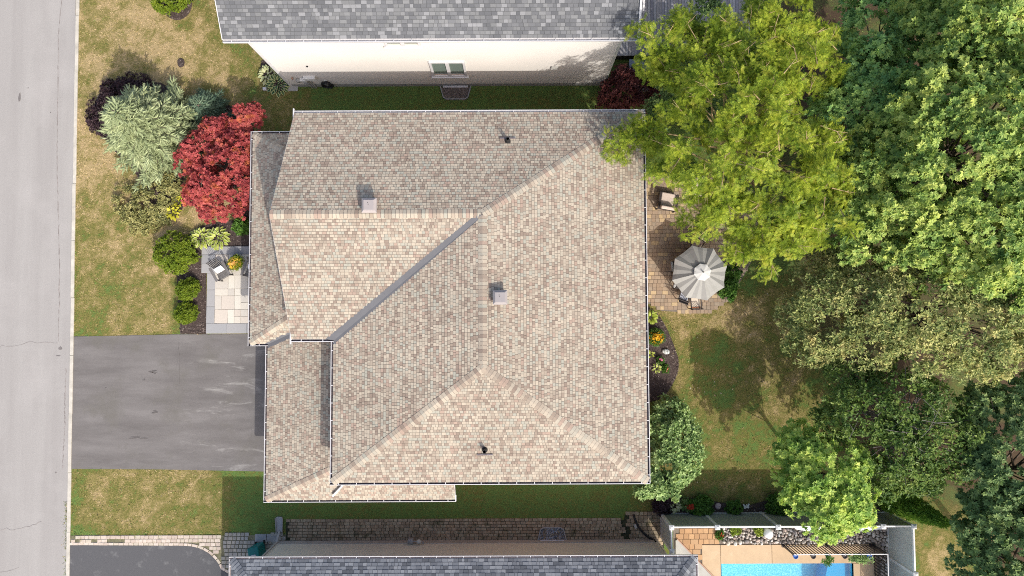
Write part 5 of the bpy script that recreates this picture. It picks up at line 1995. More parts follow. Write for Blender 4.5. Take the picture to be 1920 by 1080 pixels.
shrub('ninebark', 'burgundy shrub at the back corner of the cream house', 1158, 182, 1.0, 1.7, MT['lf_burgundy'], 158, size=0.13, spread=0.22, sp=0.34, rough=0.35, tmpl=leaf_kite(0.6),
      lobes=[((0, 0, 0.7), 0.9), ((0.9, 0.1, 0.7), 0.9), ((1.7, 0.3, 0.6), 0.8), ((0.2, 0.5, 1.3), 0.55), ((-0.5, -0.4, 0.5), 0.6)])
shrub('viburnum', 'large pale green shrub against the rear corner of the house', 1240, 825, 1.3, 2.0, MT['lf_shrub'], 159, size=0.15, spread=0.26, sp=0.36, rough=0.3, tmpl=leaf_kite(0.7), cat='shrub',
      lobes=[((0, 0.6, 1.2), 1.0), ((0.5, -0.2, 1.3), 0.95), ((0.0, -1.0, 1.4), 0.9), ((-0.7, -1.7, 1.7), 0.6), ((-1.3, -2.0, 1.8), 0.42), ((0.8, 0.7, 0.9), 0.75), ((0.1, 1.4, 0.9), 0.75), ((0.7, -1.2, 1.1), 0.7), ((-0.2, -2.0, 1.7), 0.5)])
shrub('green_shrub', 'leafy green shrub under the edge of the umbrella', 1362, 535, 0.45, 0.7, MT['lf_green'], 160, size=0.13, spread=0.16, sp=0.24, shoots=6, rough=0.3,
      lobes=[((0, 0, 0.35), 0.42), ((0.15, 0.6, 0.35), 0.35), ((-0.05, -0.35, 0.3), 0.35)])
# bed along the outside of the vinyl fence
fb = [(1240, 945, 0.45, 0.5, 'lf_purple', 'low dark purple plant at the west end of the fence bed', 0.09),
      (1285, 945, 0.24, 0.4, 'lf_blue', 'dark green plant behind the red flowers in the fence bed', 0.11),
      (1312, 948, 0.48, 0.55, 'lf_green', 'largest leafy green plant in the fence bed', 0.13),
      (1374, 949, 0.30, 0.45, 'lf_green', 'small green plant in the fence bed between the stone and the butterfly', 0.10),
      (1456, 945, 0.50, 0.6, 'lf_green', 'leafy green plant under the young maple', 0.12)]
for i, (x, y, r, h, mm, lab, sz) in enumerate(fb):
    shrub('bed_plant', lab, x, y, r, h, MT[mm], 170 + i, size=sz, spread=0.13, sp=0.17, shoots=6, group='plants in the fence bed', cat='plant')


def hosta(name, label, px, py, n_, R, mat, seed, rim=None, group=None, L=0.26, h=0.25, z0=0.03):
    """rosette of broad leaves, each leaf an object"""
    r_ = np.random.default_rng(seed)
    b_ = P(px, py)
    t = thing(name, label, 'plant', (b_[0], b_[1], 0), 0, group)
    key = (name, mat, round(L, 3))
    if key not in hosta.cache:
        v, f, mi = [], [], []
        prof = [(0.0, 0.03), (0.2, 0.24), (0.45, 0.33), (0.7, 0.25), (0.9, 0.1), (1.0, 0.0)]
        for y, w_ in prof:
            z = 0.25 * y - 0.42 * y * y
            for k, s_ in enumerate((-1, -0.62, 0, 0.62, 1)):
                v.append((s_ * w_, y, z + abs(s_) * w_ * 0.3))
        for i in range(len(prof) - 1):
            for k in range(4):
                a_ = i * 5 + k
                f.append((a_, a_ + 1, a_ + 6, a_ + 5))
                mi.append(1 if k in (0, 3) or i == 4 else 0)
        me = bpy.data.meshes.new('leaf')
        me.from_pydata([tuple(c * L for c in p_) for p_ in v], [], f)
        me.materials.append(MT[mat])
        me.materials.append(MT[rim or mat])
        me.polygons.foreach_set('material_index', mi)
        me.polygons.foreach_set('use_smooth', [True] * len(f))
        hosta.cache[key] = me
    me = hosta.cache[key]
    for i in range(n_):
        f_ = (i + 0.5) / n_
        a_ = i * 2.39996
        rad = R * math.sqrt(f_) * 0.72
        o = bpy.data.objects.new('leaf', me)
        link(o, t)
        el = (1 - f_) * 0.9 + r_.normal(0, 0.1) - 0.1
        o.location = (math.cos(a_) * rad, math.sin(a_) * rad, z0 + h * (1 - f_ * 0.75) + r_.random() * 0.03)
        o.rotation_euler = (el, r_.normal(0, 0.15), a_ - math.pi / 2 + r_.normal(0, 0.15))
        s_ = r_.uniform(0.8, 1.15)
        o.scale = (s_, s_, s_)
    mb = MB()
    mb.tube([(0, 0, 0), (0, 0, h * 0.6)], [0.05, 0.02], 6)
    mb.build('stem', MT['lf_green'], t)
    return t


hosta.cache = {}
for k, cols in (('h_yellow', [(0.42, 0.40, 0.03), (0.50, 0.46, 0.04), (0.36, 0.36, 0.03)]), ('h_lime', [(0.30, 0.37, 0.05), (0.24, 0.32, 0.04), (0.37, 0.42, 0.07)]), ('h_green', [(0.04, 0.085, 0.03), (0.06, 0.11, 0.035), (0.035, 0.07, 0.03)]),
                ('h_cream', [(0.52, 0.54, 0.24), (0.46, 0.49, 0.20)]), ('h_pale', [(0.38, 0.40, 0.22), (0.45, 0.45, 0.28)])):
    MT[k] = M_rand('hosta_' + k[2:], cols, 0.5, 'object', 0.12, 20, 0.0, 0.3)
HG = 'hostas'
hosta('hosta', 'lime hosta clump nearest the largest boxwood', 380, 447, 44, 0.58, 'h_lime', 181, 'h_cream', HG)
hosta('hosta', 'lime hosta clump beside the ornamental grass', 411, 447, 50, 0.64, 'h_lime', 191, 'h_cream', HG)
hosta('hosta', 'bright yellow hosta below the red maple', 327, 399, 26, 0.40, 'h_yellow', 182, None, HG, 0.22)
hosta('hosta', 'small yellow hosta under the edge of the red maple', 338, 378, 16, 0.30, 'h_yellow', 183, None, HG, 0.22)
hosta('hosta', 'pale variegated hosta beside the olive shrub', 303, 408, 14, 0.26, 'h_pale', 184, 'h_cream', HG, 0.2)
hosta('hosta', 'cream edged hosta in front of the cream house corner', 523, 160, 40, 0.62, 'h_green', 185, 'h_cream', HG, 0.27)
hosta('hosta', 'pale hosta beside the brick trim of the cream house', 503, 142, 30, 0.5, 'h_pale', 186, 'h_cream', HG, 0.24)
hosta('hosta', 'pale feathery hosta in the fence bed', 1262, 945, 26, 0.36, 'h_pale', 187, 'h_lime', HG, 0.2, 0.35)
hosta('hosta', 'lime hosta at the patio end of the rear flower bed', 1219, 594, 24, 0.34, 'h_lime', 188, None, HG, 0.22)
hosta('hosta', 'tiny lime plant against the rear wall below the orange flowers', 1219, 664, 10, 0.16, 'h_lime', 189, None, HG, 0.14, 0.15)
hosta('hosta', 'small lime rosette at the lower end of the rear flower bed', 1231, 690, 16, 0.24, 'h_lime', 190, 'h_cream', HG, 0.16, 0.18)


def grass_clump(name, label, px, py, n_, L, mat, seed, w_=0.02, cat='plant', base=0.0):
    r_ = np.random.default_rng(seed)
    b_ = P(px, py)
    t = thing(name, label, cat, (b_[0], b_[1], 0))
    a_ = r_.random(n_) * 6.283
    el = r_.uniform(0.25, 1.2, n_)
    tan = np.stack([np.cos(a_) * np.cos(el), np.sin(a_) * np.cos(el), np.sin(el)], 1)
    X, Y, Z = frames(np.tile([0, 0, 1.0], (n_, 1)) + tan * 0.01, tan)
    tv = [(-w_ / L, 0, 0), (w_ / L, 0, 0), (w_ / L * 0.8, 0.5, -0.05), (-w_ / L * 0.8, 0.5, -0.05), (0, 1, -0.28)]
    scatter('blade', tv, [(0, 1, 2, 3), (3, 2, 4)], r_.normal(0, 0.05, (n_, 3)) * np.array([1, 1, 0]) + np.array([0, 0, base]), X, Y, Z, L * r_.uniform(0.6, 1.1, n_), mat, t)['kind'] = 'stuff'
    return t


MT['blade_green'] = M_leaf('grass_blade_green', [(0.12, 0.16, 0.05), (0.22, 0.26, 0.09), (0.33, 0.35, 0.14)], None, 0.3)
MT['blade_dry'] = M_leaf('dry_grass_blade', [(0.42, 0.30, 0.20), (0.50, 0.38, 0.28), (0.33, 0.27, 0.16)], None, 0.2)
grass_clump('ornamental_grass', 'spiky ornamental grass beside the lime hosta', 440, 446, 170, 0.75, MT['blade_green'], 201)
grass_clump('dry_grass_plume', 'dry pinkish grass tuft beside the umbrella', 1378, 494, 120, 0.6, MT['blade_dry'], 202, 0.025)
grass_clump('yucca', 'blue grey spiky plant beneath the honey locust by the umbrella', 1384, 476, 40, 0.8, MT['lf_blue'], 203, 0.04)
grass_clump('dry_grass_tuft', 'dry spiky tuft in the fence bed beside the butterfly', 1424, 949, 70, 0.5, MT['blade_dry'], 204, 0.015)
grass_clump('lily_clump', 'strappy green clump below the orange flowers', 1234, 643, 40, 0.45, MT['blade_green'], 205, 0.015)

for k, c in (('f_orange', [(0.62, 0.30, 0.01), (0.70, 0.42, 0.02), (0.55, 0.24, 0.01)]), ('f_yellow', [(0.75, 0.48, 0.04), (0.78, 0.40, 0.12), (0.72, 0.58, 0.06)]), ('f_pink', [(0.62, 0.16, 0.30), (0.7, 0.3, 0.4)]), ('f_coral', [(0.68, 0.22, 0.15), (0.7, 0.33, 0.22)]),
             ('f_red', [(0.45, 0.04, 0.02), (0.55, 0.07, 0.03)])):
    MT[k] = M_rand('petal_' + k[2:], c, 0.6, 'island', 0.1, 20, 0.0, 0.2)


def flowers(name, label, px, py, r, h, mat, seed, n_=40, size=0.06, leaf='lf_green', loc=None, nleaf=None, up=0.8):
    r_ = np.random.default_rng(seed)
    b_ = P(px, py) if loc is None else np.array(loc)
    z0 = 0 if loc is None else loc[2]
    t = thing(name, label, 'plant', (b_[0], b_[1], z0))
    C, D = boughs([((0, 0, h * 0.4), r)], max(0.09, r * 0.35), r_, 0.0, h * 0.6 / r, 0.15)
    leaf_cloud('foliage', C * np.array([1, 1, 0.8]), D, r_, leaf_kite(0.4), MT[leaf], t, shoots=4, spread=r * 0.3, leaves=6, size=0.10, upmix=0.4)
    a_ = r_.random(n_) * 6.283
    q_ = np.sqrt(r_.random(n_)) * r
    S = np.stack([np.cos(a_) * q_, np.sin(a_) * q_, h * (1.0 - 0.45 * (q_ / r) ** 2) + r_.normal(0, 0.03, n_)], 1)
    v, f = [(0, 0, 0)], []
    for i in range(6):
        c0, c1 = 6.283 * (i - 0.36) / 6, 6.283 * (i + 0.36) / 6
        k = len(v)
        v += [(math.cos(c0) * 0.7, math.sin(c0) * 0.7, 0.18), (math.cos((c0 + c1) / 2), math.sin((c0 + c1) / 2), 0.2), (math.cos(c1) * 0.7, math.sin(c1) * 0.7, 0.18)]
        f.append((0, k, k + 1, k + 2))
    X, Y, Z = frames(np.tile([0, 0, up], (n_, 1)) + r_.normal(0, 0.35, (n_, 3)), r_.normal(size=(n_, 3)))
    scatter('blossom', v, f, S, X, Y, Z, size * r_.uniform(0.7, 1.2, n_), MT[mat], t)['kind'] = 'stuff'
    return t


flowers('coneflower', 'orange yellow flowers against the rear wall', 1228, 632, 0.36, 0.6, 'f_orange', 211, 75, 0.065)
flowers('pink_flower', 'small pink flower in the rear bed below the white stone', 1237, 675, 0.13, 0.3, 'f_pink', 212, 10, 0.07)
flowers('coral_flower', 'small coral flower at the outer edge of the rear bed', 1247, 691, 0.15, 0.25, 'f_coral', 213, 12, 0.06)
flowers('red_astilbe', 'red flower spike in the fence bed', 1290, 945, 0.22, 0.6, 'f_red', 214, 60, 0.06)
flowers('red_groundcover', 'small red leaved plant at the fence post by the stones', 1348, 1001, 0.16, 0.25, 'f_red', 215, 16, 0.06)
shrub('yellow_tuft', 'western of the two yellow tufts against the fence among the stones', 1376, 992, 0.2, 0.3, MT['h_lime'], 216, size=0.1, spread=0.08, sp=0.12, shoots=4, group='yellow tufts among the stones', cat='plant')
shrub('yellow_tuft', 'eastern of the two yellow tufts against the fence among the stones', 1420, 992, 0.2, 0.3, MT['h_lime'], 217, size=0.1, spread=0.08, sp=0.12, shoots=4, group='yellow tufts among the stones', cat='plant')

# ------------------------------------------------------------------ mulch beds
MT['mulch'] = M_plain('mulch', (0.075, 0.056, 0.05), 0.95, 0.5, 14, 0.8, 0.1)
beds = [([(335, 455), (372, 425), (415, 415), (475, 410), (476, 463), (377, 463), (377, 513), (387, 515), (387, 626), (338, 626), (332, 520), (312, 480)], 'front'),
        ([(170, 225), (186, 165), (260, 150), (330, 160), (345, 250), (350, 350), (345, 395), (318, 415), (290, 412), (262, 330), (215, 285)], 'spruce'),
        ([(380, 180), (440, 200), (480, 230), (480, 345), (400, 360), (350, 330), (345, 250)], 'maple'),
        ([(448, 360), (480, 360), (480, 430), (446, 430)], 'wall'),
        ([(1205, 572), (1230, 584), (1248, 610), (1263, 645), (1275, 680), (1266, 715), (1240, 750), (1205, 755)], 'rear'),
        ([(1228, 966), (1234, 938), (1290, 932), (1345, 943), (1400, 948), (1460, 932), (1580, 925), (1670, 935), (1670, 964)], 'fence'),
        ([(294, -20), (300, 12), (316, 34), (336, 40), (355, 28), (362, 8), (360, -20)], 'lawn'),
        ([(487, 120), (500, 105), (550, 150), (550, 168), (515, 172), (490, 160)], 'corner'),
        ([(333, 112), (340, 108), (347, 114), (346, 124), (338, 128), (333, 122)], 'stump')]
chips = []
rr = np.random.default_rng(88)
for i, (pts, nm) in enumerate(beds):
    w_ = [np.array(p_[:2]) for p_ in G(pts)]
    if nm not in ('fence', 'front', 'wall'):
        w_ = smooth_poly(w_, 2)
    mb = MB()
    c_ = np.mean(w_, 0)
    z0 = 0.010 + i * 0.0015
    N_ = len(w_)
    inner = [c_ + (p_ - c_) * 0.86 for p_ in w_]
    for j in range(N_):
        k = (j + 1) % N_
        mb.poly([(*w_[j], z0), (*w_[k], z0), (*inner[k], z0 + 0.025), (*inner[j], z0 + 0.025)])
    mb.poly([(*p_, z0 + 0.025) for p_ in inner])
    tag(mb.build('mulch_bed', MT['mulch']), kind='structure')
    xs_, ys_ = [p_[0] for p_ in w_], [p_[1] for p_ in w_]
    area = (max(xs_) - min(xs_)) * (max(ys_) - min(ys_))
    k = int(area * 130)
    x, y = rr.uniform(min(xs_) - 0.04, max(xs_) + 0.04, k), rr.uniform(min(ys_) - 0.04, max(ys_) + 0.04, k)
    ok = inpoly(x, y, w_)
    chips.append(np.stack([x[ok], y[ok], np.full(ok.sum(), z0 + 0.033)], 1))
ch = np.concatenate(chips)
k = len(ch)
a_ = rr.random(k) * 6.283
X, Y, Z = frames(np.tile([0, 0, 1.0], (k, 1)) + rr.normal(0, 0.3, (k, 3)), np.stack([np.cos(a_), np.sin(a_), rr.normal(0, 0.15, k)], 1))
o = scatter('mulch', [(-0.2, -0.5, 0), (0.22, -0.45, 0), (0.16, 0.5, 0.05), (-0.18, 0.42, 0)], [(0, 1, 2, 3)], ch, X, Y, Z, rr.uniform(0.04, 0.11, k), MT['mulch_chip'])
tag(o, kind='stuff')

# ------------------------------------------------------------------ grass blades
rr = np.random.default_rng(99)
K = 56000
tx, ty, td = rr.uniform(-24, 20, K), rr.uniform(-15, 17.5, K), rr.normal(0, 0.2, K)
x, y, tdry = (np.repeat(v_, 6) for v_ in (tx, ty, td))
x, y = x + rr.normal(0, 0.035, len(x)), y + rr.normal(0, 0.035, len(x))
avoid = [[p_[:2] for p_ in G(b_[0])] for b_ in beds] + [[p_[:2] for p_ in dr], [p_[:2] for p_ in G(arc)], [p_[:2] for p_ in BPw], [p_[:2] for p_ in WK]]
ok = (x > curb_x(y) + 0.13)
for a_ in avoid:
    c_ = np.mean(a_, 0)
    ok &= ~inpoly(x, y, [np.array(p_) + (np.array(p_) - c_) / np.linalg.norm(np.array(p_) - c_) * -0.03 for p_ in a_])
ok &= ~((x > a0[0]) & (x < a1[0]) & (y > a1[1]) & (y < a0[1]))
ok &= ~((x > gXW + 0.5) & (x < XE - 0.45) & (y > gYS + 0.5) & (y < YN - 0.5))
ok &= ~((x > XL - 0.1) & (x < XR) & (y > YWALL - 0.02))
ok &= ~((y < P(300, 1004)[1] - rr.random(len(x)) ** 3 * 0.5) & (x < 7.5))
ok &= ~((y < fY) & (x > 7.4) & (x < fX1))
x, y, tdry = x[ok], y[ok], tdry[ok]
lit = litter_map(x, y)
ok = rr.random(len(x)) > lit * 0.75
x, y, lit, tdry = x[ok], y[ok], lit[ok], tdry[ok]
k = len(x)
el = rr.uniform(0.35, 1.3, k)
a_ = rr.random(k) * 6.283
tan = np.stack([np.cos(a_) * np.cos(el), np.sin(a_) * np.cos(el), np.sin(el)], 1)
X, Y, Z = frames(rr.normal(0, 0.5, (k, 3)) + np.array([0, 0, 1.0]), tan)
# weeds in the kerb joint
kw_ = 900
ye = rr.uniform(P(0, 1030)[1], P(0, 940)[1], kw_)
ye[:200] = rr.uniform(P(0, 1080)[1], P(0, 1040)[1], 200)
xe = curb_x(ye) - np.abs(rr.normal(0.05, 0.07, kw_))
x, y, lit = np.concatenate([x, xe]), np.concatenate([y, ye]), np.concatenate([lit, np.zeros(kw_)])
tdry = np.concatenate([tdry, rr.normal(0.1, 0.3, kw_)])
el = np.concatenate([el, rr.uniform(0.2, 1.0, kw_)])
a_ = np.concatenate([a_, rr.random(kw_) * 6.283])
k = len(x)
tan = np.stack([np.cos(a_) * np.cos(el), np.sin(a_) * np.cos(el), np.sin(el)], 1)
X, Y, Z = frames(rr.normal(0, 0.5, (k, 3)) + np.array([0, 0, 1.0]), tan)
mt, n, b = new_mat('grass_blade')
at = n.nodes.new('ShaderNodeAttribute')
at.attribute_name = 'dry'
g = n.nodes.new('ShaderNodeNewGeometry')
ad = n.nodes.new('ShaderNodeMath')
ad.operation = 'ADD'
lk(n, at.outputs['Fac'], ad.inputs[0])
lk(n, mrange(n, g.outputs['Random Per Island'], 0, 1, -0.22, 0.22), ad.inputs[1])
r = ramp(n, [(0.16, 0.26, 0.065), (0.21, 0.20, 0.055), (0.36, 0.29, 0.12), (0.56, 0.43, 0.25)])
lk(n, ad.outputs[0], r.inputs[0])
lk(n, r.outputs[0], b.inputs['Base Color'])
b.inputs['Roughness'].default_value = 0.8
b.inputs['Specular IOR Level'].default_value = 0.15
MT['blade'] = mt
sc = rr.uniform(0.05, 0.105, k)
o = scatter('grass', [(-0.16, 0, 0), (0.16, 0, 0), (0, 1, -0.1)], [(0, 1, 2)], np.stack([x, y, np.zeros(k)], 1), X, Y, Z, sc, MT['blade'], None, {'dry': np.clip(dry_map(x, y) + tdry, 0, 1.1)})
tag(o, kind='stuff')
# fallen leaves on the back lawn
k = 500
x, y = rr.uniform(8, 19, k), rr.uniform(-9.5, 1.5, k)
ok = inpoly(x, y, G([(1260, 560), (1440, 540), (1540, 700), (1560, 900), (1260, 920)])) & (fbm(x, y, 0.4, 3) > 0.48)
x, y = x[ok], y[ok]
k = len(x)
X, Y, Z = frames(rr.normal(0, 0.25, (k, 3)) + np.array([0, 0, 1.0]), rr.normal(size=(k, 3)))
MT['fallen'] = M_rand('fallen_leaf', [(0.42, 0.33, 0.2), (0.3, 0.2, 0.11), (0.5, 0.45, 0.35), (0.35, 0.30, 0.12)], 0.9, 'island')
o = scatter('fallen_leaves', *leaf_kite(0.6), np.stack([x, y, np.full(k, 0.05)], 1), X, Y, Z, rr.uniform(0.06, 0.11, k), MT['fallen'])
tag(o, kind='stuff')

# ------------------------------------------------------------------ furniture and small things
# cantilever-free market umbrella
ub = P(1315, 511, 1.9)
um = thing('patio_umbrella', 'large pale grey octagonal umbrella open over the back patio', 'umbrella', (ub[0], ub[1], 0))
UR, UZ0, UZ1 = 1.41, 1.62, 2.12
rot = 0.25
mb = MB()
nr_ = 8
rings = 6
V = []
for i in range(rings + 1):
    f_ = 0.20 + 0.80 * i / rings
    for j in range(nr_ * 4):
        a_ = rot + 2 * math.pi * j / (nr_ * 4)
        ph_ = (j % 4) / 4.0
        chord = math.cos(math.pi / nr_) / math.cos((ph_ - 0.5) * 2 * math.pi / nr_) if ph_ else 1.0
        sag = [0, 0.085, 0.03, 0.085][j % 4] * f_
        scal = 1 - 0.025 * math.sin(math.pi * ph_) * (1 if i == rings else 0)
        rad = UR * f_ * chord * scal
        V.append((rad * math.cos(a_), rad * math.sin(a_), UZ1 - (UZ1 - UZ0) * f_ ** 1.12 - sag + (0.014 if j % 4 == 0 else 0)))
mb.v = V
n4 = nr_ * 4
for i in range(rings):
    for j in range(n4):
        mb.f.append((i * n4 + j, (i + 1) * n4 + j, (i + 1) * n4 + (j + 1) % n4, i * n4 + (j + 1) % n4))
        mb.m.append(0)
for j in range(n4):
    k = len(mb.v)
    p0, p1 = V[rings * n4 + j], V[rings * n4 + (j + 1) % n4]
    mb.poly([p0, p1, (p1[0], p1[1], p1[2] - 0.05), (p0[0], p0[1], p0[2] - 0.05)])
mb.build('canopy', MT['canvas'], um)
mb = MB()
V = []
for i in range(4):
    f_ = [0.02, 0.12, 0.22, 0.31][i]
    for j in range(n4):
        a_ = rot + 2 * math.pi * j / n4
        ph_ = (j % 4) / 4.0
        sc_ = 1 - (0.10 * math.sin(math.pi * ph_) if i == 3 else 0)
        rad = UR * f_ * sc_
        V.append((rad * math.cos(a_), rad * math.sin(a_), UZ1 + 0.07 - 0.36 * f_ - [0, 0.01, 0.018, 0.01][j % 4] * i / 3))
mb.v = V
for i in range(3):
    for j in range(n4):
        mb.f.append((i * n4 + j, (i + 1) * n4 + j, (i + 1) * n4 + (j + 1) % n4, i * n4 + (j + 1) % n4))
        mb.m.append(0)
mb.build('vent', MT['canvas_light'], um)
mb = MB()
mb.lathe([(0.0, 0.12), (0.028, 0.11), (0.034, 0.06), (0.02, 0.0), (0.045, -0.03)], (0, 0, UZ1 + 0.06), 10)
mb.build('finial', MT['black'], um)
mb = MB()
mb.tube([(0, 0, 0.0), (0, 0, UZ1 + 0.04)], 0.022, 10)
mb.build('pole', MT['darkwood'], um)
mb = MB()
mb.lathe([(0.28, 0.04), (0.28, 0.08), (0.05, 0.12), (0.05, 0.3), (0, 0.3)], (0, 0, 0), 16)
mb.build('base', MT['iron'], um)
for j in range(nr_):
    a_ = rot + 2 * math.pi * j / nr_
    mb = MB()
    mb.beam((0.03 * math.cos(a_), 0.03 * math.sin(a_), UZ1 - 0.05), (UR * 0.97 * math.cos(a_), UR * 0.97 * math.sin(a_), UZ0 - 0.03), 0.018, 0.02)
    mb.build('rib', MT['darkwood'], um)
# round table under it
tb_ = thing('patio_table', 'round dark table under the umbrella', 'table', (ub[0], ub[1], 0))
mb = MB()
mb.lathe([(0.03, 0.70), (0.62, 0.70), (0.63, 0.715), (0.62, 0.73), (0.03, 0.73), (0.03, 0.70)], (0, 0, 0), 28)
mb.build('table_top', MT['darkwood'], tb_)
for j in range(4):
    a_ = 0.6 + j * math.pi / 2
    mb = MB()
    mb.beam((0.50 * math.cos(a_), 0.50 * math.sin(a_), 0.03), (0.42 * math.cos(a_), 0.42 * math.sin(a_), 0.70), 0.04, 0.04)
    mb.build('leg', MT['darkwood'], tb_)

MT['cushion_cream'] = M_plain('cream_cushion', (0.72, 0.62, 0.50), 0.95, 0.06, 9, 0.2, 0.1)
MT['cushion_blue'] = M_plain('blue_grey_cushion', (0.42, 0.44, 0.50), 0.95, 0.06, 9, 0.2, 0.1)
MT['stripe'] = M_plain('orange_piping', (0.55, 0.2, 0.09), 0.9, 0.1, 9, 0.0)
MT['mesh_white'] = M_plain('white_sling_mesh', (0.60, 0.60, 0.60), 0.8, 0.1, 20, 0.1)


def patio_chair(label, px, py, rz, seat, back, group='chairs around the patio table'):
    """armchair facing +Y"""
    c_ = P(px, py, 0.45)
    t = thing('patio_chair', label, 'chair', (c_[0], c_[1], 0.03), rz, group)
    mb = MB()
    for sx_ in (-0.26, 0.26):
        mb.beam((sx_, 0.24, 0.0), (sx_, 0.24, 0.40), 0.035, 0.035)
        mb.beam((sx_, -0.27, 0.0), (sx_ * 0.98, -0.36, 0.9), 0.035, 0.035)
        mb.beam((sx_, 0.26, 0.62), (sx_, -0.31, 0.62), 0.05, 0.025)
        mb.beam((sx_, 0.24, 0.4), (sx_, 0.25, 0.62), 0.03, 0.03)
    mb.beam((-0.26, -0.36, 0.88), (0.26, -0.36, 0.88), 0.035, 0.035)
    mb.beam((-0.26, 0.24, 0.38), (0.26, 0.24, 0.38), 0.03, 0.03)
    mb.beam((-0.26, -0.28, 0.38), (0.26, -0.28, 0.38), 0.03, 0.03)
    mb.build('frame', MT['darkwood'], t)
    mb = MB()
    mb.box((0, 0.0, 0.44), (0.48, 0.50, 0.09))
    mb.build('seat_cushion', seat, t, bevel=0.03)
    if back == 'slats':
        for i in range(6):
            mb = MB()
            x = -0.2 + 0.08 * i
            mb.beam((x, -0.29, 0.45), (x, -0.36, 0.87), 0.03, 0.015)
            mb.build('slat', MT['darkwood'], t)
        mb = MB()
        mb.beam((-0.24, -0.255, 0.495), (0.24, -0.255, 0.495), 0.03, 0.03)
        mb.build('piping', MT['stripe'], t)
    else:
        mb = MB()
        mb.box((0, -0.37, 0.68), (0.50, 0.03, 0.46), 0, 0, None, 0.5)
        mb.build('backrest', back, t, bevel=0.01)
    return t


patio_chair('chair with cream cushion and dark slatted back at the lawn side of the umbrella', 1303, 567, 0.08, MT['cushion_cream'], 'slats')
patio_chair('upper of the two white mesh backed chairs at the house side of the umbrella', 1272, 499, -math.pi / 2 + 0.1, MT['darkwood'], MT['mesh_white'])
patio_chair('lower of the two white mesh backed chairs at the house side of the umbrella', 1277, 532, -math.pi / 2 - 0.1, MT['darkwood'], MT['mesh_white'])
patio_chair('chair with blue grey cushion and dark frame below the white mesh chairs', 1283, 553, -0.35, MT['cushion_blue'], MT['darkwood'])
patio_chair('chair with beige cushion at the tree side of the umbrella', 1303, 463, math.pi - 0.55, MT['cushion'], MT['cushion'])


def club_chair(label, px, py, rz, group='deep armchairs on the back patio'):
    c_ = P(px, py, 0.45)
    t = thing('lounge_chair', label, 'armchair', (c_[0], c_[1], 0.03), rz, group)
    for sx_ in (-0.44, 0.44):
        mb = MB()
        for k in range(4):
            mb.beam((sx_ - 0.05 + 0.033 * k, 0.42, 0.56), (sx_ - 0.05 + 0.033 * k, -0.44, 0.60), 0.024, 0.03)
        mb.beam((sx_, 0.40, 0.0), (sx_, 0.40, 0.55), 0.07, 0.05)
        mb.beam((sx_, -0.42, 0.0), (sx_, -0.42, 0.6), 0.07, 0.05)
        mb.build('armrest', MT['darkwood'], t)
    mb = MB()
    mb.box((0, 0, 0.24), (0.80, 0.84, 0.08))
    mb.build('base', MT['darkwood'], t)
    mb = MB()
    mb.box((0, 0.05, 0.38), (0.76, 0.78, 0.20))
    mb.build('seat_cushion', MT['cushion'], t, bevel=0.05)
    mb = MB()
    mb.box((0, -0.37, 0.66), (0.76, 0.17, 0.48), 0, 0, None, 0.25)
    mb.build('back_cushion', MT['cushion'], t, bevel=0.05)


club_chair('beige cushioned armchair nearest the house wall on the back patio', 1252, 378, math.pi - 0.18 + math.pi)
club_chair('beige cushioned armchair half hidden by the honey locust', 1310, 352, math.pi + 0.32)
tt = P(1322, 434, 0.45)  # made-up table standing in for an unidentified dark square
t = thing('dark_patch_table', 'made up dark table at the dark square beneath the honey locust', 'side table', (tt[0], tt[1], 0.03), 0.05)
mb = MB()
mb.box((0, 0, 0.40), (0.56, 0.56, 0.04))
mb.build('table_top', MT['darkwood'], t, bevel=0.01)
for sx_ in (-0.25, 0.25):
    for sy_ in (-0.25, 0.25):
        mb = MB()
        mb.box((sx_, sy_, 0.19), (0.05, 0.05, 0.38))
        mb.build('leg', MT['darkwood'], t)


def adirondack(label, px, py, rz, group='slatted chairs on the front patio'):
    """low slatted chair facing +Y, pillow apart"""
    c_ = P(px, py, 0.4)
    t = thing('adirondack_chair', label, 'chair', (c_[0], c_[1], PZ), rz, group)
    for i in range(9):
        mb = MB()
        x = -0.24 + 0.06 * i
        mb.beam((x, -0.20, 0.27), (x, 0.36, 0.38), 0.048, 0.02)
        mb.build('seat_slat', MT['greywood'], t)
    for i in range(7):
        mb = MB()
        x = -0.25 + 0.083 * i
        mb.beam((x * 0.9, -0.20, 0.26), (x * 1.05, -0.60, 0.95 - abs(i - 3) * 0.015), 0.072, 0.02, 0, (1, 0, 0))
        mb.build('back_slat', MT['greywood'], t)
    for sx_ in (-0.36, 0.36):
        mb = MB()
        mb.box((sx_, 0.0, 0.56), (0.13, 0.80, 0.025))
        mb.build('armrest', MT['greywood'], t)
        mb = MB()
        mb.beam((sx_ * 0.86, 0.36, 0.0), (sx_ * 0.86, 0.36, 0.55), 0.03, 0.09)
        mb.build('leg', MT['greywood'], t)
        mb = MB()
        mb.beam((sx_ * 0.80, 0.40, 0.34), (sx_ * 0.80, -0.50, 0.05), 0.03, 0.10)
        mb.build('side_rail', MT['greywood'], t)
    mb = MB()
    mb.beam((-0.31, -0.44, 0.62), (0.31, -0.44, 0.62), 0.03, 0.06)
    mb.beam((-0.30, 0.385, 0.36), (0.30, 0.385, 0.36), 0.02, 0.06)
    mb.build('crossbar', MT['greywood'], t)
    R = Matrix.Rotation(rz, 3, 'Z')
    return t, np.array(t.location), R


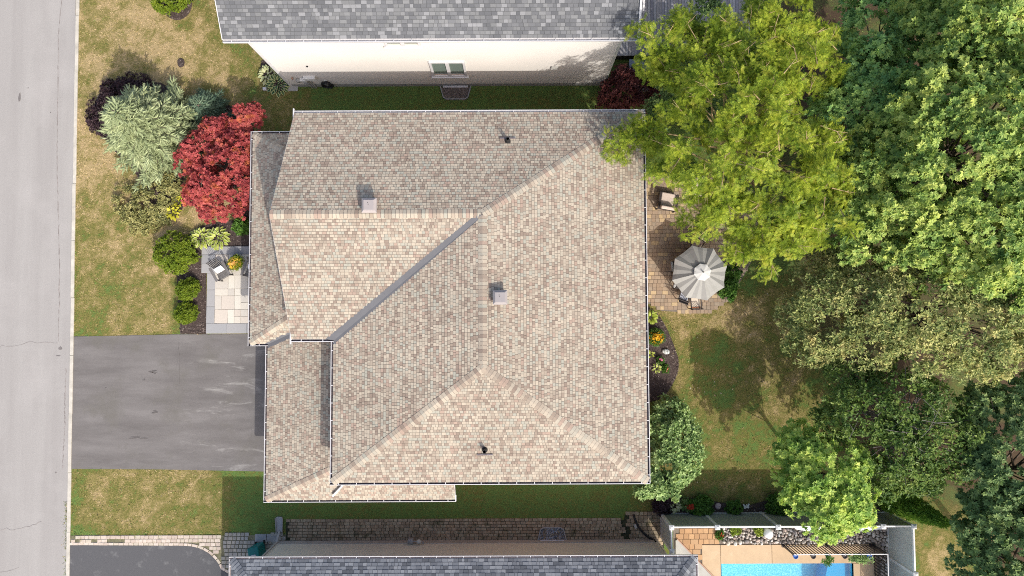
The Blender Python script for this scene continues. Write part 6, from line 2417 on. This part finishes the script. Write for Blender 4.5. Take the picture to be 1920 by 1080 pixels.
def pillow(label, base, R, group='white pillows on the slatted chairs'):
    q_ = R @ Vector((0.02, -0.12, 0.44))
    mb = MB()
    n_ = 10
    V = []
    for sgn in (1, -1):
        for i in range(n_ + 1):
            for j in range(n_ + 1):
                u, v = i / n_ * 2 - 1, j / n_ * 2 - 1
                th_ = 0.085 * ((1 - u ** 4) * (1 - v ** 4)) ** 0.6
                pinch = 1 - 0.07 * (abs(u * v))
                V.append((u * 0.23 * (1 - 0.08 * (1 - v * v) * 0 + 0) * pinch, v * 0.17 * pinch, sgn * th_))
    mb.v = V
    m_ = (n_ + 1) ** 2
    for s_ in range(2):
        for i in range(n_):
            for j in range(n_):
                a_ = s_ * m_ + i * (n_ + 1) + j
                f_ = (a_, a_ + n_ + 1, a_ + n_ + 2, a_ + 1)
                mb.f.append(f_ if s_ == 0 else f_[::-1])
                mb.m.append(0)
    o = mb.build('pillow', MT['pillow'], None, True)
    o.matrix_world = Matrix.Translation(Vector(base) + q_) @ R.to_4x4() @ Matrix.Rotation(-0.75, 4, 'X')
    tag(o, label, 'pillow', group)


ang = math.atan2(-0.55, -0.83) + 0.0
face = math.atan2(-0.86, 0.50) - math.pi / 2
_, l_, R_ = adirondack('grey slatted chair with white pillow facing the driveway on the front patio', 416, 509, face)
pillow('white pillow on the slatted chair clear of the eaves', l_, R_)
_, l_, R_ = adirondack('grey slatted chair half hidden under the porch eaves', 474, 507, face - 0.85)
pillow('white pillow on the slatted chair under the porch eaves', l_, R_)
# flower pot between them
fp = P(442, 493, 0.5)
t = thing('flower_pot', 'round dark pot between the two slatted chairs', 'pot', (fp[0], fp[1], PZ))
mb = MB()
mb.lathe([(0.0, 0.0), (0.15, 0.0), (0.21, 0.32), (0.225, 0.34), (0.205, 0.34), (0.19, 0.30), (0, 0.30)], (0, 0, 0), 18)
mb.build('pot_body', MT['black'], t, True)
flowers('potted_flowers', 'yellow and orange flowers in the pot on the front patio', 0, 0, 0.31, 0.36, 'f_yellow', 221, 110, 0.075, 'lf_box', (fp[0], fp[1], PZ + 0.28))
MT['black2'] = MT['black']

# recycling bin beside the bungalow
MT['teal'] = M_plain('teal_plastic', (0.0, 0.16, 0.15), 0.4, 0.08, 4, 0.0, 0.4)
bp_ = P(477, 1033, 0.9)
t = thing('wheeled_bin', 'teal wheeled bin with a white label beside the bungalow', 'bin', (bp_[0], bp_[1] - 0.12, 0.02), 0.2)
mb = MB()
mb.box((0, 0, 0.50), (0.44, 0.52, 0.86), top=(1.18, 1.12))
mb.build('bin_body', MT['teal'], t, bevel=0.02)
mb = MB()
mb.box((0, 0.0, 0.97), (0.56, 0.64, 0.05), top=(0.9, 0.9))
mb.build('lid', MT['teal'], t, bevel=0.02)
mb = MB()
mb.box((-0.02, -0.10, 1.0), (0.24, 0.14, 0.012))
mb.build('sticker', MT['white'], t)
mb = MB()
mb.tube([(-0.22, 0.33, 0.93), (0.22, 0.33, 0.93)], 0.018, 6)
mb.build('handle', MT['teal'], t)
for sx_ in (-0.22, 0.22):
    mb = MB()
    mb.tube([(sx_ - 0.025, 0.24, 0.10), (sx_ + 0.025, 0.24, 0.10)], 0.10, 14)
    mb.build('wheel', MT['black'], t)

# splash block at the foot of the bungalow's downspout
sp = P(524, 983)
mb = MB()
mb.prism([(-0.13, -0.38), (0.18, -0.38), (0.19, 0.32), (0.12, 0.40), (-0.10, 0.40), (-0.19, 0.34)], 0.0, 0.05)
for a_, b_ in (((-0.12, -0.38), (-0.185, 0.34)), ((0.175, -0.38), (0.185, 0.32))):
    mb.beam((*a_, 0.07), (*b_, 0.07), 0.035, 0.05)
o = mb.build('splash_block', MT['concrete_grey'], None, bevel=0.008)
o.location = (sp[0], sp[1], 0.03)
tag(o, 'grey concrete splash block at the end of the bungalow downspout', 'splash block')


def window_well(label, px0, px1, pyw, pyo, sgn, group, gravel):
    a_, b_ = P(px0, pyw), P(px1, pyw)
    o_ = P((px0 + px1) / 2, pyo)
    wd, dp = b_[0] - a_[0], abs(o_[1] - a_[1])
    t = thing('window_well', label, 'window well', ((a_[0] + b_[0]) / 2, a_[1], 0), 0, group)
    s_ = -1 if sgn < 0 else 1
    pts = [(-wd / 2, 0), (-wd / 2 + wd * 0.10, s_ * dp * 0.86), (-wd / 2 + wd * 0.2, s_ * dp), (wd / 2 - wd * 0.2, s_ * dp), (wd / 2 - wd * 0.10, s_ * dp * 0.86), (wd / 2, 0)]
    mb = MB()
    for k in range(5):
        mb.beam((*pts[k], -0.0), (*pts[k + 1], -0.0), 0.05, 0.26)
    mb.build('rim', MT['concrete_grey'], t)
    mb = MB()
    mb.poly([(x * 0.97, y * 0.97, 0.035) for x, y in (pts if s_ > 0 else pts)])
    mb.build('floor', MT['joint_sand'], t)
    rr_ = np.random.default_rng(len(label))
    k = 420
    x, y = rr_.uniform(-wd / 2, wd / 2, k), rr_.uniform(0, dp, k) * s_
    ok = inpoly(x, y, [(p_[0] * 0.94, p_[1] * 0.94) for p_ in pts])
    x, y = x[ok], y[ok]
    X, Y, Z = frames(rr_.normal(0, 0.4, (len(x), 3)) + np.array([0, 0, 1.0]), rr_.normal(size=(len(x), 3)))
    g_ = scatter('gravel', [(0.5, 0, 0), (0, 0.45, 0), (-0.5, 0, 0), (0, -0.45, 0), (0, 0, 0.35)], [(0, 1, 4), (1, 2, 4), (2, 3, 4), (3, 0, 4)], np.stack([x, y, np.full(len(x), 0.05)], 1), X, Y, Z, rr_.uniform(0.05, 0.10, len(x)), gravel, t)
    g_['kind'] = 'stuff'
    mb = MB()
    mb.box((0, s_ * 0.05, 0.16), (wd * 0.82, 0.10, 0.09))
    mb.build('window_frame', MT['white'], t, bevel=0.01)
    mb = MB()
    mb.box((0, s_ * 0.045, 0.08), (wd * 0.72, 0.05, 0.07))
    mb.build('pane', MT['glass'], t)


MT['gravel_brown'] = M_rand('brown_gravel', [(0.19, 0.15, 0.14), (0.27, 0.22, 0.20), (0.13, 0.11, 0.10)], 0.9, 'island')
MT['gravel_blue'] = M_rand('blue_gravel', [(0.24, 0.27, 0.33), (0.36, 0.39, 0.44), (0.10, 0.11, 0.14), (0.48, 0.50, 0.54)], 0.9, 'island')
window_well('grey window well with brown gravel below the cream house', 826, 883, 163, 187, -1, 'window wells', MT['gravel_brown'])
window_well('grey window well with blue gravel beside the bungalow', 1008, 1062, 1014, 988, 1, 'window wells', MT['gravel_blue'])

# coiled hose on the cream wall
q_ = wall_z(613, 154)
t = thing('garden_hose', 'coiled dark garden hose hanging low on the cream house wall', 'hose', (q_[0], YWALL - 0.06, q_[2]))
mb = MB()
pts = []
for k in range(150):
    a_ = k * 0.26
    rad = 0.22 + 0.10 * ((k * 0.26 / 6.283) % 1.0) + 0.02 * math.sin(k * 1.7)
    pts.append((rad * math.cos(a_) * 0.95, -0.05 - 0.10 * (k / 150) - 0.03 * math.sin(k * 0.9), rad * math.sin(a_) * 1.15))
mb.tube(pts, 0.026, 6)
mb.build('coil', MT['black'], t, True)
mb = MB()
mb.box((0, -0.02, 0.24), (0.16, 0.14, 0.08))
mb.build('hanger', MT['vinyl_panel'], t, bevel=0.01)
# utility meters
q_ = wall_z(560, 148)
t = thing('utility_meter', 'white and grey utility meters with pipes on the cream house wall', 'meter', (q_[0], YWALL - 0.02, 0))
zq = q_[2]
mb = MB()
for (dx, z_, r) in ((0.0, zq + 0.02, 0.13),):
    mb.v += []
    mb.tube([(dx, 0.0, z_), (dx, -0.16, z_)], [r, r * 0.9], 16)
mb.build('dial', MT['concrete'], t, True)
for dx, z_, w_, h_ in ((0.28, zq + 0.12, 0.34, 0.16), (0.50, zq + 0.30, 0.26, 0.26), (0.78, zq + 0.28, 0.34, 0.30), (0.33, zq - 0.12, 0.22, 0.24)):
    mb = MB()
    mb.box((dx, -0.09, z_), (w_, 0.18, h_))
    mb.build('meter_box', MT['vinyl'] if z_ > zq else MT['concrete_grey'], t, bevel=0.015)
mb = MB()
mb.tube([(-0.26, -0.05, zq + 0.28), (-0.20, -0.12, zq + 0.28)], 0.05, 8)
mb.build('tap', MT['trim_brown'], t)
for dx, z_ in ((0.46, zq + 0.15), (0.56, zq + 0.15), (0.33, zq - 0.2)):
    mb = MB()
    mb.tube([(dx, -0.06, z_), (dx + 0.02, -0.07, 0.0)], 0.026, 7)
    mb.build('pipe', MT['concrete'], t)
# white block on the lawn at the corner
q_ = P(498, 168)
mb = MB()
mb.box((0, 0, 0.09), (0.20, 0.16, 0.18), 0.1, 0, (0.9, 0.9))
o = mb.build('lawn_block', MT['white'], None, bevel=0.015)
o.location = (q_[0], q_[1], 0)
tag(o, 'small white box on the grass beside the cream edged hosta', 'garden light')
# gas meter by the bungalow
q_ = P(775, 1013)
t = thing('gas_meter', 'small grey gas meter and pipes on the bungalow wall', 'meter', (q_[0], sYW + 0.02, 0))
mb = MB()
mb.box((-0.05, 0.18, 0.52), (0.26, 0.24, 0.32))
mb.build('meter_body', MT['concrete_grey'], t, bevel=0.05)
mb = MB()
mb.tube([(-0.18, 0.18, 0.4), (-0.18, 0.18, 0.75), (-0.02, 0.18, 0.75)], 0.028, 7)
mb.tube([(0.1, 0.18, 0.62), (0.62, 0.15, 0.62), (0.62, 0.05, 0.62)], 0.026, 7)
mb.tube([(-0.18, 0.18, 0.4), (-0.2, 0.2, 0.0)], 0.028, 7)
mb.build('pipe', MT['concrete_grey'], t)
mb = MB()
mb.lathe([(0.0, 0.0), (0.12, 0.02), (0.13, 0.05), (0.04, 0.12), (0, 0.12)], (0.38, 0.17, 0.60), 12)
mb.build('regulator', MT['vinyl_panel'], t, True)
# black drain hose
hp_ = [P(1187, 964), P(1193, 980), P(1201, 993), P(1212, 1004), P(1228, 1013)]
mb = MB()
mb.tube([(p_[0], p_[1], 0.09) for p_ in hp_], 0.055, 10)
o = mb.build('drain_hose', MT['black'], None, True)
tag(o, 'black corrugated drain hose curving across the brick walkway', 'hose')
q_ = P(1191, 986)
mb = MB()
mb.box((0, 0, 0.05), (0.14, 0.22, 0.05), 0.35)
o = mb.build('paving_block', MT['concrete'], None, bevel=0.008)
o.location = (q_[0], q_[1], 0.01)
tag(o, 'pale loose block beside the black drain hose', 'block')

# stones and ornaments in the beds
def rock(name, label, px, py, s_, mat, seed, cat='stone', z=0.0):
    r_ = np.random.default_rng(seed)
    V, F = [], []
    nl_, ns_ = 6, 10
    for i in range(nl_ + 1):
        th_ = math.pi * i / nl_
        for j in range(ns_):
            ph_ = 2 * math.pi * j / ns_
            q_ = 1 + 0.10 * math.sin(ph_ * 2 + seed) + r_.normal(0, 0.05)
            V.append((q_ * math.sin(th_) * math.cos(ph_) * s_[0], q_ * math.sin(th_) * math.sin(ph_) * s_[1], q_ * math.cos(th_) * s_[2]))
    for i in range(nl_):
        for j in range(ns_):
            a_, b_ = i * ns_ + j, i * ns_ + (j + 1) % ns_
            F.append((a_, a_ + ns_, b_ + ns_, b_))
    mb = MB()
    mb.v, mb.f, mb.m = V, F, [0] * len(F)
    o = mb.build(name, mat, None, True)
    c_ = P(px, py)
    o.location = (c_[0], c_[1], 0.05 + s_[2] * 0.5 + z)
    tag(o, label, cat)
    return o


mt, n, b = new_mat('banded_stone')
wv = n.nodes.new('ShaderNodeTexWave')
wv.inputs['Scale'].default_value = 2.6
wv.inputs['Distortion'].default_value = 4.0
lk(n, geo_pos(n), wv.inputs['Vector'])
c = mixc(n, (0.30, 0.31, 0.29), (0.62, 0.63, 0.60), mrange(n, wv.outputs[0], 0.25, 0.55))
lk(n, c, b.inputs['Base Color'])
b.inputs['Roughness'].default_value = 0.8
rock('garden_stone', 'pale banded stone in the rear flower bed', 1248, 659, (0.21, 0.15, 0.09), mt, 3)
MT['pink_stone'] = M_plain('pink_stone', (0.50, 0.38, 0.38), 0.8, 0.2, 9, 0.2)
rock('garden_stone', 'pink stone in the fence bed', 1345, 948, (0.19, 0.16, 0.10), MT['pink_stone'], 5)
q_ = P(1398, 948)
t = thing('butterfly_ornament', 'white butterfly ornament on the mulch of the fence bed', 'ornament', (q_[0], q_[1], 0.10), 0.1)
for sx_ in (-1, 1):
    mb = MB()
    mb.prism([(sx_ * 0.01, 0.0), (sx_ * 0.12, 0.13), (sx_ * 0.18, 0.10), (sx_ * 0.13, -0.01), (sx_ * 0.14, -0.10), (sx_ * 0.07, -0.13), (sx_ * 0.01, -0.06)][::sx_], 0.0, 0.02)
    mb.build('wing', MT['vinyl'], t)
mb = MB()
mb.tube([(0, -0.1, 0.015), (0, 0.1, 0.02)], 0.018, 6)
mb.build('body', MT['vinyl'], t)
MT['globe'] = M_plain('white_globe', (0.85, 0.85, 0.86), 0.25, 0.02, 2, 0.0, 0.5)
q_ = P(1440, 1000, 0.3)
t = thing('globe_light', 'white globe lamp standing on the river stones', 'lamp', (q_[0], q_[1], 0.05))
mb = MB()
mb.lathe([(0.24 * math.sin(a_), 0.27 - 0.24 * math.cos(a_)) for a_ in np.linspace(0.05, math.pi - 0.001, 14)], (0, 0, 0), 20)
mb.build('globe', MT['globe'], t, True)
mb = MB()
mb.lathe([(0.14, 0.0), (0.14, 0.06), (0.10, 0.07)], (0, 0, 0), 14)
mb.build('base', MT['concrete_grey'], t)


# paddle boards against the fence
def board(label, px0, px1, py, wd, mat, z0, tilt, group, dy=0.0):
    a_, b_ = P(px0, py, z0), P(px1, py, z0)
    L = b_[0] - a_[0]
    t = thing('paddle_board', label, 'paddle board', ((a_[0] + b_[0]) / 2, a_[1] + dy, z0), 0.0, group)
    n_ = 22
    V, F = [], []
    prof = [(-1, 0.0), (-0.75, 0.055), (0, 0.075), (0.75, 0.055), (1, 0.0), (0.7, -0.04), (0, -0.05), (-0.7, -0.04)]
    for i in range(n_ + 1):
        u = -1 + 2 * i / n_
        w_ = wd / 2 * max(0.02, (1 - abs(u) ** 2.4)) ** 0.7
        for s_, z_ in prof:
            yq = s_ * w_
            V.append((u * L / 2, yq * math.cos(tilt) - z_ * math.sin(tilt), yq * math.sin(tilt) + z_ * math.cos(tilt) + 0.10 * u ** 4))
    m_ = len(prof)
    for i in range(n_):
        for j in range(m_):
            F.append((i * m_ + j, (i + 1) * m_ + j, (i + 1) * m_ + (j + 1) % m_, i * m_ + (j + 1) % m_))
    mb = MB()
    mb.v, mb.f, mb.m = V, F, [0] * len(F)
    mb.build('hull', mat, t, True)
    mb = MB()
    mb.box((0.5, 0.01, 0.082), (0.9, 0.16, 0.012), 0, 0, None, tilt)
    mb.build('deck_pad', MT['vinyl_panel'], t)
    mb = MB()
    mb.box((-L * 0.38, 0, -0.12), (0.22, 0.02, 0.16), 0, 0, (0.5, 1))
    mb.build('fin', MT['black'], t)


MT['board_white'] = M_plain('white_board', (0.80, 0.80, 0.83), 0.3, 0.02, 2, 0.0, 0.5)
MT['board_pink'] = M_plain('pink_board', (0.55, 0.10, 0.17), 0.3, 0.05, 2, 0.0, 0.5)
board('white paddle board lying on the river stones along the fence', 1488, 1652, 989, 0.58, MT['board_white'], 0.38, 0.25, 'paddle boards along the fence')
board('pink paddle board behind the white one against the fence', 1470, 1640, 983.5, 0.40, MT['board_pink'], 0.42, 0.5, 'paddle boards along the fence', 0.03)

# planters hooked over the iron railing
MT['pot_blue'] = M_plain('blue_pot', (0.05, 0.13, 0.40), 0.4, 0.05, 3, 0.0)
MT['pot_green'] = M_plain('green_pot', (0.02, 0.16, 0.09), 0.4, 0.05, 3, 0.0)
for i, (px, mat, lab, pl) in enumerate(((1491, 'pot_blue', 'blue hanging pot at the west end of the iron railing', 0), (1524, 'darkwood', 'brown hanging pot second along the iron railing', 0), (1552, 'pot_green', 'green hanging pot with a trailing plant on the iron railing', 1),
                                       (1583, 'darkwood', 'dark hanging pot between the green pot and the flowering pot', 0), (1629, 'pot_blue', 'blue hanging pot at the corner of the iron railing', 0), (1612, 'black', 'dark hanging pot overflowing with green leaves on the iron railing', 2))):
    q_ = P(px, 1038, 1.1)
    t = thing('hanging_pot', lab, 'pot', (q_[0], iy - 0.12, 0.95), 0, 'pots hung on the iron railing')
    mb = MB()
    mb.lathe([(0.0, 0.0), (0.085, 0.0), (0.12, 0.2), (0.13, 0.21), (0.11, 0.21), (0.10, 0.17), (0, 0.17)], (0, 0, 0), 14)
    mb.build('pot_body', MT[mat], t, True)
    mb = MB()
    mb.tube([(0, 0.03, 0.2), (0, 0.12, 0.33), (0, 0.16, 0.25)], 0.012, 5)
    mb.build('hook', MT['white'], t)
    if pl:
        r_ = np.random.default_rng(300 + i)
        k = 10 if pl == 1 else 46
        C = np.stack([r_.normal(0, 0.07 if pl == 1 else 0.3, k), -0.05 - abs(r_.normal(0, 0.2 if pl == 1 else 0.12, k)), 0.25 - r_.random(k) * 0.15], 1)
        pt = thing('trailing_plant', 'trailing green plant in the green hanging pot' if pl == 1 else 'leafy plant spilling over the iron railing near its corner', 'plant', (q_[0], iy - 0.12, 0.95), 0, 'plants in the hung pots')
        leaf_cloud('foliage', C, unit(C + np.array([0, 0, 0.3])), r_, leaf_kite(0.5), MT['lf_shrub'] if pl == 2 else MT['lf_green'], pt, shoots=5, spread=0.10, leaves=6, size=0.09)

# neighbour's deck and hot tub behind the honey locust
DZ = 0.55
dk = thing('wooden_deck', 'weathered grey board deck behind the cream house', 'deck')
MT['deck_board'] = M_rand('grey_deck_board', [(0.27, 0.26, 0.28), (0.33, 0.32, 0.33), (0.22, 0.21, 0.23), (0.30, 0.28, 0.28), (0.37, 0.36, 0.37)], 0.9, 'object', 0.2, 9, 0.3)
x0_, x1_ = XR + 0.10, P(1405, 30, DZ)[0]
yb_, yt_ = P(1200, 104, DZ)[1], 21.0
me = bpy.data.meshes.new('deck_board')
mb = MB()
mb.box((0, 0, 0), (0.135, yt_ - yb_, 0.035))
me.from_pydata(mb.v, [], mb.f)
me.materials.append(MT['deck_board'])
x = x0_ + 0.07
rr = np.random.default_rng(71)
while x < x1_:
    o = bpy.data.objects.new('deck_board', me)
    link(o, dk)
    o.location = (x, (yt_ + yb_) / 2, DZ - 0.018 + rr.normal(0, 0.002))
    x += 0.148
mb = MB()
mb.box(((x0_ + x1_) / 2, yb_ + 0.03, DZ / 2 - 0.03), (x1_ - x0_, 0.04, DZ - 0.06))
mb.box(((x0_ + x1_) / 2, (yb_ + yt_) / 2, DZ - 0.12), (x1_ - x0_, yt_ - yb_ - 0.1, 0.12))
mb.build('deck_frame', MT['darkwood'], dk)
hq = P(1203, 131, 0.85)
t = thing('hot_tub', 'square hot tub with a blue grey cover beside the cream house', 'hot tub', (hq[0] + 0.15, hq[1], 0), 0.0)
mb = MB()
mb.box((0, 0, 0.38), (1.55, 1.05, 0.76))
mb.build('tub_body', MT['darkwood'], t, bevel=0.03)
MT['cover'] = M_plain('blue_grey_cover', (0.20, 0.23, 0.29), 0.6, 0.12, 2, 0.1)
for s_ in (-1, 1):
    mb = MB()
    mb.box((s_ * 0.395, 0, 0.82), (0.78, 1.1, 0.10))
    mb.build('cover', MT['cover'], t, bevel=0.02)
st = thing('deck_step', 'low grey wooden step in front of the hot tub', 'step', (P(1215, 160, 0.2)[0], P(1215, 160, 0.2)[1], 0))
for k in range(4):
    mb = MB()
    mb.box((0, -0.24 + 0.16 * k, 0.22), (1.9, 0.14, 0.035))
    mb.build('board', MT['deck_board'], st)
mb = MB()
mb.box((0, 0, 0.1), (1.8, 0.55, 0.2))
mb.build('step_frame', MT['darkwood'], st)
